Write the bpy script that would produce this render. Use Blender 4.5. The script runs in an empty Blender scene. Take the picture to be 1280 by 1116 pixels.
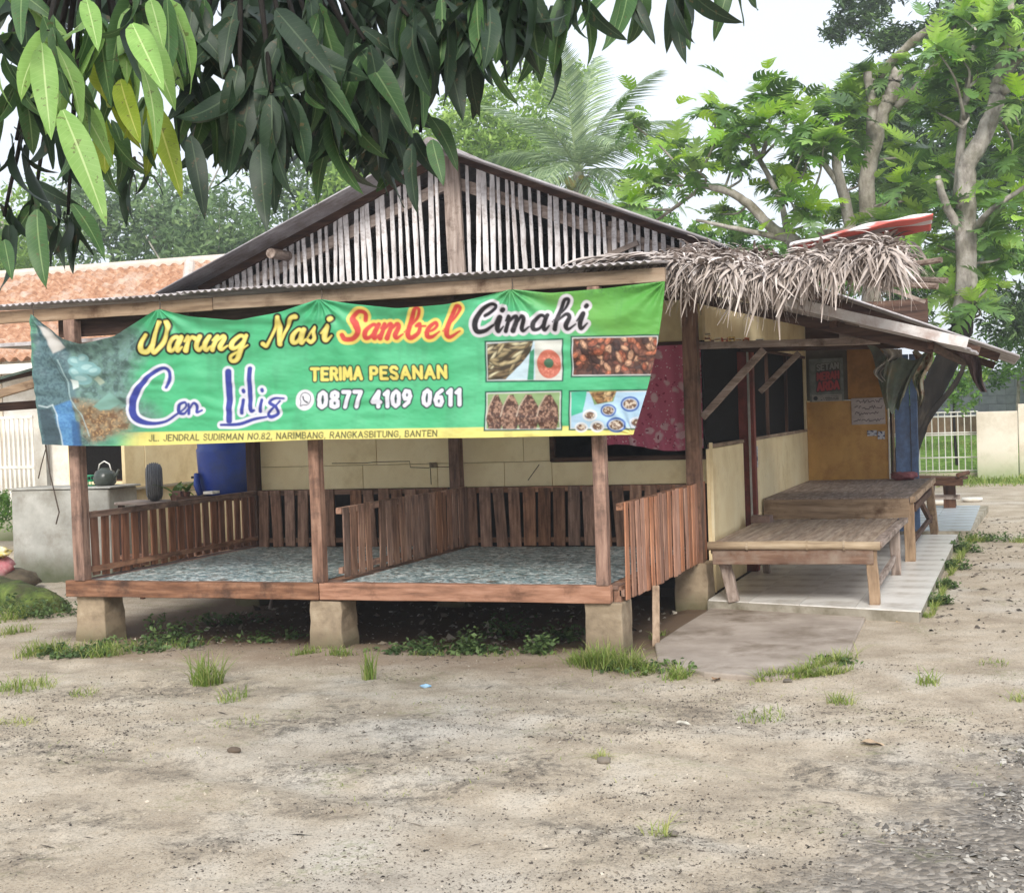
import bpy, bmesh, math, random
import numpy as np
from mathutils import Vector, Matrix, Euler

random.seed(7); RNG = np.random.default_rng(7)
SC = bpy.context.scene
COL = SC.collection
PI = math.pi

# ---------------------------------------------------------------- camera
AX = Vector((640.0, -65.0)); BX = Vector((-5040.0, 128.0))       # survey of the photograph: where the two wall directions run to
FOC = math.sqrt(-(AX.x*BX.x + AX.y*BX.y))
_y = Vector((AX.x, AX.y, FOC)).normalized()
_x = -Vector((BX.x, BX.y, FOC)).normalized()
_z = _x.cross(_y)
EYE = Vector((0, 0, 1.6))
cam = bpy.data.cameras.new('camera'); camo = bpy.data.objects.new('camera', cam); COL.objects.link(camo)
# columns of the rotation: camera right, up, back expressed in the world
camo.matrix_world = Matrix(((_x.x, -_x.y, -_x.z, EYE.x), (_y.x, -_y.y, -_y.z, EYE.y), (_z.x, -_z.y, -_z.z, EYE.z), (0, 0, 0, 1)))
cam.sensor_width = 36; cam.lens = 36*FOC/1280; cam.clip_start = .05; cam.clip_end = 2000
SC.camera = camo

def at(u, v, Y=None, Z=None, X=None):
    """the place in the yard that a survey reading (u, v) belongs to, on a known plane"""
    c = Vector((u-640, v-558, FOC)); d = Vector((_x.dot(c), _y.dot(c), _z.dot(c)))
    if Y is not None: t = (Y-EYE.y)/d.y
    elif Z is not None: t = (Z-EYE.z)/d.z
    else: t = (X-EYE.x)/d.x
    return EYE + d*t

# ---------------------------------------------------------------- daylight
w = bpy.data.worlds.new('World'); SC.world = w; w.use_nodes = True
nt = w.node_tree; nt.nodes.clear()
out = nt.nodes.new('ShaderNodeOutputWorld'); bg = nt.nodes.new('ShaderNodeBackground')
sky = nt.nodes.new('ShaderNodeTexSky'); sky.sky_type = 'NISHITA'; sky.sun_disc = False
SUN_EL, SUN_ROT = math.radians(35), math.radians(163)
sky.sun_elevation = SUN_EL; sky.sun_rotation = SUN_ROT; sky.air_density = 1.2; sky.dust_density = 3.0
tc = nt.nodes.new('ShaderNodeTexCoord'); nz = nt.nodes.new('ShaderNodeTexNoise')
nz.inputs['Scale'].default_value = 1.6; nz.inputs['Detail'].default_value = 4
cr = nt.nodes.new('ShaderNodeValToRGB')
cr.color_ramp.elements[0].position = .3; cr.color_ramp.elements[0].color = (6.3, 6.9, 7.9, 1)
cr.color_ramp.elements[1].position = .7; cr.color_ramp.elements[1].color = (7.2, 7.6, 8.2, 1)
mx = nt.nodes.new('ShaderNodeMix'); mx.data_type = 'RGBA'; mx.inputs[0].default_value = .86
nt.links.new(tc.outputs['Generated'], nz.inputs['Vector']); nt.links.new(nz.outputs[0], cr.inputs[0])
nt.links.new(sky.outputs[0], mx.inputs[6]); nt.links.new(cr.outputs[0], mx.inputs[7])
nt.links.new(mx.outputs[2], bg.inputs[0]); bg.inputs[1].default_value = .1
nt.links.new(bg.outputs[0], out.inputs[0])
sun = bpy.data.lights.new('sun', 'SUN'); sun.energy = 2.3; sun.angle = math.radians(24); sun.color = (1, .965, .9)
suno = bpy.data.objects.new('sun', sun); COL.objects.link(suno)
_d = Vector((math.sin(SUN_ROT)*math.cos(SUN_EL), math.cos(SUN_ROT)*math.cos(SUN_EL), math.sin(SUN_EL)))
suno.rotation_euler = _d.to_track_quat('Z', 'Y').to_euler(); suno.location = (0, 0, 20)
SC.view_settings.view_transform = 'Standard'; SC.view_settings.look = 'None'
SC.view_settings.gamma = 1; SC.view_settings.use_curve_mapping = False
SC.view_settings.exposure = .74
SC.render.engine = 'CYCLES'
SC.cycles.max_bounces = 8; SC.cycles.transparent_max_bounces = 12
SC.cycles.use_denoising = True

# ---------------------------------------------------------------- helpers
def srgb(r, g, b, k=1.0):
    f = lambda c: (c/255/12.92 if c/255 <= .04045 else ((c/255+.055)/1.055)**2.4)
    return (f(r)*k, f(g)*k, f(b)*k, 1)

MATS = {}
def M(name, stops, scale=(1, 1, 1), ns=8, detail=6, rough=.85, bump=.25, dist=.01, spec=.25, var=.16,
      dirt=None, dirt_scale=2.0, dirt_at=(.45, .7), low=None, trans=0, tint=False, metal=0, fine=0, coord='Object'):
    """procedural material: a grain noise through a colour ramp, a dirt noise on top, relief from the same grain"""
    if name in MATS: return MATS[name]
    m = bpy.data.materials.new(name); m.use_nodes = True; MATS[name] = m
    t = m.node_tree; N = t.nodes.new; L = t.links.new
    b = t.nodes['Principled BSDF']; o = t.nodes['Material Output']
    co = N('ShaderNodeTexCoord'); mp = N('ShaderNodeMapping'); mp.inputs['Scale'].default_value = scale
    L(co.outputs[coord], mp.inputs[0])
    oi = N('ShaderNodeObjectInfo')
    vm = N('ShaderNodeVectorMath'); vm.operation = 'ADD'; L(mp.outputs[0], vm.inputs[0])
    mm = N('ShaderNodeMath'); mm.operation = 'MULTIPLY'; mm.inputs[1].default_value = 37 if coord == 'Object' else 0; L(oi.outputs['Random'], mm.inputs[0]); L(mm.outputs[0], vm.inputs[1])
    n = N('ShaderNodeTexNoise'); n.inputs['Scale'].default_value = ns; n.inputs['Detail'].default_value = detail; n.inputs['Roughness'].default_value = .62
    L(vm.outputs[0], n.inputs['Vector'])
    r = N('ShaderNodeValToRGB'); e = r.color_ramp.elements
    while len(e) < len(stops): e.new(.5)
    for i, s in enumerate(stops):
        e[i].position = s[0]; e[i].color = (*s[1][:3], 1)
    src = n.outputs[0]
    if tint:
        a = N('ShaderNodeAttribute'); a.attribute_name = 'tint'; src = a.outputs['Fac']
    L(src, r.inputs[0]); c = r.outputs[0]
    if dirt:
        n2 = N('ShaderNodeTexNoise'); n2.inputs['Scale'].default_value = dirt_scale; n2.inputs['Detail'].default_value = 7; n2.inputs['Roughness'].default_value = .7
        L(vm.outputs[0] if coord != 'Object' else co.outputs[coord], n2.inputs['Vector'])
        r2 = N('ShaderNodeMapRange'); r2.inputs[1].default_value = dirt_at[0]; r2.inputs[2].default_value = dirt_at[1]
        L(n2.outputs[0], r2.inputs[0])
        x = N('ShaderNodeMix'); x.data_type = 'RGBA'; L(r2.outputs[0], x.inputs[0]); L(c, x.inputs[6]); x.inputs[7].default_value = (*dirt[:3], 1); c = x.outputs[2]
    if low:                       # splashed earth / moss above the ground: (colour, from height, to height)
        g = N('ShaderNodeNewGeometry'); sp = N('ShaderNodeSeparateXYZ'); L(g.outputs['Position'], sp.inputs[0])
        ad = N('ShaderNodeMath'); ad.operation = 'MULTIPLY_ADD'; L(n.outputs[0], ad.inputs[0]); ad.inputs[1].default_value = -(low[2]-low[1])*1.2; L(sp.outputs['Z'], ad.inputs[2])
        r3 = N('ShaderNodeMapRange'); r3.inputs[1].default_value = low[1]-(low[2]-low[1])*.6; r3.inputs[2].default_value = low[2]-(low[2]-low[1])*.6; r3.inputs[3].default_value = .85; r3.inputs[4].default_value = 0
        L(ad.outputs[0], r3.inputs[0])
        x = N('ShaderNodeMix'); x.data_type = 'RGBA'; L(r3.outputs[0], x.inputs[0]); L(c, x.inputs[6]); x.inputs[7].default_value = (*low[0][:3], 1); c = x.outputs[2]
    if var:
        h = N('ShaderNodeHueSaturation'); mr = N('ShaderNodeMapRange'); mr.inputs[3].default_value = 1-var; mr.inputs[4].default_value = 1+var
        L(oi.outputs['Random'], mr.inputs[0]); L(mr.outputs[0], h.inputs['Value']); f7 = N('ShaderNodeMath'); f7.operation = 'MULTIPLY'; f7.inputs[1].default_value = 7.3; f8 = N('ShaderNodeMath'); f8.operation = 'FRACT'; L(oi.outputs['Random'], f7.inputs[0]); L(f7.outputs[0], f8.inputs[0]); m3 = N('ShaderNodeMapRange'); m3.inputs[3].default_value = 1-var*.7; m3.inputs[4].default_value = 1+var*.4; L(f8.outputs[0], m3.inputs[0]); L(m3.outputs[0], h.inputs['Saturation']); L(c, h.inputs['Color']); c = h.outputs[0]
    L(c, b.inputs['Base Color'])
    b.inputs['Roughness'].default_value = rough; b.inputs['Specular IOR Level'].default_value = spec; b.inputs['Metallic'].default_value = metal
    if bump:
        bp = N('ShaderNodeBump'); bp.inputs['Strength'].default_value = bump; bp.inputs['Distance'].default_value = dist
        L(n.outputs[0], bp.inputs['Height']); L(bp.outputs[0], b.inputs['Normal'])
        if fine:
            n4 = N('ShaderNodeTexNoise'); n4.inputs['Scale'].default_value = fine; n4.inputs['Detail'].default_value = 3; L(co.outputs[coord], n4.inputs['Vector'])
            b2 = N('ShaderNodeBump'); b2.inputs['Strength'].default_value = bump; b2.inputs['Distance'].default_value = dist*.5
            L(n4.outputs[0], b2.inputs['Height']); L(bp.outputs[0], b2.inputs['Normal']); L(b2.outputs[0], b.inputs['Normal'])
    if trans:
        td = N('ShaderNodeBsdfTranslucent'); ms = N('ShaderNodeMixShader'); ms.inputs[0].default_value = trans
        hs = N('ShaderNodeHueSaturation'); hs.inputs['Hue'].default_value = .485; hs.inputs['Value'].default_value = 1.35; L(c, hs.inputs['Color'])
        L(hs.outputs[0], td.inputs[0]); L(b.outputs[0], ms.inputs[1]); L(td.outputs[0], ms.inputs[2]); L(ms.outputs[0], o.inputs[0])
    return m

def wl(o):
    v = Vector((0, 0, 0))
    while o is not None: v += Vector(o.location); o = o.parent
    return v
def tag(o, label=None, cat=None, group=None, kind=None):
    if label: o['label'] = label
    if cat: o['category'] = cat
    if group: o['group'] = group
    if kind: o['kind'] = kind
    return o
def thing(name, loc, label, cat, group=None):
    o = bpy.data.objects.new(name, None); COL.objects.link(o); o.location = loc; o.empty_display_size = .1
    return tag(o, label, cat, group)
def link(name, me, mat, parent=None, loc=None, rot=None, scale=None):
    """link a mesh; loc is a world place, stored relative to the parent"""
    o = bpy.data.objects.new(name, me); COL.objects.link(o)
    if mat is not None and not me.materials: me.materials.append(mat)
    p = Vector(loc) if loc is not None else Vector((0, 0, 0))
    if parent is not None: o.parent = parent; p = p - wl(parent)
    o.location = p
    if rot is not None: o.rotation_euler = rot
    if scale is not None: o.scale = scale
    return o
def again(src, parent, loc, rot=None, scale=None):
    c = src.copy(); COL.objects.link(c); c.parent = parent
    c.location = Vector(loc) - (wl(parent) if parent else Vector((0, 0, 0)))
    if rot is not None: c.rotation_euler = rot
    if scale is not None: c.scale = scale
    return c
def dup(o, parent=None):
    c = o.copy(); COL.objects.link(c); c.parent = parent
    for ch in list(o.children): dup(ch, c)
    return c
def setloc(o, p): o.location = p; return o

class MB:
    def __init__(s): s.v = []; s.f = []; s.smooth = False
    def add(s, V, F):
        k = len(s.v); s.v += [tuple(p) for p in V]; s.f += [tuple(i+k for i in q) for q in F]; return s
    def box(s, a, b, jit=0):
        (x0, y0, z0), (x1, y1, z1) = a, b
        V = [(x0,y0,z0),(x1,y0,z0),(x1,y1,z0),(x0,y1,z0),(x0,y0,z1),(x1,y0,z1),(x1,y1,z1),(x0,y1,z1)]
        if jit: V = [tuple(c+random.uniform(-jit, jit) for c in p) for p in V]
        return s.add(V, [(0,3,2,1),(4,5,6,7),(0,1,5,4),(1,2,6,5),(2,3,7,6),(3,0,4,7)])
    def beam(s, a, b, w, h, seg=3, jit=.002, up=(0, 0, 1), taper=1.0):
        """squared timber from a to b, w wide and h deep, a little out of true"""
        a = Vector(a); b = Vector(b); d = (b-a).normalized(); u = Vector(up)
        if abs(d.dot(u)) > .95: u = Vector((0, 1, 0))
        sx = d.cross(u).normalized(); sy = sx.cross(d).normalized()
        V = []; F = []
        for i in range(seg+1):
            t = i/seg; c = a.lerp(b, t); k = 1+(taper-1)*t
            for (p, q) in ((-1,-1),(1,-1),(1,1),(-1,1)):
                V.append(c+sx*(p*w/2*k+random.uniform(-jit, jit))+sy*(q*h/2*k+random.uniform(-jit, jit)))
            if i:
                o = (i-1)*4
                for j in range(4): F.append((o+j, o+(j+1)%4, o+4+(j+1)%4, o+4+j))
        F.append((3,2,1,0)); o = seg*4; F.append((o,o+1,o+2,o+3))
        return s.add(V, F)
    def tube(s, pts, rad, n=8, jit=0, cap=True):
        P = [Vector(p) for p in pts]; m = len(P)
        R = rad if hasattr(rad, '__len__') else [rad]*m
        V = []; F = []; ref = Vector((.13, .31, .94)).normalized()
        for i in range(m):
            d = (P[min(i+1, m-1)]-P[max(i-1, 0)]).normalized()
            if abs(d.dot(ref)) > .97: ref = Vector((1, .1, .05)).normalized()
            a = d.cross(ref).normalized(); b = d.cross(a)
            for j in range(n):
                th = 2*PI*j/n; r = R[i]*(1+random.uniform(-jit, jit))
                V.append(P[i]+a*(math.cos(th)*r)+b*(math.sin(th)*r))
            if i:
                o = (i-1)*n
                for j in range(n): F.append((o+j, o+(j+1)%n, o+n+(j+1)%n, o+n+j))
        if cap: F.append(tuple(range(n-1, -1, -1))); F.append(tuple((m-1)*n+j for j in range(n)))
        return s.add(V, F)
    def lathe(s, c, prof, n=24):
        c = Vector(c); V = []; F = []
        for i, (r, z) in enumerate(prof):
            for j in range(n):
                th = 2*PI*j/n; V.append(c+Vector((r*math.cos(th), r*math.sin(th), z)))
            if i:
                o = (i-1)*n
                for j in range(n): F.append((o+j, o+(j+1)%n, o+n+(j+1)%n, o+n+j))
        F.append(tuple(range(n-1, -1, -1))); F.append(tuple((len(prof)-1)*n+j for j in range(n)))
        return s.add(V, F)
    def mesh(s, name='m', origin=(0, 0, 0), smooth=False):
        o = Vector(origin); me = bpy.data.meshes.new(name)
        me.from_pydata([tuple(Vector(p)-o) for p in s.v], [], s.f); me.update()
        if smooth: me.polygons.foreach_set('use_smooth', [True]*len(me.polygons))
        return me
    def build(s, name, mat, parent=None, bevel=0, smooth=False, origin=None):
        """origin: world place of the object's own origin (default: middle of its foot)"""
        if origin is None:
            xs = [p[0] for p in s.v]; ys = [p[1] for p in s.v]; zs = [p[2] for p in s.v]
            origin = ((min(xs)+max(xs))/2, (min(ys)+max(ys))/2, min(zs))
        o = link(name, s.mesh(name, origin, smooth), mat, parent, origin)
        if bevel:
            m = o.modifiers.new('bevel', 'BEVEL'); m.width = bevel; m.segments = 2; m.limit_method = 'ANGLE'; m.angle_limit = math.radians(40)
        return o

def npmesh(name, V, F, tint=None, smooth=False):
    """V (n,3), F (m,k) arrays -> mesh; optional 0..1 tint per vertex"""
    V = np.asarray(V, np.float32); F = np.asarray(F, np.int32); k = F.shape[1]
    me = bpy.data.meshes.new(name)
    me.vertices.add(len(V)); me.vertices.foreach_set('co', V.ravel())
    me.loops.add(F.size); me.loops.foreach_set('vertex_index', F.ravel())
    me.polygons.add(len(F)); me.polygons.foreach_set('loop_start', np.arange(0, F.size, k, dtype=np.int32))
    if smooth: me.polygons.foreach_set('use_smooth', np.ones(len(F), bool))
    me.update(calc_edges=True); me.validate()
    if tint is not None:
        a = me.attributes.new('tint', 'FLOAT', 'POINT'); a.data.foreach_set('value', np.asarray(tint, np.float32))
    return me

def vnoise(x, y, seed=0):
    """smooth value noise on arrays"""
    xi = np.floor(x).astype(np.int64); yi = np.floor(y).astype(np.int64); xf = x-xi; yf = y-yi
    def h(a, b):
        n = (a*374761393 + b*668265263 + seed*1442695041) & 0xffffffff
        n = ((n ^ (n >> 13))*1274126177) & 0xffffffff
        return ((n ^ (n >> 16)) & 0xffff)/65535.0
    u = xf*xf*(3-2*xf); v = yf*yf*(3-2*yf)
    return (h(xi, yi)*(1-u)+h(xi+1, yi)*u)*(1-v)+(h(xi, yi+1)*(1-u)+h(xi+1, yi+1)*u)*v
def fbm(x, y, o=4, seed=0):
    s = 0; a = .5
    for i in range(o): s = s+a*vnoise(x*2**i, y*2**i, seed+i); a *= .5
    return s/(1-.5**o)
def spline(pts, per=8):
    P = [np.array(p, float) for p in pts]; P = [2*P[0]-P[1]]+P+[2*P[-1]-P[-2]]; o = []
    for i in range(1, len(P)-2):
        for k in range(per):
            t = k/per; a, b, c, d = P[i-1:i+3]
            o.append(.5*((2*b)+(c-a)*t+(2*a-5*b+4*c-d)*t*t+(3*b-a-3*c+d)*t**3))
    o.append(P[-2]); return np.array(o)

# ---------------------------------------------------------------- materials
WRED = lambda ax: M('red_wood_'+ax, [(.28, srgb(82, 60, 49)), (.5, srgb(136, 100, 80)), (.75, srgb(174, 136, 112))],
                    scale={'X': (.12, 1, 1), 'Y': (1, .12, 1), 'Z': (1, 1, .12)}[ax], ns=28, rough=.75, bump=.3, dist=.004, dirt=srgb(66, 52, 46), dirt_scale=5, dirt_at=(.5, .72), var=.28)
WOLD = lambda ax: M('grey_wood_'+ax, [(.25, srgb(98, 84, 76)), (.5, srgb(152, 135, 124)), (.78, srgb(190, 175, 164))],
                    scale={'X': (.1, 1, 1), 'Y': (1, .1, 1), 'Z': (1, 1, .1)}[ax], ns=34, rough=.85, bump=.4, dist=.004, dirt=srgb(84, 66, 54), dirt_scale=6, dirt_at=(.52, .7), var=.14)
WDARK = lambda ax: M('dark_wood_'+ax, [(.28, srgb(44, 30, 24)), (.5, srgb(80, 56, 44)), (.75, srgb(106, 80, 64))],
                     scale={'X': (.1, 1, 1), 'Y': (1, .1, 1), 'Z': (1, 1, .1)}[ax], ns=26, rough=.85, bump=.4, dist=.004)
WTAN = lambda ax: M('tan_wood_'+ax, [(.28, srgb(112, 92, 74)), (.5, srgb(158, 134, 110)), (.75, srgb(188, 164, 140))],
                    scale={'X': (.1, 1, 1), 'Y': (1, .1, 1), 'Z': (1, 1, .1)}[ax], ns=24, rough=.8, bump=.3, dist=.004, dirt=srgb(96, 72, 54), dirt_scale=4, dirt_at=(.52, .72))
CONC = M('rough_concrete', [(.3, srgb(128, 112, 92)), (.55, srgb(158, 140, 116)), (.8, srgb(182, 166, 142))], ns=9, rough=.95, bump=.5, dist=.008, dirt=srgb(112, 96, 76), dirt_scale=3.5, dirt_at=(.5, .75), low=(srgb(92, 88, 62), 0, .16), fine=80, var=.06)
PLAST = M('grey_plaster', [(.3, srgb(150, 148, 140)), (.6, srgb(184, 182, 174)), (.8, srgb(196, 194, 188))], ns=4, rough=.95, bump=.25, dist=.006, dirt=srgb(138, 132, 120), dirt_scale=2.5, low=(srgb(70, 78, 46), .02, .34), fine=60, var=.03)
CREAM = M('cream_board', [(.3, srgb(234, 212, 166)), (.6, srgb(245, 227, 184)), (.8, srgb(248, 234, 198))], ns=2.5, rough=.8, bump=.12, dist=.004, dirt=srgb(206, 180, 128), dirt_scale=2.2, dirt_at=(.48, .8), var=.04, low=(srgb(168, 140, 98), .05, .3))
ORANGE = M('ochre_board', [(.3, srgb(188, 142, 76)), (.6, srgb(210, 164, 92)), (.8, srgb(220, 178, 110))], scale=(1, 1, .5), ns=4, rough=.6, bump=.08, dirt=srgb(160, 108, 52), dirt_scale=3, dirt_at=(.5, .8), var=.05)
ZINC = M('weathered_sheet', [(.3, srgb(146, 138, 136)), (.55, srgb(186, 180, 180)), (.8, srgb(214, 212, 214))], ns=5, rough=.7, bump=.15, dirt=srgb(104, 82, 68), dirt_scale=3, dirt_at=(.5, .75), var=.08, spec=.3)
BLACK = M('dark_screen_and_shade', [(.3, srgb(20, 18, 18)), (.7, srgb(34, 32, 31))], ns=60, spec=.08, rough=.95, bump=.1, var=0)
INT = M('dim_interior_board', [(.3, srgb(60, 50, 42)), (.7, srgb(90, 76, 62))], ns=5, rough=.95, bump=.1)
WHITE = M('white_paint', [(.3, srgb(222, 218, 208)), (.7, srgb(238, 236, 230))], ns=3, rough=.7, bump=.06, dirt=srgb(196, 186, 170), dirt_scale=2, var=.02)
BARK = M('grey_bark', [(.3, srgb(112, 104, 96)), (.52, srgb(164, 156, 146)), (.75, srgb(196, 190, 180))], scale=(1, 1, .5), ns=9, rough=.95, bump=.8, dist=.03, dirt=srgb(92, 88, 66), dirt_scale=2)
BARKD = M('dark_bark', [(.3, srgb(16, 14, 12)), (.55, srgb(34, 30, 26)), (.8, srgb(62, 56, 48))], scale=(1, 1, .4), ns=8, rough=.95, bump=.9, dist=.03)

# ================================================================ GROUND
def grow(a, b, fine_a, fine_b, step, k=1.22):
    """grid lines: fine between fine_a and fine_b, growing outside"""
    g = list(np.arange(fine_a, fine_b+step*.5, step)); s = step
    x = g[-1]
    while x < b: s *= k; x += s; g.append(min(x, b))
    x = g[0]; s = step; lo = []
    while x > a: s *= k; x -= s; lo.append(max(x, a))
    return np.array(lo[::-1]+g)
def sst(x, a, b):
    t = np.clip((x-a)/(b-a), 0, 1); return t*t*(3-2*t)
def ground_z(x, y):
    x = np.asarray(x, float); y = np.asarray(y, float)
    z = (fbm(x*.9, y*.9, 3, 3)-.5)*.05+(fbm(x*4, y*4, 3, 9)-.5)*.022+(fbm(x*15, y*22, 3, 19)-.5)*.018
    # two shallow wheel ruts crossing the yard
    for off in (0, 1.35):
        d = (y-5.35-off*.9)+.33*(x+2)+.15*np.sin(x*1.3+off)
        z = z-.014*np.exp(-(d/.12)**2)+.008*np.exp(-((np.abs(d)-.22)/.09)**2)
    near = 1-sst(y, 12, 30)
    z = z*near*(1-.65*sst(x, -2.6, -2.3)*(1-sst(x, -.9, -.5))*sst(y, 8.2, 9.0))
    z = z-.03*sst(x, -6.9, -6.5)*(1-sst(x, -2.7, -2.5))*sst(y, 9.0, 9.4)*(1-sst(y, 11.3, 11.6))
    z = z+.8*sst(y, 29.7, 35.2)*sst(x, -9, -6)
    return z
gx = grow(-170, 170, -9.5, 1.2, .04); gy = grow(-20, 190, 3.6, 12.5, .04)
XX, YY = np.meshgrid(gx, gy); ZZ = ground_z(XX, YY)
n1, n2 = len(gx), len(gy)
idx = np.arange(n1*n2).reshape(n2, n1)
F = np.stack([idx[:-1, :-1], idx[:-1, 1:], idx[1:, 1:], idx[1:, :-1]], -1).reshape(-1, 4)
me = npmesh('ground', np.stack([XX, YY, ZZ], -1).reshape(-1, 3), F, smooth=True)
g = bpy.data.materials.new('yard_earth'); g.use_nodes = True
t = g.node_tree; N = t.nodes.new; L = t.links.new; B = t.nodes['Principled BSDF']
geo = N('ShaderNodeNewGeometry'); sep = N('ShaderNodeSeparateXYZ'); L(geo.outputs['Position'], sep.inputs[0])
def noise(sc, det=8, rough=.6, scale=None, typ=None):
    n = N('ShaderNodeTexNoise'); n.inputs['Scale'].default_value = sc; n.inputs['Detail'].default_value = det; n.inputs['Roughness'].default_value = rough
    if scale:
        mp = N('ShaderNodeMapping'); mp.inputs['Scale'].default_value = scale; L(geo.outputs['Position'], mp.inputs[0]); L(mp.outputs[0], n.inputs['Vector'])
    else: L(geo.outputs['Position'], n.inputs['Vector'])
    return n.outputs[0]
def rng_(v, a, b, c=0, d=1):
    r = N('ShaderNodeMapRange'); r.inputs[1].default_value = a; r.inputs[2].default_value = b; r.inputs[3].default_value = c; r.inputs[4].default_value = d
    r.interpolation_type = 'SMOOTHSTEP'; L(v, r.inputs[0]); return r.outputs[0]
def op(o, a, b):
    m = N('ShaderNodeMath'); m.operation = o; m.use_clamp = o == 'ADD' and False
    for i, q in enumerate((a, b)):
        if isinstance(q, (int, float)): m.inputs[i].default_value = q
        else: L(q, m.inputs[i])
    return m.outputs[0]
def mixc(f, a, b, mode='MIX'):
    m = N('ShaderNodeMix'); m.data_type = 'RGBA'; m.blend_type = mode
    if isinstance(f, (int, float)): m.inputs[0].default_value = f
    else: L(f, m.inputs[0])
    for i, q in ((6, a), (7, b)):
        if isinstance(q, tuple): m.inputs[i].default_value = q
        else: L(q, m.inputs[i])
    return m.outputs[2]
sand = N('ShaderNodeValToRGB'); L(noise(2.2, 10, .65), sand.inputs[0])
e = sand.color_ramp.elements; e[0].position = .32; e[0].color = srgb(160, 145, 126); e[1].position = .66; e[1].color = srgb(206, 193, 174); x = e.new(.5); x.color = srgb(190, 175, 154)
col = sand.outputs[0]
col = mixc(rng_(noise(.55, 3), .5, .68, 0, .6), col, srgb(204, 197, 186))
speck = noise(80, 8, .8)
col = mixc(rng_(speck, .50, .60, 0, .62), col, srgb(112, 102, 90))
col = mixc(rng_(noise(120, 5, .8), .56, .64, 0, .6), col, srgb(226, 219, 206))
vg = N('ShaderNodeTexVoronoi'); vg.inputs['Scale'].default_value = 95; vg.inputs['Randomness'].default_value = 1; L(geo.outputs['Position'], vg.inputs['Vector'])
sv = N('ShaderNodeSeparateColor'); L(vg.outputs['Color'], sv.inputs[0])
grain = op('MULTIPLY', rng_(sv.outputs[0], .80, .84), rng_(vg.outputs['Distance'], .42, .30)); grain = op('MULTIPLY', grain, rng_(noise(2.4, 5, .7), .40, .60))
gc = N('ShaderNodeValToRGB'); L(sv.outputs[1], gc.inputs[0]); gc.color_ramp.elements[0].color = srgb(66, 60, 54); gc.color_ramp.elements[1].color = srgb(170, 160, 146)
col = mixc(op('MULTIPLY', grain, .9), col, gc.outputs[0])
# dark grey grit: patches of fine litter and burnt rice husk trodden into the sand
patch = op('MULTIPLY', rng_(noise(1.1, 7, .68, (.8, 1.0, 1)), .46, .60), rng_(noise(9, 10, .85, (1.1, .9, 1)), .44, .58))
near = rng_(sep.outputs['Y'], 9.0, 6.8, 0, 1)
patch = op('MULTIPLY', patch, near)
col = mixc(op('MULTIPLY', patch, .72), col, srgb(98, 92, 84))
crumbs = op('MULTIPLY', op('ADD', patch, .14), rng_(noise(60, 5, .85), .53, .60))
col = mixc(op('MULTIPLY', crumbs, .85), col, srgb(46, 43, 40))
# grey gravel patch towards the road, nearest the photographer on the right
gm = op('ADD', op('MULTIPLY', sep.outputs['X'], 1.1), op('MULTIPLY', sep.outputs['Y'], -.32))
gm = op('ADD', gm, op('MULTIPLY', noise(2.6, 6), 1.3))
grav = rng_(gm, -1.95, -1.35)
vor = N('ShaderNodeTexVoronoi'); vor.inputs['Scale'].default_value = 36; L(geo.outputs['Position'], vor.inputs['Vector'])
vr = N('ShaderNodeValToRGB'); L(vor.outputs['Color'], vr.inputs[0]); e = vr.color_ramp.elements
e[0].color = srgb(86, 82, 78); e[1].color = srgb(176, 168, 158); x = e.new(.5); x.color = srgb(122, 116, 110)
col = mixc(op('MULTIPLY', grav, .8), col, vr.outputs[0])
# darker brown earth under the raised floor and along its edge
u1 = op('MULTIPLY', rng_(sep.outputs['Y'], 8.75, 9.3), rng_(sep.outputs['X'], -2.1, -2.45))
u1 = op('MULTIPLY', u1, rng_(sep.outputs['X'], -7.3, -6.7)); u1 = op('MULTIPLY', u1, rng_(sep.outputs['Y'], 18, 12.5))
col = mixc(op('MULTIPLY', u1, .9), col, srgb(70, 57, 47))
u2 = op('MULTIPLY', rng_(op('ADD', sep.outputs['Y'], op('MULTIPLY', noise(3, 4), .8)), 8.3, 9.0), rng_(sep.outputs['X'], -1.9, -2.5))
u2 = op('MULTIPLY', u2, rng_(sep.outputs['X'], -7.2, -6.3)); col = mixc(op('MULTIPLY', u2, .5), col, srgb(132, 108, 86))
# thin green between the stones, lawn beyond the fence
gr = op('MULTIPLY', rng_(noise(1.8, 6), .56, .66), rng_(noise(30, 3), .45, .6)); col = mixc(op('MULTIPLY', gr, .35), col, srgb(122, 128, 78))
lawn = rng_(op('ADD', sep.outputs['Y'], op('MULTIPLY', noise(2, 4), 1.2)), 27.7, 28.5)
col = mixc(lawn, col, mixc(rng_(noise(7, 6), .35, .65), srgb(92, 128, 48), srgb(140, 170, 84)))
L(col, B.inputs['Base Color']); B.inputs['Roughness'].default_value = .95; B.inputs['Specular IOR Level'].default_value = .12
b1 = N('ShaderNodeBump'); b1.inputs['Strength'].default_value = .55; b1.inputs['Distance'].default_value = .022; L(noise(30, 10, .82), b1.inputs['Height'])
b2 = N('ShaderNodeBump'); b2.inputs['Distance'].default_value = .015; L(grav, b2.inputs['Strength']); L(vor.outputs['Distance'], b2.inputs['Height']); b2.invert = True; L(b1.outputs[0], b2.inputs['Normal'])
L(b2.outputs[0], B.inputs['Normal'])
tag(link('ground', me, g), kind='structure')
gz = lambda x, y: float(ground_z(x, y))

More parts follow.
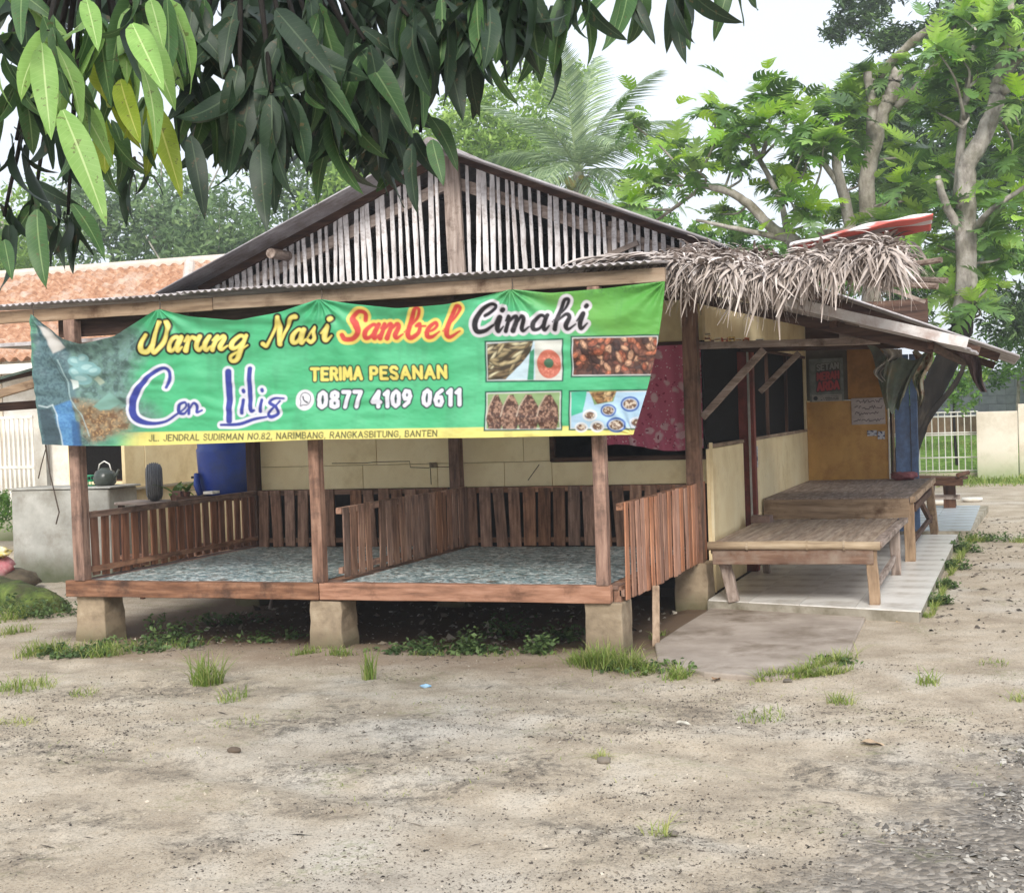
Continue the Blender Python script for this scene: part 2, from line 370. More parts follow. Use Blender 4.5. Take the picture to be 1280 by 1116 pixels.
# ---------------------------------------------------------------- paving
def prism(poly, z0, z1):
    m = MB(); n = len(poly)
    m.add([(x, y, z0) for x, y in poly]+[(x, y, z1) for x, y in poly], [tuple(range(n-1, -1, -1)), tuple(range(n, 2*n))]+[(i, (i+1) % n, n+(i+1) % n, n+i) for i in range(n)])
    return m
SLABC = M('worn_cement', [(.3, srgb(142, 130, 118)), (.6, srgb(174, 162, 150)), (.8, srgb(190, 180, 170))], ns=2.5, rough=.9, bump=.2, dirt=srgb(112, 98, 82), dirt_scale=1.8, dirt_at=(.5, .7), fine=70, var=0)
sl = [at(u, v, Z=.03) for u, v in [(818, 803), (850, 782), (905, 749), (1000, 752), (1088, 757), (1072, 790), (1058, 820), (1020, 838), (960, 845), (880, 838), (822, 824)]]
tag(prism([(p.x, p.y) for p in sl][::-1], -.1, .024).build('cement_apron', SLABC, bevel=.01, origin=(0, 0, 0)), kind='structure')
TILE = M('white_floor_tile', [(.3, srgb(222, 219, 212)), (.6, srgb(236, 233, 227)), (.8, srgb(240, 238, 233))], ns=3, rough=.35, bump=.04, dirt=srgb(164, 154, 140), dirt_scale=2.2, dirt_at=(.48, .75), spec=.4, var=.03)
TILE2 = M('bluish_floor_tile', [(.3, srgb(176, 184, 190)), (.6, srgb(196, 204, 210))], ns=3, rough=.4, bump=.04, dirt=srgb(150, 148, 142), dirt_scale=2.2, var=.03)
plat = prism([(-2.36, 11.02), (-.74, 10.56), (-.72, 16.5), (-2.36, 16.5)], -.1, .078).build('tiled_porch', M('porch_edge', [(.3, srgb(150, 142, 126)), (.7, srgb(182, 174, 158))], ns=6, dirt=srgb(104, 96, 72), dirt_scale=3), origin=(0, 0, 0))
tag(plat, kind='structure')
def clipfront(x, y): return max(y, 11.02+(x+2.36)*(-.46/1.62)+.004)
xs = [-2.355, -2.02, -1.62, -1.20, -.724]; ys = [10.4, 11.42, 11.82, 12.22, 12.62, 13.02, 13.42, 13.82, 14.22, 14.62, 15.02, 15.42, 15.82, 16.22, 16.498]
for i in range(4):
    for j in range(len(ys)-1):
        a, b, c, d = xs[i]+.002, xs[i+1]-.002, ys[j]+.002, ys[j+1]-.002
        if a > -.8: continue
        prism([(a, clipfront(a, c)), (b, clipfront(b, c)), (b, d), (a, d)], .079, .088+random.uniform(0, .001)).build('tile', TILE, plat)
pl2 = prism([(-2.0, 17.0), (-.62, 17.0), (-.5, 20.9), (-2.0, 20.9)], -.1, .08).build('rear_paving', MATS['porch_edge'], origin=(0, 0, 0)); tag(pl2, kind='structure')
for i in range(3):
    for j in range(9): prism([(-1.98+i*.46, 17.02+j*.43), (-1.525+i*.46, 17.02+j*.43), (-1.525+i*.46, 17.445+j*.43), (-1.98+i*.46, 17.445+j*.43)], .081, .09).build('tile', TILE2, pl2)

# ================================================================ RAISED DINING FLOOR (deck)
DX0, DX1, DY0, DY1, DZ = -6.68, -2.42, 8.86, 11.5, .465
deck = thing('raised_dining_floor', (-4.55, 8.9, 0), 'red-brown timber dining platform with slatted railings raised on concrete stumps', 'platform')
def stump(x, y, s, h, tp=.86, z0=-.08, twist=0):
    m = MB(); V = []; n = 7
    for i in range(n):
        k = 1+(tp-1)*i/(n-1); z = z0+(h-z0)*i/(n-1)
        for p, q in ((-1,-1),(1,-1),(1,1),(-1,1)): V.append((x+p*s/2*k+random.uniform(-.006, .006), y+q*s/2*k+random.uniform(-.006, .006), z+random.uniform(-.004, .004)))
    F = [(3,2,1,0), tuple((n-1)*4+j for j in range(4))]
    for i in range(n-1):
        for j in range(4): F.append((i*4+j, i*4+(j+1)%4, i*4+4+(j+1)%4, i*4+4+j))
    m.add(V, F); o = m.build('stump', CONC, deck, bevel=.009); return o
stump(-6.5, 9.0, .27, .36, .88); stump(-4.56, 8.97, .26, .345, .92); stump(-2.58, 8.99, .26, .35, .95)
stump(-2.5, 11.22, .27, .36, .95); stump(-4.56, 11.25, .26, .35); stump(-6.5, 11.25, .26, .35)
for a, b in ((DX0, -4.60), (-4.595, -2.52)):
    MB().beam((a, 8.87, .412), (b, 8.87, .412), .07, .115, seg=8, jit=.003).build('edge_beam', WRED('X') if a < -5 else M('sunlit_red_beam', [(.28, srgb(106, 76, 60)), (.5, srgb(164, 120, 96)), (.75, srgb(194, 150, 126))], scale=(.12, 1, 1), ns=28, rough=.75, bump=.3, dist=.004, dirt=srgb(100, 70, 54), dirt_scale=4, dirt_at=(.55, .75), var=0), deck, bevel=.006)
for y in (9.7, 10.5, 11.3): MB().beam((DX0, y, .38), (-2.47, y, .38), .06, .09).build('joist', WDARK('X'), deck, bevel=.004)
MB().beam((-6.64, 8.92, .41), (-6.64, 11.45, .41), .06, .1).build('edge_beam', WDARK('Y'), deck)
MB().beam((-2.50, 8.93, .40), (-2.50, 11.45, .40), .05, .1).build('edge_beam', WRED('Y'), deck)
for i in range(13):                    # floor boards under the mats
    y = 8.915+i*.199; MB().box((DX0+.02, y, .434), (-2.49, y+.193, .459), .001).build('floor_board', WRED('X'), deck)
MAT = bpy.data.materials.new('printed_vinyl'); MAT.use_nodes = True; t = MAT.node_tree; N = t.nodes.new; L = t.links.new; B = t.nodes['Principled BSDF']
co = N('ShaderNodeTexCoord'); geo = co
def nz_(sc, det, rough, off=0, st=(1, 1, 1)):
    mp = N('ShaderNodeMapping'); mp.inputs['Location'].default_value = (off, off, 0); mp.inputs['Scale'].default_value = st; L(co.outputs['Object'], mp.inputs[0])
    n = N('ShaderNodeTexNoise'); n.inputs['Scale'].default_value = sc; n.inputs['Detail'].default_value = det; n.inputs['Roughness'].default_value = rough; n.inputs['Distortion'].default_value = 1.5; L(mp.outputs[0], n.inputs['Vector']); return n.outputs[0]
c = mixc(rng_(nz_(7, 3, .5), .42, .56), srgb(84, 112, 118), srgb(142, 164, 166))
c = mixc(rng_(nz_(14, 2, .5, 7), .52, .60), c, srgb(206, 216, 214))
c = mixc(rng_(nz_(17, 2, .5, 13), .55, .62), c, srgb(92, 80, 66))
c = mixc(rng_(nz_(9, 2, .5, 21, (1, 2.5, 1)), .60, .64), c, srgb(236, 238, 234))
c = mixc(rng_(nz_(1.5, 4, .6, 3), .5, .75, 0, .2), c, srgb(128, 116, 98))
L(c, B.inputs['Base Color']); B.inputs['Roughness'].default_value = .42; B.inputs['Specular IOR Level'].default_value = .4
def sheet(x0, x1, y0, y1, z, lift=.004):
    nx, ny = 40, 40; V = []; F = []
    for j in range(ny+1):
        for i in range(nx+1):
            x = x0+(x1-x0)*i/nx; y = y0+(y1-y0)*j/ny
            V.append((x, y, z+lift*float(vnoise(np.float64(x*5), np.float64(y*5), 4))))
            if i and j: k = j*(nx+1)+i; F.append((k-nx-2, k-nx-1, k, k-1))
    m = MB(); m.add(V, F); return m
tag(sheet(-6.52, -4.66, 8.93, 11.42, .462).build('floor_mat', MAT, smooth=True), 'blue-grey patterned vinyl mat covering the left bay of the platform', 'floor mat', 'mats on the dining platform')
tag(sheet(-4.47, -2.56, 8.90, 11.42, .4625).build('floor_mat', MAT, smooth=True), 'blue-grey patterned vinyl mat covering the right bay of the platform', 'floor mat', 'mats on the dining platform')
BOR = M('mat_border', [(.3, srgb(120, 160, 190)), (.7, srgb(190, 206, 214))], ns=40, rough=.4, bump=0)
# posts
def post(x, y, z0, z1, s, mat, dx=0): MB().beam((x, y, z0), (x+dx, y, z1), s, s, seg=7, jit=.003).build('post', mat, deck, bevel=.006)
post(-6.55, 8.87, .47, 2.38, .092, WRED('Z')); post(-4.6, 8.87, .47, 2.38, .082, WRED('Z')); post(-2.57, 8.87, .468, 2.38, .082, WRED('Z'))
post(-6.6, 11.5, .2, 2.5, .1, WDARK('Z')); post(-4.6, 11.45, .2, 2.5, .1, WRED('Z')); post(-2.47, 11.2, .1, 2.62, .115, WRED('Z'))
# railings: every slat its own board
def railing(p0, p1, z0, z1, n, wid, thick, name_mat, skip=(), rail=True, railz=None, side=0, jit=.006, topj=.008):
    p0 = Vector(p0); p1 = Vector(p1); d = (p1-p0); ax = 'X' if abs(d.x) > abs(d.y) else 'Y'
    r = MB().beam((p0.x, p0.y, z1-.02), (p1.x, p1.y, z1-.02), .04, .045, seg=6, jit=.002).build('rail', WRED(ax), deck, bevel=.004)
    r2 = MB().beam((p0.x, p0.y, z0+.05), (p1.x, p1.y, z0+.05), .03, .04, seg=4).build('rail', WRED(ax), deck)
    o_ = Vector((0, side, 0)) if ax == 'X' else Vector((side, 0, 0))
    for i in range(n):
        if i in skip: continue
        c = p0.lerp(p1, (i+.5)/n)+o_*random.uniform(.85, 1.2); ww = wid*random.uniform(.93, 1.05); ti = random.gauss(0, .006)
        dv = d.normalized(); zt = z1+random.uniform(-topj, topj); zb = z0+random.uniform(-.01, .004)
        s_ = MB().beam((c.x-dv.x*ti, c.y-dv.y*ti, zb), (c.x+dv.x*ti, c.y+dv.y*ti, zt), ww if ax == 'X' else thick, thick if ax == 'X' else ww, seg=2, jit=.0015, up=(0, 1, 0))
        s_.build('slat', name_mat, r, bevel=.003)
RW = WRED('Z')
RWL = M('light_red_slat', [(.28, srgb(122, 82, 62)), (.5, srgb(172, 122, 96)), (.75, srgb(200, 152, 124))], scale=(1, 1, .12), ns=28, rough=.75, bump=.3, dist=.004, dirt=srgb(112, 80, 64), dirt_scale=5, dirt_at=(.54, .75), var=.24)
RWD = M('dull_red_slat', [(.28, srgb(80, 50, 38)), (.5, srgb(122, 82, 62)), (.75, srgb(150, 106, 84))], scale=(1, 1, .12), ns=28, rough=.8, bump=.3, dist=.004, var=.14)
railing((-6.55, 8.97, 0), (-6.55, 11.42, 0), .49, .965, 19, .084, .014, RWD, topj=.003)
railing((-6.52, 11.43, 0), (-4.68, 11.43, 0), .47, .965, 14, .1, .02, RW, side=-.03, skip=(6,))
railing((-4.52, 11.43, 0), (-2.56, 11.43, 0), .47, .965, 15, .1, .02, RW, side=-.03)
railing((-4.5, 8.98, 0), (-4.5, 11.38, 0), .49, .975, 20, .098, .010, RW, side=.025, skip=(4,), topj=.012)
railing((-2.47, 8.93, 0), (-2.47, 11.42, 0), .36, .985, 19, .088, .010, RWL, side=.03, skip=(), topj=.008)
MB().beam((-2.40, 9.55, .38), (-2.36, 9.35, -.02), .05, .02, jit=.003).build('loose_slat', WTAN('Z'), deck, bevel=.003)

# ================================================================ STALL BUILDING
WX, WY = -2.38, 11.62       # corner of the front and side walls
bld = thing('food_stall_building', (-4.6, 11.6, 0), 'cream walled single storey food stall with a corrugated gable roof and open batten gable', 'building')
def board(name, a, b, mat, par=None, bv=.004): return MB().box(a, b).build(name, mat, par or bld, bevel=bv)
# front wall: a dark backing with separate boards, joints open as in the photograph
wall = board('front_wall', (-6.62, WY+.02, .1), (WX-.03, WY+.05, 1.168), M('joint_shadow', [(.3, srgb(110, 92, 66)), (.7, srgb(130, 110, 82))], ns=8, bump=0, var=0), bv=0)
G = .0022
fz = [.1, .78, 1.168]
for x0, x1 in ((-6.6, -5.56), (-5.56, -4.84), (-4.84, -4.22), (-4.22, -3.79), (-3.79, -2.41)):
    board('wall_board', (x0+G, WY-.012, .962), (x1-G, WY+.019, 1.169), CREAM, wall)
board('hollow_shade', (-6.6, WY-.008, .1), (-2.41, WY+.019, .958), M('hollow_shade_board', [(.3, srgb(34, 32, 34)), (.7, srgb(60, 56, 56))], ns=6, var=0), wall)  # dark colour stands in for the shaded hollow behind the rails
for x0, x1 in ((-6.6, -5.42), (-5.42, -4.6), (-4.6, -4.04), (-4.04, -3.79)):
    board('wall_board', (x0+G, WY-.012, 1.1725), (x1-G, WY+.019, 2.74), CREAM, wall)
board('wall_board', (-3.79+G, WY-.012, 2.12), (-2.41, WY+.019, 2.74), CREAM, wall)
cks = MATS['joint_shadow']
CRK = M('crack_line', [(.3, srgb(70, 52, 38)), (.7, srgb(100, 80, 60))], ns=20, bump=0)
for pts in ([(415, 579), (455, 579), (470, 577), (512, 577), (513, 584), (536, 585), (538, 583), (568, 584)], [(538, 585), (539, 606)], [(674, 580), (660, 600)]):
    MB().tube([at(u, v+random.uniform(-.6, .6), Y=WY-.013) for u, v in pts], .0035, 5).build('crack', CRK, wall)
V_ = at(541, 581, Y=WY-.015); MB().box((V_.x-.03, WY-.02, V_.z-.022), (V_.x+.035, WY-.013, V_.z+.022), .006).build('patch', M('patch_grey', [(.3, srgb(90, 76, 60)), (.7, srgb(160, 140, 110))], ns=30), wall)
up = board('front_wall', (-6.62, WY+.02, 1.17), (-3.80, WY+.05, 2.76), MATS['joint_shadow'], bv=0)
board('front_wall', (-3.79, WY+.02, 2.13), (WX-.03, WY+.05, 2.76), MATS['joint_shadow'], bv=0)
for a, b in (((-3.79, WY-.03, 1.16), (-2.44, WY+.03, 1.20)), ((-3.79, WY-.03, 2.09), (-2.44, WY+.03, 2.13)), ((-3.80, WY-.03, 1.165), (-3.76, WY+.03, 2.12))): board('window_frame', a, b, WDARK('X'))
# room behind
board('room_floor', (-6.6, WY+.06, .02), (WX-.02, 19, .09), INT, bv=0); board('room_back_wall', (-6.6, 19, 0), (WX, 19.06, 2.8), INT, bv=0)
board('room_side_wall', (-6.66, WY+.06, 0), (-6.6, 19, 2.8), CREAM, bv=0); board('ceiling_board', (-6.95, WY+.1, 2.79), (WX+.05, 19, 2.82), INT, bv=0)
# side wall (faces the yard on the right)
SX = WX
for y0, y1, z1 in ((11.36, 12.84, 1.25), (13.08, 15.0, 1.27), (15.0, 16.84, 1.27)):
    board('wall_board', (SX-.03, y0+G, .09), (SX, y1-G, z1), CREAM)
board('wall_board', (SX-.028, 11.36, 2.12), (SX-.002, 13.9, 2.62), CREAM); board('wall_board', (SX-.028, 13.91, 2.12), (SX-.002, 16.84, 2.7), CREAM)
board('wall_board', (SX-.028, 16.84, .09), (SX-.002, 18.9, 2.7), CREAM)
for y0, y1 in ((11.38, 12.84), (13.08, 16.82)):
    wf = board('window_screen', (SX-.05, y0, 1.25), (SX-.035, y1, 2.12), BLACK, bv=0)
    MB().beam((SX-.005, y0, 1.27), (SX-.005, y1, 1.27), .03, .03).build('window_sill', WTAN('Y'), wf, bevel=.003)
    MB().beam((SX-.005, y0, 2.11), (SX-.005, y1, 2.11), .03, .03).build('window_head', WDARK('Y'), wf, bevel=.003)
for y in (14.3, 15.5): MB().beam((SX-.02, y, 1.28), (SX-.02, y, 2.1), .03, .04).build('window_bar', WDARK('Z'), bld)
REDP = M('red_painted_post', [(.3, srgb(104, 42, 30)), (.6, srgb(138, 58, 42)), (.8, srgb(150, 78, 60))], scale=(1, 1, .2), ns=14, rough=.7, bump=.2, dirt=srgb(86, 44, 34), dirt_scale=5)
MB().beam((SX+.005, 12.96, .09), (SX+.005, 12.96, 2.07), .17, .10, up=(0, 1, 0)).build('post', REDP, bld, bevel=.005)
MB().beam((SX+.05, 12.895, .3), (SX+.05, 12.895, 2.1), .018, .012, up=(0, 1, 0)).build('trim_strip', PLAST, bld)
MB().beam((SX+.012, 11.37, .1), (SX+.012, 11.37, 1.3), .025, .02, up=(0, 1, 0)).build('trim_strip', CREAM, bld)
# boards closing the porch at its far end
BY = 16.9
def uvb(name, u0, v0, u1, v1, Y, th, mat, par=None, bv=.004):
    a = at(u0, v1, Y=Y); b = at(u1, v0, Y=Y); return board(name, (a.x, Y, a.z), (b.x, Y+th, b.z), mat, par, bv)
a = at(1112, 600, Y=BY)
end = board('end_wall', (SX, BY, .09), (a.x, BY+.03, 1.60), ORANGE)
board('end_wall_board', (at(1060, 500, Y=BY).x, BY+.012, 1.606), (at(1106, 500, Y=BY).x, BY+.035, 2.2), M('brown_board', [(.3, srgb(150, 106, 52)), (.7, srgb(182, 134, 74))], ns=4, dirt=srgb(110, 78, 44), dirt_scale=3))
board('end_wall_board', (SX, BY+.05, 1.606), (at(1060, 500, Y=BY).x-.005, BY+.07, 2.2), M('dull_grey_board', [(.3, srgb(84, 80, 70)), (.7, srgb(120, 112, 98))], ns=4))  # dull grey-brown board left of the brown one
MB().beam((a.x+.008, BY, .09), (a.x+.008, BY, 2.2), .02, .03, up=(0, 1, 0)).build('end_post', WHITE, bld, bevel=.003)
MB().beam((a.x+.032, BY+.02, .09), (a.x+.032, BY+.02, 2.2), .022, .03, up=(0, 1, 0)).build('end_post', WDARK('Z'), bld, bevel=.003)
MB().beam((a.x+.058, BY, .09), (a.x+.058, BY, 2.1), .022, .03, up=(0, 1, 0)).build('end_post', WTAN('Z'), bld, bevel=.003)
BLUE = M('blue_painted_board', [(.3, srgb(78, 108, 158)), (.7, srgb(116, 148, 196))], scale=(1, 1, .2), ns=9, rough=.7, bump=.15, dirt=srgb(92, 100, 122), dirt_scale=4)
for i, (x0, x1) in enumerate(((a.x+.075, a.x+.24), (a.x+.25, a.x+.325))): board('blue_board', (x0, BY+.01-.02*i, .09), (x1, BY+.035, 2.1), BLUE)
board('end_wall_board', (SX, BY+.04, 2.2), (-1.0, BY+.06, 2.72), WDARK('X')); board('grey_sheet_panel', (a.x+.0, BY-.32, 1.62), (a.x+.2, BY-.3, 2.15), M('grey_sheet', [(.3, srgb(120, 116, 112)), (.7, srgb(168, 162, 156))], ns=4, dirt=srgb(90, 80, 72), dirt_scale=3))

# ---------------------------------------------------------------- corrugated sheets
def corr(o, ua, va, lu, lv, wave=.056, amp=.008, th=.0035, per=8, edge=.004, nv=2, sag=0):
    """corrugated sheet: waves run across direction ua, ridges along va"""
    o = Vector(o); ua = Vector(ua).normalized(); va = Vector(va).normalized(); nn = ua.cross(va).normalized()
    nu = max(8, int(lu/wave*per)); m = MB(); V = []; F = []
    for j in range(nv+1):
        for i in range(nu+1):
            s = lu*i/nu; k = lv*j/nv
            h = amp*math.sin(2*PI*s/wave)+sag*math.sin(PI*j/nv)
            e = (random.uniform(-edge, edge) if j in (0, nv) and i % per == 0 else 0)
            p = o+ua*s+va*(k+e)+nn*h; V.append(p)
    n = len(V); V += [p-nn*th for p in V]; W = nu+1
    for j in range(nv):
        for i in range(nu):
            q = j*W+i; F.append((q, q+1, q+W+1, q+W)); F.append((n+q, n+q+W, n+q+W+1, n+q+1))
    for i in range(nu): F.append((i, n+i, n+i+1, i+1)); q = nv*W+i; F.append((q, q+1, n+q+1, n+q))
    for j in range(nv): q = j*W; F.append((q, q+W, n+q+W, n+q)); q = j*W+nu; F.append((q, n+q, n+q+W, q+W))
    m.add(V, F); return m
# lean-to roof over the platform: overlapping sheets side by side
A = Vector((0, 8.74, 2.505)); Bk = Vector((0, 11.74, 2.745)); sl_ = (Bk-A)
x = -8.1; i = 0
while x < -2.3:
    wdt = .84 if i else .84
    corr((x, 8.74+random.uniform(-.012, .012), 2.505+(i % 2)*.005+random.uniform(-.002, .003)), (1, 0, random.uniform(-.003, .003)), sl_, wdt+.06, 3.02).build('roof_sheet', ZINC, bld, smooth=True, origin=(x, 8.74, 2.5)); x += wdt; i += 1
for xx, yy, zz, ww, hh, mt in ((-8.1, 8.86, 2.43, .045, .09, 'tan'), ):
    for a_, b_ in ((-8.1, -5.35), (-5.345, -2.1)): MB().beam((a_, yy, zz), (b_, yy, zz-.003), ww, hh, seg=10, jit=.0025).build('eave_beam', WTAN('X'), bld, bevel=.005)
MB().beam((-6.75, 9.0, 2.33), (-2.2, 9.0, 2.33), .06, .13, seg=8).build('wall_plate', WDARK('X'), bld, bevel=.005)
MB().beam((-6.9, 10.2, 2.46), (-2.2, 10.2, 2.48), .06, .09, seg=8).build('purlin', WDARK('X'), bld, bevel=.005)
MB().beam((-6.75, 11.45, 2.52), (-2.3, 11.45, 2.52), .06, .12, seg=8).build('wall_plate', WDARK('X'), bld, bevel=.005)
for xx in (-6.62, -5.6, -4.6, -3.6, -2.6): MB().beam((xx, 8.9, 2.40), (xx, 11.6, 2.63), .05, .08).build('rafter', WDARK('Y'), bld, bevel=.004)
# gable: battens, centre post, raking rafters
GY = 11.56; RX, RZ = -4.6, 3.86; KL, KR = .402, .418
def roofz(x): return RZ-(RX-x)*KL if x < RX else RZ-(x-RX)*KR
gab = thing('gable', (RX, GY, 2.75), None, None); gab.parent = bld; gab.location = Vector((RX, GY, 2.75))-wl(bld)
BAT = M('whitewashed_batten', [(.25, srgb(162, 152, 148)), (.5, srgb(216, 210, 208)), (.75, srgb(238, 234, 234))], scale=(1, 1, .15), ns=30, rough=.85, bump=.3, dist=.004, dirt=srgb(120, 100, 88), dirt_scale=6, dirt_at=(.52, .7), var=.14)
batm = []
for k in range(6):
    m_ = MB(); pts = []; m_.beam((0, 0, 0), (0, 0, 1), .034, .014, seg=6, jit=.003, up=(0, 1, 0)); batm.append(m_.mesh('batten'))
x = -6.92; 
while x < -2.35:
    if abs(x-RX) > .09:
        zt = roofz(x)-.03; zb = 2.72
        if zt-zb > .06:
            o = link('batten', batm[random.randrange(6)], BAT, gab, (x, GY-.02, zb), (random.gauss(0, .012), random.gauss(0, .018), random.gauss(0, .1)), (random.uniform(.7, 1.35), 1, zt-zb))
    x += random.choice((.066, .07, .072, .07, .076))
MB().beam((RX+.05, GY-.04, 2.6), (RX+.02, GY-.04, RZ-.04), .15, .05, seg=6, up=(0, 1, 0)).build('king_post', WOLD('Z'), gab, bevel=.006)
for s_, K in ((-1, KL), (1, KR)):
    xe = RX+s_*2.35
    MB().beam((RX+s_*.07, GY+.02, RZ-.29), (xe, GY+.02, RZ-.29-2.28*K*.93), .05, .1, seg=8, jit=.005).build('rafter', WOLD('X'), gab, bevel=.006)
    MB().beam((RX+s_*.05, GY-.04, RZ-.06), (RX+s_*2.5, GY-.04, RZ-.06-2.45*K), .05, .07, seg=8).build('rafter', WDARK('X'), gab, bevel=.005)
MB().beam((-2.95, GY-.05, 2.95), (-3.45, GY-.05, 2.78), .03, .04).build('brace', WOLD('X'), gab); MB().beam((-3.2, GY+.03, 2.7), (-3.17, GY+.03, 3.15), .09, .04, up=(0,1,0)).build('stud', WOLD('Z'), gab)
MB().tube([(-6.18, 12.4, 3.07), (-6.19, 11.22, 3.06)], .045, 12, .05).build('purlin_end', WOLD('Y'), gab)
board('loft_lining', (-6.9, 13.4, 2.7), (-2.4, 13.45, 3.0), INT); 
# main roof: sheets running down each slope, laid side by side from front to back
y = 11.12; i = 0
ROOFM = M('grey_roof_sheet', [(.3, srgb(128, 122, 122)), (.55, srgb(160, 155, 156)), (.8, srgb(190, 186, 188))], ns=4, rough=.75, bump=.15, dirt=srgb(112, 98, 88), dirt_scale=2.5, var=.06)
while y < 19.2:
    for s_, K, ln in ((-1, KL, 2.72), (1, KR, 2.42)):
        sl2 = Vector((s_, 0, -K)); L_ = math.sqrt(1+K*K)*ln
        if s_ < 0: corr((RX+.02, y+.82, RZ+.004*(i % 2)), (0, -1, 0), sl2, .86, L_, wave=.076, amp=.011).build('roof_sheet', ROOFM, bld, smooth=True, origin=(RX, y, RZ))
        else: corr((RX-.02, y-.04, RZ+.004*(i % 2)), (0, 1, 0), sl2, .86, L_, wave=.076, amp=.011).build('roof_sheet', ROOFM, bld, smooth=True, origin=(RX, y, RZ))
    y += .80; i += 1
MB().tube([(RX, 11.08, RZ-.01), (RX, 19.3, RZ-.01)], .05, 10, .03).build('ridge_cap', ROOFM, bld, smooth=True)
for k in range(1, 6):
    for s_, K in ((-1, KL), (1, KR)):
        d = k*.46; MB().beam((RX+s_*d, 11.5, RZ-.055-d*K), (RX+s_*d, 19, RZ-.055-d*K), .04, .05, seg=3).build('purlin', WDARK('Y'), bld)
MB().add([(-7.0, 18.9, 2.6), (-2.3, 18.9, 2.6), (-2.3, 18.9, 2.85), (RX, 18.9, RZ-.06), (-7.0, 18.9, 2.85)], [(0, 1, 2, 3, 4)]).build('back_gable_board', INT, bld)

# ---------------------------------------------------------------- side canopy
can = thing('side_canopy', (-1.4, 11.3, 2.0), 'lean-to canopy of old corrugated sheets with timber frame over the tiled porch', 'canopy')
def cslope(x0, z0, x1, z1, y0, wid, name='roof_sheet'):
    d = Vector((x1-x0, 0, z1-z0)); return corr((x0, y0, z0), (0, 1, 0), d, wid, d.length, wave=.076, amp=.010).build(name, ZINC, can, smooth=True, origin=(x0, y0, z0))
y = 10.55
for k in range(3): cslope(-2.28, 2.50, -.40+.02*k, 1.955, 10.62+k*.8, .86)
for k in range(5): cslope(-2.3, 2.86, -.03-.015*k, 1.93+.004*k, 13.15+k*.8, .86)
MB().beam((-1.95, 10.50, 2.432), (-.36, 10.50, 1.968), .012, .07, seg=8, jit=.003).build('edge_strip', M('pale_metal_strip', [(.3, srgb(206, 200, 198)), (.7, srgb(234, 230, 228))], ns=8, rough=.5, metal=0, dirt=srgb(176, 156, 148), dirt_scale=6), can)
MB().beam((-2.3, 10.75, 2.41), (-.6, 10.75, 1.95), .05, .08, seg=5).build('rafter', WDARK('X'), can, bevel=.005)
MB().beam((-2.3, 13.0, 2.5), (-.35, 13.0, 1.98), .05, .09, seg=5).build('rafter', WDARK('X'), can, bevel=.005)
MB().beam((-2.3, 13.35, 2.78), (-.2, 13.35, 1.93), .05, .08, seg=5).build('rafter', WDARK('X'), can, bevel=.005)
MB().beam((-2.3, 16.9, 2.7), (-.3, 16.9, 1.93), .05, .08, seg=5).build('rafter', WDARK('X'), can, bevel=.005)
MB().beam((-.62, 10.7, 1.97), (-.62, 17, 1.97), .05, .05, seg=8).build('eave_pole', WDARK('Y'), can, bevel=.005)
MB().beam((-1.3, 10.7, 2.16), (-1.3, 17, 2.2), .05, .05, seg=8).build('purlin', WDARK('Y'), can, bevel=.005)
hb = MB().beam((-2.43, 11.28, 2.075), (-1.02, 11.24, 2.045), .05, .055, seg=6).build('cross_beam', WOLD('X'), can, bevel=.005)
MB().beam((-2.4, 12.9, 2.09), (-1.0, 12.9, 2.06), .05, .05, seg=6).build('cross_beam', WDARK('X'), can, bevel=.005)
p0 = at(878, 522, Y=11.24); p1 = at(955, 437, Y=11.2)
MB().beam(p0, p1, .03, .055, seg=4).build('brace', WOLD('X'), can, bevel=.004)
p0 = at(950, 490, Y=12.93); p1 = at(999, 441, Y=12.93)
MB().beam(p0, p1, .03, .05, seg=4).build('brace', WOLD('X'), can, bevel=.004)
MB().box((-1.32, 11.22, 2.075), (-1.17, 11.26, 2.2)).build('packing_block', WOLD('X'), can, bevel=.004)
for (u0, v0, u1, v1) in ((1040, 395, 1108, 398), (1068, 380, 1150, 412)):
    pass
MB().beam((-1.15, 11.9, 2.54), (-.72, 11.9, 2.36), .02, .03, seg=4).build('barge_board', WOLD('X'), can, bevel=.003)

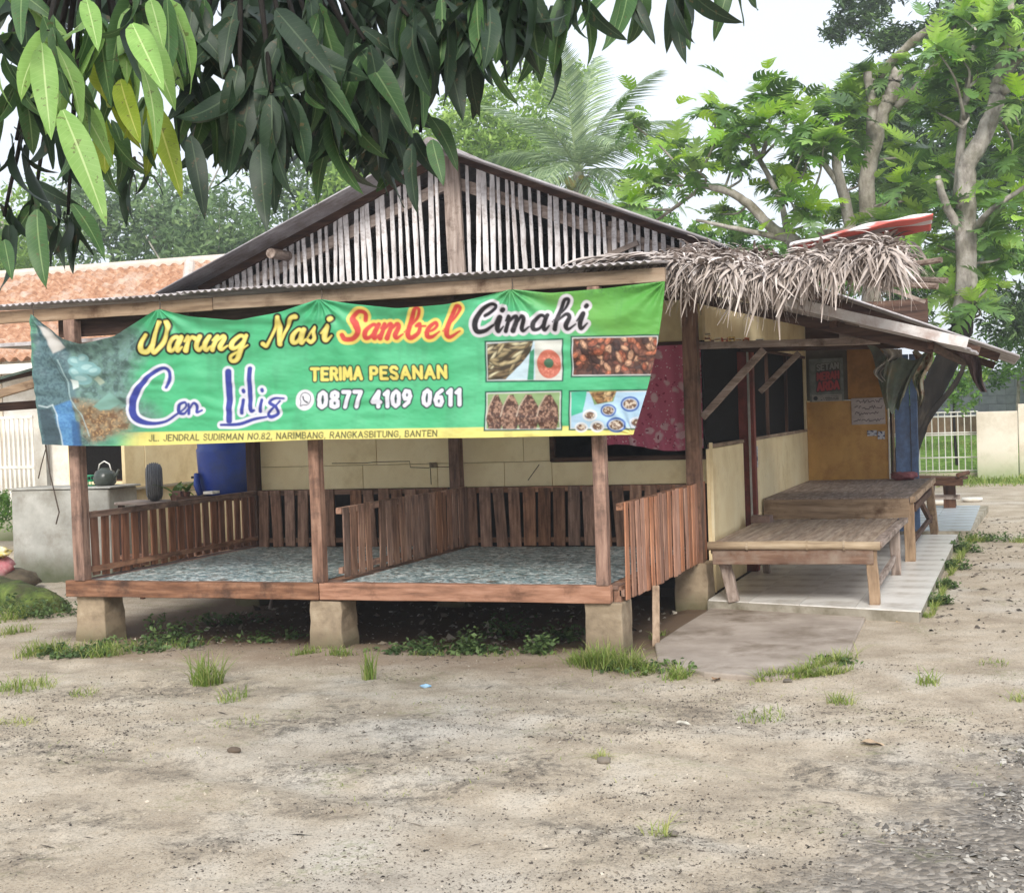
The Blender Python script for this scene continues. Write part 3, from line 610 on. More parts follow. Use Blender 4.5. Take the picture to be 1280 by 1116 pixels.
# small packets and boxes standing on the cross beam
PK = [('#', (196, 120, 60)), ('#', (220, 190, 120)), ('#', (214, 206, 190)), ('#', (180, 70, 44)), ('#', (206, 170, 90)), ('#', (222, 212, 186)), ('#', (190, 96, 52)), ('#', (228, 222, 210))]
desc = ['leftmost small cream and red packet on the canopy cross beam', 'small packet lying on top of the leftmost packet on the beam', 'small pale yellow packet second along the canopy cross beam', 'small white packet third along the canopy cross beam', 'small red topped packet in the middle of the beam row',
        'small low buff packet right of the red topped packet', 'small yellow packet near the right end of the row', 'small flat white packet alone at the brace end of the beam']
pu = [(885, 425, 24, 7), (885, 419, 18, 4), (897, 427, 14, 5), (906, 427, 14, 5), (915, 426, 15, 6), (924, 428, 12, 4), (933, 427, 16, 5), (950, 427, 18, 3)]
for k, (u, v, ww, hh) in enumerate(pu):
    p = at(u, v, Y=11.27); wd = .05 if k < 7 else .06; ht = hh/157
    zb = 2.104 if k != 1 else 2.104+7/157+.001
    m_ = MB().box((p.x-wd/2, 11.25, zb-(k*.0028)), (p.x+wd/2, 11.275, zb+ht-(k*.0028)))
    c1 = PK[k][1]; o = m_.build('packet', M('packet_print_%d' % k, [(.45, srgb(*c1)), (.55, srgb(232, 216, 180))], ns=22, detail=1, rough=.5, bump=0, var=0), bevel=.002)
    lab = MB().box((p.x-wd*.42, 11.2475, zb+ht*.35-(k*.0028)), (p.x+wd*.42, 11.2495, zb+ht*.62-(k*.0028))).build('label_band', M('band_%d' % (k % 3), [(.4, srgb(*((120, 40, 30), (60, 50, 40), (170, 120, 40))[k % 3])), (.6, srgb(90, 60, 50))], ns=30, bump=0), o)
    tag(o, desc[k], 'packet', 'packets on the canopy beam')

# ================================================================ THATCH
THM = M('dry_palm_leaf', [(.0, srgb(76, 64, 56)), (.4, srgb(134, 120, 110)), (.75, srgb(184, 170, 160)), (1, srgb(216, 204, 196))], ns=10, rough=.8, bump=.1, tint=True, var=.12)
th = thing('palm_thatch_cover', (-1.5, 9.6, 2.5), 'shaggy layer of dry grey palm leaves laid over the roof corner by the porch', 'thatch')
def strip_mesh(L_, wd, seed, droop=.5):
    r = np.random.default_rng(seed); n = 6; V = []; tt = []
    side = r.normal(0, .16); curl = r.normal(0, .25)
    for i in range(n+1):
        t_ = i/n; x_ = side*L_*t_*t_; z_ = -L_*t_*droop*(.4+t_); y_ = -L_*t_*math.sqrt(max(0.05, 1-droop*droop))*(1-.35*t_)
        ww = wd*(1-.85*t_**1.6)*(.6+.4*min(1, t_*4)); a_ = curl*t_*2.5
        V += [(x_-ww/2*math.cos(a_), y_, z_-ww/2*math.sin(a_)), (x_, y_, z_+.18*ww), (x_+ww/2*math.cos(a_), y_, z_+ww/2*math.sin(a_))]; v_ = r.uniform(.15, 1); tt += [v_]*3
    F = []
    for i in range(n): q = i*3; F += [(q, q+1, q+4, q+3), (q+1, q+2, q+5, q+4)]
    return np.array(V), np.array(F), np.array(tt)
sm = []
for k in range(14):
    V, F, tt = strip_mesh(1, random.uniform(.075, .13), k, (.25, .5, .7, .85, .95)[k % 5])
    v0 = random.uniform(.3, 1); sm.append((V, F, np.clip(tt*.25+v0*.75, 0, 1)))
smesh = [npmesh('palm_strip', *s_) for s_ in sm]
def th_top(x, t_):   # surface of the little roof under the leaves: t_ 0 at the front edge, 1 at the back
    return Vector((x, 9.35+1.55*t_, 2.43+.22*t_+.05*math.sin(x*5)+.02*math.sin(x*13)-.16*max(0, (x+1.0))))
MB().add([(-2.3, 9.5, 2.44), (-.72, 9.5, 2.38), (-.72, 11.0, 2.66), (-2.3, 11.0, 2.72), (-2.3, 9.5, 2.42), (-.72, 9.5, 2.36), (-.72, 11.0, 2.64), (-2.3, 11.0, 2.70)], [(0, 1, 2, 3), (7, 6, 5, 4), (0, 4, 5, 1), (1, 5, 6, 2), (2, 6, 7, 3), (3, 7, 4, 0)]).build('support_mat', WDARK('X'), th)
for xx in (-2.3, -1.5, -.8): MB().beam((xx, 9.45, 2.40), (xx, 11.0, 2.64), .04, .05).build('thatch_pole', WDARK('Y'), th)
rr = random.Random(3)
VV = []; FF = []; TT = []; k0 = 0
def putstrip(big):
    global k0
    t_ = rr.random()**1.8 if not big else rr.random()*.35
    x = rr.uniform(-2.55, -.74)
    if not big and rr.random() < .12: x = rr.uniform(-2.7, -2.4)
    p = th_top(x, t_)+Vector((0, 0, rr.uniform(.01, .10)))
    if x < -2.35: p.z = 2.53+.1*t_+rr.uniform(0, .05)*(1+(x+2.35)); 
    L_ = rr.uniform(.16, .30) if big else rr.uniform(.14, .32)
    rz = rr.gauss(-.25, .7); rx = rr.uniform(-.8, .15) if t_ < .3 else rr.uniform(-1.0, -.5)
    if x < -2.35: rz -= .8; L_ *= .8
    return p, (rx, rr.gauss(0, .25), rz), L_
for i in range(290):
    p, r_, L_ = putstrip(True)
    link('palm_strip', smesh[rr.randrange(14)], THM, th, p, r_, (L_, L_, L_))
for i in range(3600):
    p, r_, L_ = putstrip(False); V, F, tt = sm[rr.randrange(14)]
    Mx = np.array(Euler(r_).to_matrix())
    VV.append((V*L_)@Mx.T+np.array(p)); FF.append(F+k0); TT.append(np.clip(tt+rr.uniform(-.3, .15), 0, 1)); k0 += len(V)
# long loose leaves lying flat along the lean-to roof to the left
for i in range(110):
    V, F, tt = sm[rr.choice((0, 5, 10))]; L_ = rr.uniform(.3, .6); p = Vector((rr.uniform(-2.5, -2.1), rr.uniform(8.85, 9.5), 2.55+rr.uniform(0, .03)))
    Mx = np.array(Euler((rr.uniform(-.28, -.12), 0, rr.uniform(-1.75, -1.3))).to_matrix())
    VV.append((V*L_)@Mx.T+np.array(p)); FF.append(F+k0); TT.append(tt); k0 += len(V)
# right end: leaves pointing out to the side
for i in range(200):
    V, F, tt = sm[rr.randrange(14)]; L_ = rr.uniform(.14, .26); tq = rr.random(); p = th_top(rr.uniform(-.95, -.72), tq)+Vector((0, 0, rr.uniform(-.06, .06)))
    Mx = np.array(Euler((rr.uniform(-.7, .3), 0, rr.uniform(.6, 1.7))).to_matrix())
    VV.append((V*L_)@Mx.T+np.array(p)); FF.append(F+k0); TT.append(np.clip(tt-.15, 0, 1)); k0 += len(V)
tag(link('palm_leaf_layer', npmesh('palm_leaf_layer', np.concatenate(VV), np.concatenate(FF), np.concatenate(TT)), THM, th, (0, 0, 0)), kind='stuff')
for a_, b_ in (((-.95, 10.3, 2.5), (-.5, 10.1, 2.52)), ((-.95, 10.6, 2.46), (-.48, 10.35, 2.40)), ((-1.0, 10.1, 2.40), (-.52, 9.9, 2.33))): MB().tube([a_, b_], .022, 8, .1).build('pole_end', WOLD('X'), th)

# red and white cloth thrown on the thatch
def cloth(name, P00, P10, P01, P11, nu, nv, f, mat, th=.0):
    V = []; F = []
    for j in range(nv+1):
        for i in range(nu+1):
            a_, b_ = i/nu, j/nv
            p = (Vector(P00)*(1-a_)+Vector(P10)*a_)*(1-b_)+(Vector(P01)*(1-a_)+Vector(P11)*a_)*b_
            V.append(p+Vector(f(a_, b_)))
            if i and j: k = j*(nu+1)+i; F.append((k-nu-2, k-nu-1, k, k-1))
    m = MB(); m.add(V, F); o = m.build(name, mat, None, smooth=True); return o
fl = bpy.data.materials.new('red_white_cloth'); fl.use_nodes = True; t = fl.node_tree; N = t.nodes.new; L = t.links.new; B = t.nodes['Principled BSDF']
co = N('ShaderNodeAttribute'); co.attribute_name = 'tint'; r_ = N('ShaderNodeValToRGB'); L(co.outputs['Fac'], r_.inputs[0]); e = r_.color_ramp.elements; e[0].position = .54; e[0].color = srgb(226, 216, 214); e[1].position = .6; e[1].color = srgb(214, 104, 94)
L(r_.outputs[0], B.inputs['Base Color']); B.inputs['Roughness'].default_value = .6
fo = cloth('crumpled_cloth', (-1.58, 10.55, 2.80), (-.56, 10.35, 2.88), (-1.5, 10.9, 2.80), (-.6, 10.8, 2.86), 60, 22,
           lambda a_, b_: (0, .01*math.sin(a_*9), .022*math.sin(b_*15+a_*2)+.05*math.sin(a_*2.4)*math.sin(b_*PI)+.006*math.sin(a_*19+b_*9)-.035-.03*(1-a_)), fl)
ta = fo.data.attributes.new('tint', 'FLOAT', 'POINT')
ta.data.foreach_set('value', [.5+.35*math.sin(2.2*(k//61)/22*PI+(k % 61)/60*2.2-.9)+.12*math.sin((k % 61)*.35+(k//61)*.8) for k in range(len(fo.data.vertices))])
tag(fo, 'crumpled red and white cloth lying on top of the palm thatch', 'cloth')
md = fo.modifiers.new('thick', 'SOLIDIFY'); md.thickness = .012

# ================================================================ BANNER
# survey units: 1 unit = one reading on the banner plane; bw() turns them into metres
BANY = 8.70
S_ = 1.35
bx0, bx1, by0, by1 = 30, 846, 340, 570
GWn, GHn = int((bx1-bx0)*S_), int((by1-by0)*S_)
gxx, gyy = np.meshgrid(bx0+(np.arange(GWn)+.5)/S_, by0+(np.arange(GHn)+.5)/S_)
def lin(r, g, b, k=.86): return np.array(srgb(r, g, b)[:3])*k
IMG = np.zeros((GHn, GWn, 3)); IMG[:] = lin(78, 182, 126)
def over(mask, c):
    mask = np.clip(mask, 0, 1)[..., None]; IMG[:] = IMG*(1-mask)+np.asarray(c)*mask
nA = fbm(gxx*.02, gyy*.02, 4, 5); nB = fbm(gxx*.15, gyy*.15, 4, 15); nC = fbm(gxx*.5, gyy*.5, 3, 25)
over(.55*sst(nA+(gxx-330)/1800, .35, .9), lin(104, 202, 150))
over(sst((gxx-640)/130-(gyy-400)/70+(nA-.5)*.6, .0, .9), lin(112, 176, 84))
over(.8*sst((gxx-690)/80-(gyy-372)/60, .0, 1.4), lin(96, 170, 76))
over(sst(gyy-(539-(gxx-190)*.013-(gxx > 400)*(gxx-400)*.002), 0, 1.5)*sst(gxx, 140, 185), lin(236, 222, 128))
over(.5*sst(nC, .5, .8)*sst(gyy, 395-(gxx-100)*.03, 380-(gxx-100)*.03), lin(60, 92, 66))
# dirt runs
over(.18*sst(fbm(gxx*.08, gyy*.015, 3, 31), .5, .75), lin(70, 120, 92))
def poly(pts, c, k=1, soft=1.0):
    P = np.array(pts, float); inside = np.zeros_like(gxx, bool); n = len(P); dmin = np.full_like(gxx, 1e9)
    for i in range(n):
        (xa, ya), (xb, yb) = P[i], P[(i+1) % n]
        cnd = (ya > gyy) != (yb > gyy)
        xi = (xb-xa)*(gyy-ya)/((yb-ya) if abs(yb-ya) > 1e-9 else 1e-9)+xa
        inside ^= cnd & (gxx < xi)
        tt = np.clip(((gxx-xa)*(xb-xa)+(gyy-ya)*(yb-ya))/((xb-xa)**2+(yb-ya)**2+1e-9), 0, 1)
        dmin = np.minimum(dmin, np.hypot(gxx-xa-tt*(xb-xa), gyy-ya-tt*(yb-ya)))
    d = np.where(inside, dmin, -dmin); m = np.clip(d/soft+.5, 0, 1)
    over(m*k, c); return m
def ell(cx, cy, rx, ry, c, k=1, ang=0):
    ca, sa = math.cos(ang), math.sin(ang); dx, dy = gxx-cx, gyy-cy
    q = np.hypot((dx*ca+dy*sa)/rx, (-dx*sa+dy*ca)/ry); m = np.clip((1-q)*min(rx, ry)+.5, 0, 1); over(m*k, c); return m
# left end: print of raw ingredients in blue-grey and brown
m = poly([(40, 380), (165, 398), (185, 430), (165, 470), (175, 500), (200, 520), (150, 545), (120, 566), (40, 566)], lin(112, 142, 134), .95, 26)
over(m*.8*sst(nB, .35, .7), lin(70, 92, 88)); over(m*.5*sst(nC, .5, .75), lin(128, 158, 160))
poly([(50, 400), (74, 400), (86, 440), (100, 500), (92, 540), (56, 560), (44, 470)], lin(96, 124, 130), .9, 4)
over(m*sst(nC, .5, .6)*sst(94-gxx, 0, 14)*.7, lin(58, 82, 90))
poly([(52, 408), (64, 410), (84, 434), (70, 442)], lin(196, 192, 186), 1, 2)
for cx_, cy_, rx_, ry_, a_ in ((96, 452, 9, 6, .3), (106, 449, 8, 6, -.3), (112, 460, 12, 8, 0), (98, 466, 9, 7, .6), (120, 464, 9, 6, -.2), (104, 474, 12, 7, .1)): ell(cx_, cy_, rx_, ry_, lin(132, 176, 178), .9, a_); ell(cx_-1, cy_-1, rx_*.6, ry_*.45, lin(172, 206, 204), .8, a_)
poly([(90, 474), (99, 476), (100, 484), (94, 487)], lin(206, 216, 210), 1, 1)
poly([(118, 474), (124, 470), (132, 478), (126, 482)], lin(156, 170, 150), 1, 1)
m2 = poly([(96, 500), (130, 505), (160, 515), (165, 535), (120, 552), (108, 540)], lin(150, 118, 84), .75, 12); over(m2*.8*sst(nB, .45, .65), lin(108, 78, 52)); over(m2*.7*sst(nC, .55, .7), lin(196, 160, 112))
poly([(120, 508), (138, 490), (154, 502), (140, 512), (128, 513)], lin(124, 164, 152), 1, 2)
m3 = poly([(70, 508), (92, 500), (98, 530), (104, 560), (82, 560), (76, 535)], lin(96, 150, 196), .95, 2.5); over(m3*.6*sst(nC, .45, .6), lin(66, 114, 170))
m3 = poly([(92, 524), (102, 528), (106, 560), (94, 560)], lin(50, 88, 136), .8, 3)
poly([(52, 512), (66, 510), (78, 540), (80, 560), (60, 560)], lin(58, 74, 84), .8, 3)
def line(pts, r, c, k=1):
    for (xa, ya), (xb, yb) in zip(pts[:-1], pts[1:]):
        x0, x1 = sorted((xa, xb)); tt = np.clip(((gxx-xa)*(xb-xa)+(gyy-ya)*(yb-ya))/((xb-xa)**2+(yb-ya)**2+1e-9), 0, 1)
        over(np.clip(r-np.hypot(gxx-xa-tt*(xb-xa), gyy-ya-tt*(yb-ya))+.5, 0, 1)*k, c)
line([(52, 507), (62, 509), (68, 506), (74, 520), (82, 560)], .7, lin(206, 220, 222), .8); line([(76, 450), (86, 475), (92, 500), (106, 520), (115, 545)], .7, lin(176, 200, 200), .7); line([(66, 445), (80, 470), (88, 490)], .6, lin(60, 76, 76), .8)

# lettering: round-tipped pen strokes on a distance field
def field(): return np.full(gxx.shape, 99.0)
def pen(F_, pts, per=14):
    """pts: (x, y, radius) in survey units"""
    P = spline(pts, per) if len(pts) > 2 else np.array([np.array(pts[0])*(1-t_)+np.array(pts[1])*t_ for t_ in np.linspace(0, 1, 24)])
    for x, y, r in P:
        R_ = r+7; i0 = max(0, int((x-R_-bx0)*S_)); i1 = min(GWn, int((x+R_-bx0)*S_)+1); j0 = max(0, int((y-R_-by0)*S_)); j1 = min(GHn, int((y+R_-by0)*S_)+1)
        if i1 <= i0 or j1 <= j0: continue
        w_ = F_[j0:j1, i0:i1]; np.minimum(w_, np.hypot(gxx[j0:j1, i0:i1]-x, gyy[j0:j1, i0:i1]-y)-r, out=w_)
def ink(F_, fill, edge=None, ew=2.2, hi=None):
    if edge is not None: over(np.clip((ew-F_)*1.0+.5, 0, 1), edge)
    over(np.clip(-F_*1.0+.5, 0, 1), fill)
    if hi is not None: over(np.clip(-F_-1.0, 0, 1)*.35, hi)
# script letters in a unit box: x 0..1 across, y 0 baseline, 1 x-height, up to 2 for ascenders; last number = pen weight
GL = {
 'a': [[(.78, .86, .8), (.45, 1, .9), (.12, .55, 1.15), (.2, .08, 1.1), (.5, .12, .8), (.76, .6, .7)], [(.82, 1, 1.1), (.72, .3, 1.2), (.82, .02, .9), (1.05, .3, .4)]],
 'r': [[(.0, .7, .6), (.2, 1.02, .8), (.3, .8, .9), (.28, .02, 1.2)], [(.3, .6, .6), (.55, .98, .8), (.85, .9, 1.1)]],
 'u': [[(.0, .6, .4), (.15, 1, 1.1), (.1, .3, 1.2), (.28, .02, 1), (.55, .3, .6)], [(.72, 1, 1.1), (.64, .3, 1.2), (.78, .02, .9), (1.05, .3, .4)]],
 'n': [[(.0, .7, .5), (.16, 1, .9), (.2, .6, 1), (.14, .02, 1.2)], [(.2, .55, .6), (.48, 1, .9), (.66, .8, 1.1), (.6, .25, 1.2), (.74, .02, .8), (1.05, .3, .4)]],
 'm': [[(.0, .7, .5), (.1, 1, .9), (.12, .6, 1), (.08, .02, 1.2)], [(.13, .55, .6), (.32, 1, .9), (.42, .8, 1.1), (.38, .02, 1.2)], [(.43, .55, .6), (.62, 1, .9), (.74, .8, 1.1), (.7, .25, 1.2), (.8, .02, .8), (1.03, .3, .4)]],
 'g': [[(.78, .86, .8), (.45, 1, .9), (.12, .55, 1.15), (.2, .1, 1.1), (.5, .15, .8), (.76, .6, .7)], [(.84, 1, 1), (.74, .0, 1.2), (.6, -.75, 1), (.28, -.85, .9), (.22, -.5, .7), (.7, -.1, .5), (1.1, .3, .4)]],
 's': [[(-.1, .1, .4), (.5, 1.05, .7), (.55, .7, 1), (.75, .25, 1.1), (.5, -.02, 1), (.15, .1, .9)]],
 'i': [[(-.05, .5, .4), (.4, 1, 1.1), (.3, .35, 1.2), (.5, .0, .9), (1.0, .35, .4)], [(.5, 1.45, 1.1), (.56, 1.52, 1.1)]],
 'e': [[(.0, .35, .4), (.5, .5, .7), (.72, .8, .8), (.5, 1.02, .9), (.16, .6, 1.15), (.25, .08, 1.1), (.6, .05, .8), (1.02, .4, .4)]],
 'b': [[(.0, .4, .4), (.45, 1.3, .7), (.55, 1.9, .7), (.35, 1.95, .8), (.2, 1.2, 1.1), (.2, .3, 1.2), (.42, .0, 1.1), (.75, .35, 1), (.66, .95, .8), (.5, .8, .6), (1.0, .8, .5)]],
 'l': [[(.0, .4, .4), (.55, 1.3, .7), (.75, 1.9, .8), (.5, 2.0, .9), (.28, 1.2, 1.2), (.25, .3, 1.2), (.5, .0, .9), (1.1, .4, .4)]],
 'h': [[(.0, .5, .4), (.4, 1.4, .7), (.5, 1.95, .8), (.3, 1.9, .9), (.2, 1.2, 1.1), (.14, .02, 1.2)], [(.2, .55, .6), (.5, 1, .9), (.7, .8, 1.1), (.62, .25, 1.2), (.76, .02, .8), (1.05, .35, .4)]],
 'W': [[(.12, 1.1, .7), (.0, .6, 1), (.08, .05, 1.2), (.35, .1, 1.1), (.5, .8, 1), (.58, 1.9, .9)], [(.58, 1.9, .9), (.5, .9, 1.3), (.5, .2, 1.3), (.68, .0, 1.1), (.92, .6, 1), (1.0, 1.5, 1.2), (.9, 1.9, 1)]],
 'N': [[(-.05, .1, 1.1), (.12, .0, .8), (.28, .9, .7), (.36, 1.9, .8)], [(.36, 1.9, 1), (.5, 1.1, 1.3), (.66, .1, 1.2)], [(.66, .1, .7), (.78, 1.0, .8), (.9, 1.8, .9), (1.08, 1.95, 1.2)]],
 'S': [[(.9, 1.35, 1), (.85, 1.85, 1), (.5, 1.95, .9), (.25, 1.5, 1.2), (.5, 1.05, 1.5), (.72, .5, 1.3), (.5, .05, 1.1), (.1, .0, 1.1), (-.1, .3, 1)]],
 'C': [[(.42, 1.15, .9), (.62, 1.35, 1.0), (.85, 1.75, 1), (.6, 1.95, .8), (.2, 1.5, 1.1), (.02, .7, 1.4), (.2, .08, 1.3), (.6, .1, 1), (.95, .5, .6)]],
}
def word(F_, items, slope, base0, x00, wt):
    """items: (letter, x left, x right, x-height)"""
    for ch, xa, xb, xh in items:
        for st in GL[ch]:
            pen(F_, [(xa+(xb-xa)*px_+4.2*(py_-.5), base0+slope*(xa-x00)-py_*xh, wt*pw_) for px_, py_, pw_ in st], 9)
F1 = field(); word(F1, [('W', 178, 207, 19.5), ('a', 211, 229, 17.5), ('r', 231, 246, 17), ('u', 246, 266, 17), ('n', 267, 287, 17), ('g', 290, 310, 17)], -.03, 440, 178, 2.7)
word(F1, [('N', 333, 362, 18.5), ('a', 365, 382, 17), ('s', 385, 398, 17), ('i', 403, 416, 18)], -.09, 432, 333, 2.6)
ink(F1, lin(232, 214, 110), lin(24, 22, 18), 2.6, lin(246, 236, 160))
F1 = field(); word(F1, [('S', 431, 456, 17.5), ('a', 456, 475, 17.5), ('m', 476, 505, 18), ('b', 507, 531, 18.5), ('e', 533, 551, 18), ('l', 556, 575, 19)], -.02, 424, 431, 2.8)
ink(F1, lin(206, 74, 66), lin(236, 214, 110), 3.6)
F1 = field(); word(F1, [('C', 594, 620, 18), ('i', 620, 631, 18), ('m', 633, 663, 18.5), ('a', 665, 688, 18.5), ('h', 693, 720, 19), ('i', 723, 736, 19)], -.035, 415.5, 594, 2.6)
ink(F1, lin(38, 34, 38), lin(222, 216, 222), 3.8)
# the cook's name, drawn stroke by stroke
F1 = field()
pen(F1, [(209, 484, 2.0), (213, 472, 2.2), (210, 462, 2.0), (202, 461, 2.2), (186, 472, 3.2), (170, 494, 4.6), (167, 512, 4.8), (174, 524, 4.0), (190, 529, 2.6), (208, 527, 1.8), (222, 518, 1.5), (233, 509, 1.3), (233, 503, 1.5), (226, 506, 2.0), (225, 515, 2.2), (231, 517, 1.7), (236, 511, 1.3)])
pen(F1, [(237, 505, 1.6), (237, 517, 2.0)]); pen(F1, [(237, 512, 1.2), (243, 504, 1.6), (247, 507, 2.0), (247, 515, 1.8), (253, 513, 1.4)])
pen(F1, [(285, 465, 4.2), (286, 495, 4.2), (288, 526, 3.6)]); pen(F1, [(278, 531, 1.6), (300, 530, 2.2), (318, 524, 2.0), (334, 521, 1.4)])
pen(F1, [(304, 500, 2.2), (303, 516, 2.4)]); pen(F1, [(304, 488, 2.4), (304.6, 489.5, 2.4)])
pen(F1, [(312, 461, 3.0), (312.5, 490, 3.0), (314, 512, 2.6), (318, 513, 1.6)]); pen(F1, [(327, 500, 2.0), (326, 514, 2.4)]); pen(F1, [(327, 487, 2.2), (327.6, 488.5, 2.2)])
pen(F1, [(355, 498, 1.2), (343, 498, 1.6), (337, 503, 2.0), (346, 509, 2.0), (348, 517, 2.2), (340, 521, 2.4), (336, 517, 1.8), (344, 508, 1.5), (350, 501, 1.2)])
ink(F1, lin(56, 66, 150), lin(222, 222, 232), 3.4)
# capitals: (width, strokes) in a 1-high box, y from the baseline up
E3 = [(.0, 0), (.0, 1)]
CAP = {'T': (.8, [[(0, 1), (.8, 1)], [(.4, 1), (.4, 0)]]), 'E': (.6, [[(.6, 1), (0, 1), (0, 0), (.6, 0)], [(0, .52), (.5, .52)]]), 'R': (.68, [[(0, 0), (0, 1), (.45, 1), (.62, .88), (.62, .62), (.45, .5), (0, .5)], [(.35, .5), (.68, 0)]]),
 'I': (.02, [[(0, 0), (0, 1)]]), 'M': (.86, [[(0, 0), (.06, 1), (.43, .25), (.8, 1), (.86, 0)]]), 'A': (.8, [[(0, 0), (.4, 1), (.8, 0)], [(.15, .33), (.65, .33)]]), 'P': (.62, [[(0, 0), (0, 1), (.45, 1), (.62, .86), (.62, .6), (.45, .46), (0, .46)]]),
 'S': (.62, [[(.6, .86), (.45, 1), (.15, 1), (0, .82), (.08, .6), (.52, .42), (.62, .2), (.48, 0), (.15, 0), (0, .14)]]), 'N': (.74, [[(0, 0), (0, 1), (.74, 0), (.74, 1)]]), 'J': (.5, [[(.5, 1), (.5, .2), (.36, 0), (.12, 0), (0, .15)]]), 'L': (.55, [[(0, 1), (0, 0), (.55, 0)]]),
 'D': (.68, [[(0, 0), (0, 1), (.38, 1), (.68, .72), (.68, .28), (.38, 0), (0, 0)]]), 'O': (.8, [[(.4, 1), (.12, .88), (0, .5), (.12, .12), (.4, 0), (.68, .12), (.8, .5), (.68, .88), (.4, 1)]]), 'U': (.7, [[(0, 1), (0, .25), (.18, 0), (.52, 0), (.7, .25), (.7, 1)]]),
 'B': (.64, [[(0, 0), (0, 1), (.42, 1), (.58, .88), (.58, .65), (.42, .54), (0, .54)], [(.42, .54), (.64, .4), (.64, .14), (.45, 0), (0, 0)]]), 'G': (.76, [[(.74, .8), (.5, 1), (.2, .95), (0, .6), (.04, .25), (.3, 0), (.6, .04), (.76, .22), (.76, .46), (.45, .46)]]),
 'K': (.66, [[(0, 0), (0, 1)], [(.62, 1), (0, .42)], [(.22, .6), (.66, 0)]]), '.': (.02, [[(0, 0), (0.01, 0)]]), ',': (.06, [[(.06, .04), (0, -.2)]]), ' ': (.3, []),
 '0': (.6, [[(.3, 1), (.06, .85), (0, .5), (.06, .15), (.3, 0), (.54, .15), (.6, .5), (.54, .85), (.3, 1)]]), '1': (.26, [[(0, .82), (.24, 1), (.24, 0)]]), '2': (.6, [[(0, .8), (.15, 1), (.45, 1), (.6, .8), (.5, .5), (0, 0), (.6, 0)]]), '4': (.62, [[(.48, 0), (.48, 1), (0, .3), (.66, .3)]]),
 '6': (.6, [[(.52, .98), (.15, .75), (0, .35), (.12, .04), (.45, 0), (.6, .25), (.5, .52), (.15, .5), (.02, .3)]]), '7': (.58, [[(0, 1), (.58, 1), (.2, 0)]]), '8': (.6, [[(.3, .54), (.06, .7), (.08, .92), (.3, 1), (.52, .92), (.54, .7), (.3, .54), (.02, .38), (.04, .08), (.3, 0), (.56, .08), (.58, .38), (.3, .54)]]), '9': (.6, [[(.08, .02), (.45, .25), (.6, .65), (.48, .96), (.15, 1), (0, .75), (.1, .48), (.45, .5), (.58, .7)]]),
 'H': (.7, [[(0, 0), (0, 1)], [(.7, 0), (.7, 1)], [(0, .5), (.7, .5)]]), 'C': (.7, [[(.68, .82), (.45, 1), (.18, .94), (0, .6), (0, .4), (.18, .06), (.45, 0), (.68, .18)]])}
def caps(F_, txt, xa, xb, y0, slope, h, wt, gap=.34):
    tot = sum(CAP[c][0]+gap for c in txt)-gap; k = (xb-xa)/(tot*h); x = xa
    for c in txt:
        for st in CAP[c][1]:
            pts = [(x+px_*h*k, y0+slope*(x-xa)-py_*h) for px_, py_ in st]
            for p, q in zip(pts[:-1], pts[1:]):
                n = max(2, int(math.hypot(q[0]-p[0], q[1]-p[1])/.6))
                for t_ in np.linspace(0, 1, n):
                    X_, Y_ = p[0]+(q[0]-p[0])*t_, p[1]+(q[1]-p[1])*t_; R_ = wt+4
                    i0 = max(0, int((X_-R_-bx0)*S_)); i1 = int((X_+R_-bx0)*S_)+1; j0 = max(0, int((Y_-R_-by0)*S_)); j1 = int((Y_+R_-by0)*S_)+1
                    w_ = F_[j0:j1, i0:i1]; np.minimum(w_, np.hypot(gxx[j0:j1, i0:i1]-X_, gyy[j0:j1, i0:i1]-Y_)-wt, out=w_)
        x += (CAP[c][0]+gap)*h*k
F1 = field(); caps(F1, 'TERIMA', 389, 451, 475, -.03, 14, 2.0, .42); caps(F1, 'PESANAN', 463, 557, 473.5, -.02, 14, 2.0, .42)
ink(F1, lin(236, 220, 116), lin(34, 66, 50), 1.7)
F1 = field(); caps(F1, '0877', 399, 451, 509, -.02, 18.5, 2.5, .44); caps(F1, '4109', 466, 513, 508, -.02, 18.5, 2.5, .44); caps(F1, '0611', 530, 575, 506.5, -.02, 18.5, 2.5, .5)
ink(F1, lin(228, 226, 236), lin(34, 66, 62), 1.9)
ell(381.5, 500, 11.5, 13, lin(228, 226, 232)); F1 = field()
pen(F1, [(378, 511-4, .5), (376.6, 510-3, .5), (377, 502, .5), (375.5, 498, .5), (378, 492, .5), (383, 491, .5), (388, 495, .5), (388.5, 501, .5), (385, 506, .5), (380, 506, .5), (376.8, 507.5, .5)]); pen(F1, [(379, 496, 1), (380.5, 500, .8), (385, 503, 1)])
ink(F1, lin(40, 52, 54))
F1 = field(); caps(F1, 'JL. JENDRAL SUDIRMAN NO.82, NARIMBANG, RANGKASBITUNG, BANTEN', 189, 548, 551, -.017, 7.2, .75, .34)
ink(F1, lin(52, 62, 44))
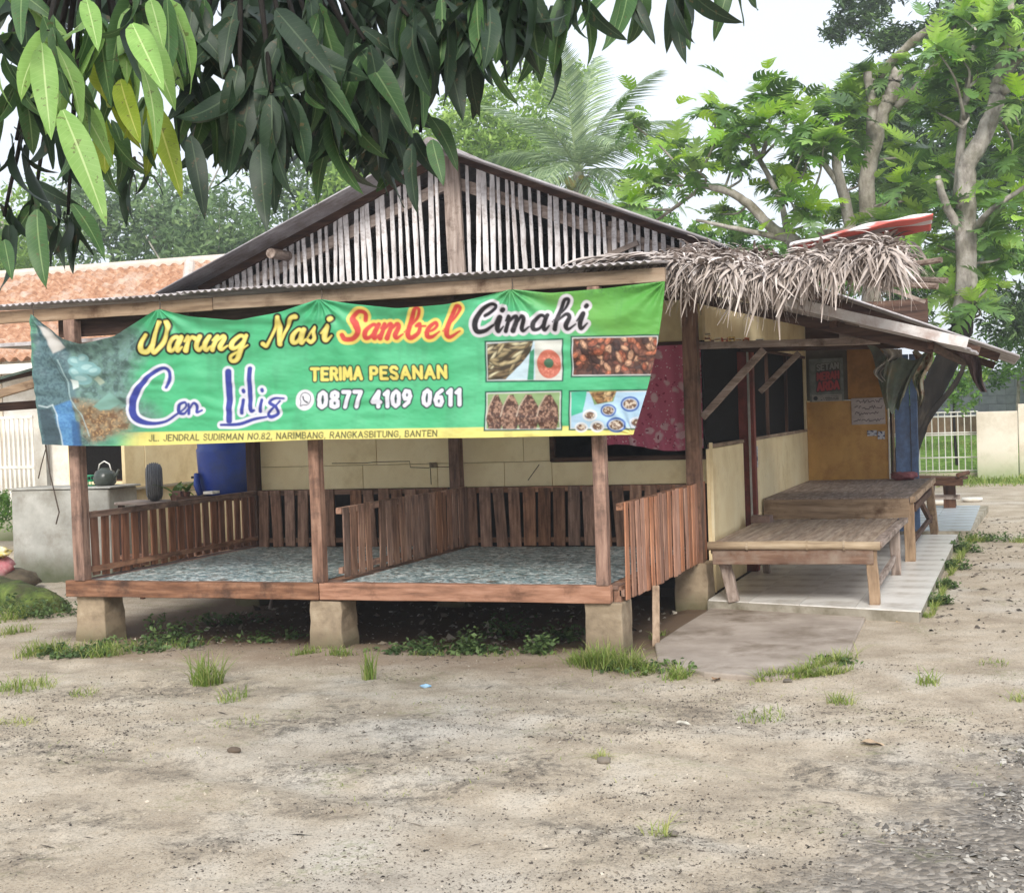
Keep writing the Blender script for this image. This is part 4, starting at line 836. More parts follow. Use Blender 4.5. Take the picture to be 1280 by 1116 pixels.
# the four food pictures
def pic(x0, y0, x1, y1, tl=0, col=(190, 160, 130)):
    q = [(x0, y0+tl), (x1, y0), (x1, y1-1), (x0, y1)]
    poly([(a_+(-2 if a_ == x0 else 2), b_+(-2 if i < 2 else 2)) for i, (a_, b_) in enumerate(q)], lin(24, 84, 66)); poly(q, lin(212, 214, 210)); return poly([(a_+(1.3 if a_ == x0 else -1.3), b_+(1.3 if i < 2 else -1.3)) for i, (a_, b_) in enumerate(q)], lin(*col))
rg = np.random.default_rng(11)
def blobs(m, n, x0, y0, x1, y1, rx, ry, cols, ang=None):
    global IMG
    keep = IMG.copy()
    for i in range(n):
        c_ = cols[rg.integers(len(cols))]; a_ = rg.uniform(0, PI) if ang is None else ang+rg.normal(0, .3); cx_, cy_ = rg.uniform(x0, x1), rg.uniform(y0, y1)
        r1, r2 = rx*rg.uniform(.7, 1.2), ry*rg.uniform(.7, 1.2)
        ell(cx_, cy_+.6, r1, r2, lin(*[q*.45 for q in c_]), .8, a_); ell(cx_, cy_-.3, r1*.85, r2*.75, lin(*c_), .9, a_); ell(cx_-.4, cy_-.8, r1*.45, r2*.25, lin(*[min(255, q*1.35) for q in c_]), .6, a_)
    IMG[:] = keep*(1-m[..., None])+IMG*m[..., None]
m = pic(608, 425, 703, 476, 3, (196, 216, 226)); mm_ = poly([(609, 430), (668, 426), (664, 440), (650, 456), (632, 474), (609, 475)], lin(70, 60, 44)); blobs(mm_*m, 60, 609, 428, 662, 474, 9, 2.6, [(150, 134, 100), (176, 160, 122), (110, 92, 66), (196, 184, 150)], -.4)
mm_ = poly([(670, 427), (702, 426), (702, 475), (669, 475)], lin(206, 206, 196)); ell(687, 455, 15, 18, lin(196, 110, 90)); over(mm_*sst(nC, .45, .7)*.5*np.clip(1-np.hypot((gxx-687)/15, (gyy-455)/18), 0, 1)*4, lin(226, 150, 126)); ell(687, 454, 6, 6, lin(72, 110, 84)); poly([(663, 440), (669, 436), (667, 475), (659, 475)], lin(64, 150, 112))
m = pic(716, 420, 824, 470, 2, (96, 62, 50)); blobs(m, 130, 716, 420, 826, 470, 7, 4.5, [(150, 84, 60), (108, 64, 50), (182, 112, 84), (70, 50, 46), (196, 150, 120), (132, 90, 76)])
over(m*.5*sst(nC, .52, .7), lin(54, 38, 36))
m = pic(608, 489, 702, 537, 2, (142, 168, 116))
for cx_, ww in ((620, 11), (639, 12), (661, 14), (686, 14)):
    mk = poly([(cx_-ww*.25, 493+abs(661-cx_)*.04), (cx_+ww*.25, 493), (cx_+ww*.9, 508), (cx_+ww, 525), (cx_+ww*.7, 536), (cx_-ww*.7, 536), (cx_-ww, 525), (cx_-ww*.85, 508)], lin(96, 66, 54), 1, 1.5); over(mk*.85*sst(fbm(gxx*.45, gyy*.35, 3, 71), .45, .62), lin(176, 140, 118)); over(mk*.6*sst(fbm(gxx*.6, gyy*.6, 2, 77), .55, .65), lin(44, 32, 32)); line([(cx_-ww, 520), (cx_-ww*.8, 508), (cx_-ww*.2, 494)], .8, lin(206, 186, 166), .7)
m = pic(714, 488, 822, 536, 2, (176, 206, 228)); poly([(715, 490), (735, 489), (730, 515), (716, 520)], lin(74, 186, 148)); poly([(738, 488), (772, 488), (768, 502), (744, 506)], lin(120, 150, 96)); blobs(poly([(738, 490), (772, 489), (766, 501), (748, 505)], lin(168, 132, 88)), 26, 738, 488, 772, 504, 6, 3, [(176, 138, 92), (140, 104, 68), (196, 164, 120)])
for cx_, cy_, r_, col_ in ((789, 505, 12, (58, 96, 168)), (762, 513, 10, (58, 96, 168)), (739, 519, 9, (222, 220, 216)), (772, 531, 12, (58, 96, 168)), (748, 533, 9, (222, 220, 216)), (728, 534, 8, (222, 220, 216)), (797, 528, 9, (210, 216, 226))):
    ell(cx_, cy_, r_, r_*.8, lin(*col_)); ell(cx_, cy_, r_*.8, r_*.6, lin(190, 200, 214)); mk = ell(cx_, cy_, r_*.7, r_*.5, lin(112, 84, 66)); over(mk*sst(nC, .5, .6), lin(206, 190, 170))
F1 = None
# cloth shape
TOP = [(42, 392), (60, 406), (85, 424), (112, 431), (150, 421), (200, 386), (240, 396), (300, 401), (350, 391), (402, 374), (440, 380), (500, 386), (560, 381), (600, 372), (640, 362), (690, 367), (760, 361), (833, 352)]
BOT = [(56, 555), (90, 557), (180, 557), (300, 553), (400, 549), (500, 548), (600, 547), (700, 545), (760, 544), (793, 543)]
NU, NV = 1040, 250
a_ = np.linspace(0, 1, NU); b_ = np.linspace(0, 1, NV)
tx = 42+(833-42)*a_; ty = np.interp(tx, [p[0] for p in TOP], [p[1] for p in TOP]); ty = np.convolve(np.pad(ty, 8, 'edge'), np.ones(17)/17, 'valid')
bx_ = 56+(793-56)*a_; by_ = np.interp(bx_, [p[0] for p in BOT], [p[1] for p in BOT]); by_ = np.convolve(np.pad(by_, 20, 'edge'), np.ones(41)/41, 'valid')
bb = b_[:, None]; bul = np.sin(PI*bb)
PX = tx*(1-bb)+bx_*bb+bul*(np.where(a_ > .9, (a_-.9)*70, 0)-np.where(a_ < .06, (.06-a_)*60, 0)); PY = ty*(1-bb)+by_*bb
# print colour read at each point of the flat cloth
fi = np.clip((PX-bx0)*S_-.5, 0, GWn-1.001); fj = np.clip((PY-by0)*S_-.5, 0, GHn-1.001); i0 = fi.astype(int); j0 = fj.astype(int); fx = (fi-i0)[..., None]; fy = (fj-j0)[..., None]
CC = (IMG[j0, i0]*(1-fx)+IMG[j0, i0+1]*fx)*(1-fy)+(IMG[j0+1, i0]*(1-fx)+IMG[j0+1, i0+1]*fx)*fy
# folds: radiating from the tie points, sagging swags between, a belly, fine crumple
dep = .035*np.sin(PI*bb)*np.sin(a_*PI*1.0)-.03
for cx_, cy_, am in ((42, 392, .016), (200, 386, .013), (402, 374, .011), (640, 362, .014), (833, 352, .014), (793, 543, .006)):
    dx, dy = PX-cx_, PY-cy_; r_ = np.hypot(dx, dy); th_ = np.arctan2(dx, np.abs(dy)+1e-6)
    dep = dep+am*np.sin(th_*13+cx_)*np.exp(-r_/95)*np.clip(r_/12, 0, 1)
for x0_, x1_ in ((42, 200), (200, 402), (402, 640), (640, 833)):
    u_ = (PX-x0_)/(x1_-x0_); ins = np.clip(np.sin(PI*np.clip(u_, 0, 1)), 0, 1); yy_ = PY-(np.interp(PX, tx, ty)-0)
    dep = dep+.017*ins*np.sin(yy_*.16-1.2+3.0*(u_-.5)**2)*np.exp(-yy_/70)
dep = dep+.028*(fbm(PX*.018+PY*.02, PY*.011-PX*.01, 3, 41)-.5)+.010*(fbm(PX*.05, PY*.09, 3, 44)-.5)+.0042*np.sin(PY*.35+fbm(PX*.02, PY*.02, 2, 3)*9)*sst(fbm(PX*.013, PY*.02, 2, 47), .45, .65)
dep = dep-.05*np.exp(-((PX-120)/45)**2)*np.exp(-(PY-ty)/14)      # the slack top corner folds over
c1, c2, c3 = [np.array([q[i] for q in (_x, _y, _z)]) for i in range(3)]
d3 = [(PX-640)*q.x+(PY-558)*q.y+FOC*q.z for q in (_x, _y, _z)]
tt_ = BANY/d3[1]; WXb = d3[0]*tt_; WZb = 1.6+d3[2]*tt_; WYb = BANY+dep
V = np.stack([WXb, WYb, WZb], -1).reshape(-1, 3); idx = np.arange(NU*NV).reshape(NV, NU)
F = np.stack([idx[:-1, :-1], idx[1:, :-1], idx[1:, 1:], idx[:-1, 1:]], -1).reshape(-1, 4)
me = npmesh('vinyl_banner', V, F, smooth=True)
at_ = me.color_attributes.new('print', 'FLOAT_COLOR', 'POINT'); at_.data.foreach_set('color', np.concatenate([CC.reshape(-1, 3), np.ones((NU*NV, 1))], 1).astype(np.float32).ravel())
bm_ = bpy.data.materials.new('banner_print'); bm_.use_nodes = True; t = bm_.node_tree; N = t.nodes.new; L = t.links.new; B = t.nodes['Principled BSDF']
ca = N('ShaderNodeAttribute'); ca.attribute_name = 'print'; L(ca.outputs['Color'], B.inputs['Base Color']); B.inputs['Roughness'].default_value = .48; B.inputs['Specular IOR Level'].default_value = .35
td = N('ShaderNodeBsdfTranslucent'); ms = N('ShaderNodeMixShader'); ms.inputs[0].default_value = .12; L(ca.outputs['Color'], td.inputs[0]); L(B.outputs[0], ms.inputs[1]); L(td.outputs[0], ms.inputs[2]); L(ms.outputs[0], t.nodes['Material Output'].inputs[0])
ban = tag(link('vinyl_banner', me, bm_), 'long green printed vinyl banner sagging between ties across the front of the stall', 'banner')
ROPE = M('tie_string', [(.3, srgb(60, 50, 44)), (.7, srgb(96, 84, 72))], ns=30, bump=0)
for (u, v, du, dv) in ((42, 392, -3, -14), (200, 386, -1, -16), (402, 374, 0, -14), (640, 362, 0, -13), (833, 352, 2, -12)):
    a1 = at(u, v+2, Y=BANY-.02); b1 = at(u+du, v+dv, Y=8.82); MB().tube([a1, a1.lerp(b1, .5)+Vector((.004, 0, 0)), b1], .004, 6).build('tie_string', ROPE, ban, origin=(0, 0, 0))
a1 = at(57, 556, Y=BANY); MB().tube([a1, at(62, 590, Y=8.72), at(74, 640, Y=8.75), at(70, 655, Y=8.74)], .005, 6, .3).build('tie_string', ROPE, ban, origin=(0, 0, 0)); MB().tube([at(58, 558, Y=8.7), at(52, 580, Y=8.7), at(48, 598, Y=8.71)], .004, 6, .3).build('tie_string', ROPE, ban, origin=(0, 0, 0))

# ================================================================ CURTAIN, POSTERS, TARPAULIN
CUR = bpy.data.materials.new('flowered_cotton'); CUR.use_nodes = True; t = CUR.node_tree; N = t.nodes.new; L = t.links.new; B = t.nodes['Principled BSDF']
co = N('ShaderNodeTexCoord'); mp = N('ShaderNodeMapping'); mp.inputs['Scale'].default_value = (1, .02, 1); L(co.outputs['Object'], mp.inputs[0])
def vo(sc, a, b):
    v = N('ShaderNodeTexVoronoi'); v.inputs['Scale'].default_value = sc; q_ = N('ShaderNodeTexNoise'); q_.inputs['Scale'].default_value = 9; L(mp.outputs[0], q_.inputs['Vector']); w_ = N('ShaderNodeVectorMath'); w_.operation = 'MULTIPLY_ADD'; w_.inputs[1].default_value = (.09, .09, .09); L(q_.outputs['Color'], w_.inputs[0]); L(mp.outputs[0], w_.inputs[2]); L(w_.outputs[0], v.inputs['Vector']); r = N('ShaderNodeMapRange'); r.inputs[1].default_value = a; r.inputs[2].default_value = b; r.inputs[3].default_value = 1; r.inputs[4].default_value = 0; L(v.outputs['Distance'], r.inputs[0]); return r.outputs[0]
geo = co; c = mixc(vo(8.5, .26, .36), srgb(206, 108, 134), srgb(226, 186, 192)); c = mixc(vo(19, .17, .21), c, srgb(160, 60, 92)); c = mixc(vo(31, .14, .2), c, srgb(240, 216, 222))
L(c, B.inputs['Base Color']); B.inputs['Roughness'].default_value = .9
cu = cloth('window_curtain', (-3.72, WY-.05, 2.10), (-2.46, WY-.05, 2.10), (-3.36, WY-.05, 1.29), (-2.46, WY-.05, 1.24), 90, 12, lambda a_, b_: (0, .022*math.sin(a_*46+b_)*(.4+b_*.6)-.01, .02*math.sin(a_*7)*b_), CUR)
tag(cu, 'pink flowered cotton curtain hanging half across the front window', 'curtain')

def printcard(name, label, cat, c00, c10, c01, nu, nv, draw, nrm=(0, -1, 0), th=.004, rough=.6):
    """a thin printed card: its front is a fine grid carrying the ink, its back a plain sheet"""
    gx_, gy_ = np.meshgrid(np.linspace(0, 1, nu), np.linspace(0, 1, nv)); C_ = draw(gx_, gy_)
    o = np.array(c00); U = np.array(c10)-o; W_ = np.array(c01)-o; n_ = np.array(nrm)
    V = o+gx_[..., None]*U+gy_[..., None]*W_+n_*(th+.006*np.sin(gx_*3.1+gy_*2)[..., None]*.4); V = V.reshape(-1, 3); idx = np.arange(nu*nv).reshape(nv, nu)
    F = np.stack([idx[:-1, :-1], idx[1:, :-1], idx[1:, 1:], idx[:-1, 1:]], -1).reshape(-1, 4); k = len(V)
    V = np.concatenate([V, V-n_*th]); F = np.concatenate([F, F[:, ::-1]+k])
    me = npmesh(name, V, F); at_ = me.color_attributes.new('print', 'FLOAT_COLOR', 'POINT')
    c3_ = np.concatenate([C_.reshape(-1, 3), np.full((nu*nv, 3), .35)]); at_.data.foreach_set('color', np.concatenate([c3_, np.ones((len(c3_), 1))], 1).astype(np.float32).ravel())
    m = MATS.get('card_print')
    if not m:
        m = bpy.data.materials.new('card_print'); MATS['card_print'] = m; m.use_nodes = True; t = m.node_tree; a = t.nodes.new('ShaderNodeAttribute'); a.attribute_name = 'print'; t.links.new(a.outputs['Color'], t.nodes['Principled BSDF'].inputs['Base Color']); t.nodes['Principled BSDF'].inputs['Roughness'].default_value = rough
    return tag(link(name, me, m), label, cat)
def seg(gx_, gy_, pts, r, asp):
    d = np.full(gx_.shape, 9.0)
    for (xa, ya), (xb, yb) in zip(pts[:-1], pts[1:]):
        dx, dy = xb-xa, (yb-ya)*asp; t_ = np.clip(((gx_-xa)*dx+(gy_-ya)*asp*dy)/(dx*dx+dy*dy+1e-9), 0, 1); d = np.minimum(d, np.hypot(gx_-xa-t_*dx, (gy_-ya)*asp-t_*dy))
    return np.clip((r-d)/.01+.5, 0, 1)
def words_on(gx_, gy_, txt, x0, x1, y, h, r, asp, slope=0):
    tot = sum(CAP[c][0]+.34 for c in txt)-.34; k = (x1-x0)/tot; x = x0; m = np.zeros(gx_.shape)
    for c in txt:
        for st in CAP[c][1]: m = np.maximum(m, seg(gx_, gy_, [(x+p*k, y-q*h+slope*(x-x0)) for p, q in st], r, asp))
        x += (CAP[c][0]+.34)*k
    return m[..., None]
def d_poster(x, y):
    asp = 1.3; n = fbm(x*9, y*12, 4, 51); c = np.array(srgb(124, 130, 122)[:3])*(.55+.8*n)[..., None]
    c = c*(1-.6*(sst(x, .16, .22)*(1-sst(x, .88, .94))*sst(y, .1, .16)*(1-sst(y, .74, .8)))[..., None])
    for tx_, y_, h_, r_, col_ in (('SETAN', .27, .13, .022, (150, 152, 146)), ('MERAH', .5, .16, .028, (176, 72, 72)), ('ARDA', .74, .18, .032, (186, 66, 68))):
        m = words_on(x, y, tx_, .24, .86, y_, h_, r_*1.7, asp, -.06); c = c*(1-m)+np.array(srgb(40, 36, 36)[:3])*m; m = words_on(x, y, tx_, .24, .86, y_, h_, r_, asp, -.06); c = c*(1-m)+np.array(srgb(*col_)[:3])*m
    b = ((y > .84) & (x > .06) & (x < .94))[..., None]; c = np.where(b, np.array(srgb(176, 172, 164)[:3])*(.6+.6*n)[..., None], c)
    m = (np.clip((.07-np.hypot(x-.17, (y-.92)*asp))/.01, 0, 1))[..., None]; c = c*(1-m)+.02*m
    for yy in (.88, .92, .96): m = ((np.abs(y-yy) < .008) & (x > .32) & (x < .85) & (vnoise(x*40, y*0+yy*90, 3) > .35))[..., None]; c = np.where(m, .04, c)
    return c
def card_at(name, label, cat, u0, v0, u1, v1, Y, draw, nu=90, nv=110):
    a, b, c = at(u0, v0, Y=Y), at(u1, v0+(u1-u0)*-.012, Y=Y), at(u0, v1, Y=Y); b.z = a.z; c.x = a.x
    return printcard(name, label, cat, a, b, c, nu, nv, draw)
card_at('poster', 'weathered dark poster with red block lettering pinned high on the porch end wall', 'poster', 1011, 449, 1053.5, 502.5, BY-.005, d_poster)
def d_sign(x, y):
    asp = .85; n = fbm(x*7, y*7, 3, 61); c = np.array(srgb(188, 178, 176)[:3])*(.75+.4*n)[..., None]
    for row, (y_, a, b) in enumerate(((.22, .08, .92), (.46, .06, .92), (.68, .08, .8), (.93, .06, .95))):
        pts = [(a+(b-a)*i/26, y_-.02-(.15 if row < 3 else .13)*float(vnoise(np.float64(i*1.7), np.float64(row*9.), 5))-.01*i/26) for i in range(27)]
        for k in range(0, 26, 1):
            if vnoise(np.float64(k*1.3), np.float64(row*5.), 8) > .2: m = (seg(x, y, [pts[k], pts[k+1]], .013, asp)*.8)[..., None]; c = c*(1-m)+np.array(srgb(84, 70, 82)[:3])*m
    return c
card_at('handwritten_notice', 'small white handwritten notice taped to the ochre board', 'notice', 1064, 498, 1106, 531, BY-.005, d_sign)
def d_st(x, y):
    n = fbm(x*5, y*5, 3, 66); c = np.array(srgb(196, 198, 206)[:3])*np.ones(x.shape+(3,)); return np.where((n > .52)[..., None], np.array(srgb(60, 72, 110)[:3]), c)
card_at('sticker', 'torn blue and white sticker on the ochre board, left one below the notice', 'sticker', 1084, 538, 1096, 545, BY-.004, d_st, 20, 20)
card_at('sticker', 'torn white sticker on the ochre board, right and lower one below the notice', 'sticker', 1097, 539, 1106, 549, BY-.004, d_st, 20, 20)
printcard('sticker', 'torn bluish sticker on the cream side wall beside the red post', 'sticker', (SX+.001, 13.22, 1.2), (SX+.001, 13.55, 1.2), (SX+.001, 13.22, 1.0), 20, 20, d_st, nrm=(1, 0, 0))
# tarpaulin bunched under the canopy
TARP = M('dull_green_tarpaulin', [(.3, srgb(54, 66, 54)), (.5, srgb(96, 108, 92)), (.68, srgb(120, 112, 88)), (.85, srgb(150, 152, 136))], ns=5, rough=.45, bump=.1, dirt=srgb(70, 58, 46), dirt_scale=4, spec=.5, var=0)
ty_ = 12.6
def tf(a_, b_): return (.05*math.sin(a_*9+b_*3)*(1-b_)+.16*(.5-a_)*b_**1.5*1.1, .04*math.sin(a_*11+2*b_)+.014*math.sin(a_*31+b_*11), -.10*math.sin(a_*PI)*(1-b_)-.13*math.sin(a_*PI*1.0)*b_+.02*math.sin(a_*23+b_*9))
p = [at(u, v, Y=ty_) for u, v in ((1084, 432), (1158, 438), (1092, 506), (1146, 484))]
tag(cloth('tarpaulin', p[0], p[1], p[2], p[3], 60, 30, tf, TARP), 'dull green tarpaulin bunched and hanging from the canopy beam', 'tarpaulin')
def tf2(a_, b_): return (.02*math.sin(b_*9), .04*math.sin(a_*11+b_*5), .02*math.sin(a_*9))
p = [at(u, v, Y=ty_+.15) for u, v in ((1140, 440), (1166, 440), (1146, 505), (1150, 508))]
tag(cloth('plastic_sheet', p[0], p[1], p[2], p[3], 24, 24, tf2, M('patterned_plastic', [(.35, srgb(70, 96, 60)), (.5, srgb(188, 178, 150)), (.6, srgb(120, 70, 50)), (.75, srgb(196, 190, 172))], ns=12, rough=.4, bump=0)), 'crumpled patterned plastic sheet hanging right of the green tarpaulin', 'plastic sheet')
p = [at(u, v, Y=12.6) for u, v in ((1100, 436), (1122, 436), (1098, 478), (1104, 478))]
tag(cloth('plastic_sheet', p[0], p[1], p[2], p[3], 14, 14, lambda a_, b_: (.05*math.sin(b_*7), .04*math.sin(a_*9+b_*3), 0), M('pale_plastic', [(.3, srgb(150, 146, 138)), (.7, srgb(200, 196, 188))], ns=6, rough=.4, bump=0)), 'pale crumpled plastic scrap hanging left of the green tarpaulin', 'plastic sheet')
p = [at(u, v, Y=14.2) for u, v in ((1195, 441), (1218, 441), (1226, 490), (1234, 490))]
tag(cloth('hanging_rag', p[0], p[1], p[2], p[3], 14, 20, lambda a_, b_: (.04*math.sin(b_*5)*(1-b_), .05*math.sin(a_*9+b_*4), 0), M('brown_rag', [(.3, srgb(66, 46, 46)), (.6, srgb(120, 98, 96)), (.8, srgb(168, 152, 150))], scale=(2, 1, .5), ns=9, rough=.9)), 'dark brown rag hanging from the low end of the canopy', 'rag')

# ================================================================ BENCHES AND TABLES
def table(name, label, cat, loc): return thing(name, loc, label, cat)
T1 = table('bamboo_bench', 'low bench with a split bamboo top and round bamboo front rail beside the stall corner', 'bench', (-1.65, 11.9, .088))
BAM = M('weathered_bamboo', [(.28, srgb(112, 94, 80)), (.5, srgb(156, 138, 122)), (.75, srgb(184, 168, 150))], scale=(1, .12, 1), ns=26, rough=.75, bump=.3, dist=.004, var=.12)
x0, x1, y0, y1 = -2.27, -1.05, 10.82, 13.05
for i in range(34):
    x = x0+.02+(x1-x0-.06)*i/33
    MB().beam((x, y0+.03+random.uniform(-.012, .01), .545), (x+random.uniform(-.003, .003), y1-.03+random.uniform(-.02, .02), .545), .034, .010, seg=4, jit=.0015).build('bamboo_slat', BAM, T1)
m_ = MB(); m_.tube([(x0-.03, y0, .527), (x0+.3, y0+.004, .530), (x0+.62, y0, .531), (x0+.95, y0+.003, .529), (x1+.03, y0-.004, .527)], [.034, .033, .036, .032, .033], 12, .02); m_.build('front_rail', M('pale_bamboo', [(.28, srgb(136, 116, 94)), (.55, srgb(180, 160, 134)), (.8, srgb(204, 188, 164))], scale=(.12, 1, 1), ns=26, rough=.7, bump=.25, dist=.003), T1, smooth=True)
for xx in (-2.0, -1.55, -1.28): MB().tube([(xx-.008, y0, .529), (xx+.008, y0, .529)], .0385, 12).build('bamboo_node', MATS['pale_bamboo'], T1)
MB().beam((x0, y0+.02, .438), (x1-.02, y0+.012, .446), .035, .11, seg=6).build('apron_board', M('brown_apron', [(.28, srgb(84, 62, 50)), (.5, srgb(122, 94, 78)), (.75, srgb(156, 130, 112))], scale=(.1, 1, 1), ns=26, rough=.8, bump=.3, dist=.004, dirt=srgb(150, 134, 120), dirt_scale=5), T1, bevel=.005)
MB().beam((x1+.01, y0-.01, .535), (x1+.03, y1, .535), .07, .045, seg=5, jit=.004).build('side_rail', WOLD('Y'), T1, bevel=.006)
MB().beam((x0, y0+.05, .49), (x0, y1, .49), .04, .06).build('side_rail', WOLD('Y'), T1); MB().beam((x0, y1, .49), (x1, y1, .49), .04, .06).build('back_rail', WOLD('X'), T1)
for a_, b_, s_ in (((-2.22, 10.92, .49), (-2.14, 10.98, .085), .085), ((-1.09, 10.86, .50), (-1.07, 10.86, .085), .08), ((-1.08, 12.75, .5), (-1.07, 12.72, .085), .08), ((-2.2, 12.8, .5), (-2.2, 12.8, .085), .07)):
    MB().beam(a_, b_, s_, s_*.8, seg=5, jit=.006).build('leg', WOLD('Z') if a_[0] < -2 or a_[1] > 12 else WTAN('Z'), T1, bevel=.008)
MB().beam((-1.08, 10.9, .2), (-1.08, 12.7, .24), .03, .05).build('stretcher', WOLD('Y'), T1)
bk = MB().box((-2.30, 12.62, .552), (-2.12, 12.78, .612), .006).build('wood_block', M('pinkish_block', [(.3, srgb(120, 98, 90)), (.7, srgb(156, 134, 124))], ns=12), bevel=.006); tag(bk, 'short worn wooden block resting on the far corner of the bamboo bench', 'block')

T2 = table('plank_table', 'low wide plank table with a deep front board behind the bamboo bench', 'table', (-1.7, 15.3, .088))
for i, w_ in enumerate((.28, .27, .26, .28, .27)):
    xa = -2.36+i*.272; MB().box((xa, 13.72, .672), (xa+.267, 16.85, .692), .0015).build('plank', WOLD('Y'), T2, bevel=.003)
MB().beam((-2.36, 13.70, .588), (-1.02, 13.70, .588), .03, .18, seg=6).build('front_board', WTAN('X'), T2, bevel=.004)
MB().beam((-.99, 13.70, .668), (-.99, 16.9, .668), .05, .06, seg=5, jit=.003).build('side_rail', WTAN('Y'), T2, bevel=.006)
MB().beam((-.99, 13.8, .58), (-.99, 16.8, .58), .04, .06, seg=5).build('side_rail', WDARK('Y'), T2)
for a_, b_, s_, mt in (((-1.03, 13.78, .65), (-1.03, 13.80, .085), .095, WTAN('Z')), ((-1.0, 16.3, .65), (-.98, 16.72, .085), .085, WTAN('Z')), ((-2.3, 13.8, .6), (-2.3, 13.8, .085), .08, WDARK('Z')), ((-2.3, 16.7, .6), (-2.3, 16.7, .085), .08, WDARK('Z'))):
    MB().beam(a_, b_, s_, s_*.85, seg=5, jit=.005).build('leg', mt, T2, bevel=.008)
MB().beam((-1.0, 14.7, .60), (-1.0, 16.4, .25), .04, .06).build('brace', WDARK('Y'), T2, bevel=.004); MB().beam((-1.0, 13.9, .28), (-1.0, 16.6, .28), .03, .05).build('stretcher', WDARK('Y'), T2)
pb = MB()
def lump(cx, cy, cz, rx, ry, rz, n=16, m=9, amp=.2, fr=3, seed=0):
    V = []; F = []
    for j in range(m+1):
        ph = PI*j/m
        for i in range(n):
            th_ = 2*PI*i/n; d = 1+amp*(float(vnoise(np.float64(fr*math.cos(th_)*math.sin(ph)+9), np.float64(fr*math.sin(th_)*math.sin(ph)+fr*math.cos(ph)+7), seed))-.5)*2
            V.append((cx+rx*d*math.sin(ph)*math.cos(th_), cy+ry*d*math.sin(ph)*math.sin(th_), cz+rz*d*math.cos(ph)))
            if j: q = (j-1)*n; F.append((q+i, q+n+i, q+n+(i+1) % n, q+(i+1) % n))
    return V, F
pb.add(*lump(-1.28, 16.55, .735, .14, .12, .05, amp=.4, fr=4)); o = pb.build('cloth_bundle', M('dull_pink_cloth', [(.3, srgb(120, 62, 68)), (.7, srgb(170, 110, 112))], ns=14, rough=.9), smooth=True); tag(o, 'small dull pink cloth bundle on the back edge of the plank table', 'cloth')

T3 = table('low_bench', 'dark rough bench standing on the far paving behind the plank table', 'bench', (-1.1, 20.6, .09))
MB().beam((-1.62, 20.5, .52), (-.78, 20.3, .50), .34, .035, seg=4).build('bench_top', WDARK('X'), T3, bevel=.005); MB().beam((-1.55, 20.3, .44), (-.80, 20.15, .45), .05, .08).build('rail', WDARK('X'), T3); MB().beam((-1.5, 20.4, .25), (-.85, 20.4, .24), .03, .06).build('stretcher', WOLD('X'), T3)
MB().tube([(-.86, 20.1, .55), (-.74, 20.5, .56)], .03, 8, .15).build('knot', WDARK('Y'), T3)
for xx, yy in ((-.99, 20.45), (-1.5, 20.5), (-.96, 20.75)): MB().beam((xx, yy, .48), (xx, yy, .085), .16 if xx > -1.1 and yy < 20.6 else .08, .1, seg=4, jit=.006, up=(0, 1, 0)).build('leg', WDARK('Z'), T3, bevel=.006)

# ================================================================ LEFT BACKGROUND
cw = thing('cement_wash_wall', (-9.35, 12.5, 0), 'grey plastered waist-high cement wall block left of the platform', 'wall')
m = MB(); m.box((-10.05, 12.45, -.05), (-8.83, 12.95, .955), .008); m.build('wall_body', PLAST, cw, bevel=.02, origin=(0, 0, 0))
MB().box((-10.07, 12.43, .957), (-8.80, 12.97, .975), .004).build('coping', PLAST, cw, bevel=.006, origin=(0, 0, 0))
# kitchen annex, its long side facing the platform
AN = thing('kitchen_annex', (-10, 14.6, 0), 'cream boarded kitchen annex with a ledge and a dark barred window behind the platform', 'building')
for j, (y0, y1) in enumerate(((12.99, 13.36), (13.37, 14.6), (14.61, 16.4))): MB().box((-9.04, y0, .93), (-9.0, y1-.006, 2.5)).build('wall_board', CREAM, AN, bevel=.003, origin=(0, 0, 0))
MB().box((-9.06, 12.99, -.02), (-9.0, 16.4, .90)).build('plinth_wall', M('cream_plaster', [(.3, srgb(208, 190, 150)), (.7, srgb(226, 210, 176))], ns=3, dirt=srgb(170, 150, 116), low=(srgb(140, 124, 96), .05, .4)), AN, origin=(0, 0, 0))
MB().box((-9.12, 12.98, .90), (-8.97, 16.42, .928)).build('ledge', M('ledge_cement', [(.3, srgb(150, 140, 122)), (.7, srgb(190, 178, 156))], ns=8), AN, bevel=.004, origin=(0, 0, 0))
MB().box((-10.6, 14.2, -.02), (-9.07, 14.26, .95)).build('front_wall', CREAM, AN, origin=(0, 0, 0))
MB().box((-10.6, 15.2, -.02), (-9.07, 15.26, 2.5)).build('back_board', INT, AN, origin=(0, 0, 0)); MB().box((-10.62, 14.2, -.02), (-10.56, 16.4, 2.5)).build('side_wall', CREAM, AN, origin=(0, 0, 0))
MB().box((-10.55, 14.29, .97), (-9.33, 14.31, 2.5)).build('doorway_shade', BLACK, AN, origin=(0, 0, 0))  # black board stands in for the shade inside the opening
wf = MB().box((-9.36, 14.22, .97), (-9.33, 14.27, 2.3)).build('window_frame', WDARK('Z'), AN)
pw = MB().box((-9.33, 14.32, 1.0), (-9.08, 14.34, 2.2)).build('window_pane', M('bright_glass', [(.4, srgb(50, 60, 62)), (.6, srgb(90, 98, 98))], ns=3, rough=.3, bump=0), AN)
for k in range(4): MB().box((-9.31+k*.065, 14.25, .98), (-9.298+k*.065, 14.265, 2.2)).build('window_bar', WHITE, pw)
for zz in (1.22, 1.5): MB().box((-9.33, 14.235, zz), (-9.1, 14.25, zz+.015)).build('window_bar', WHITE, pw)
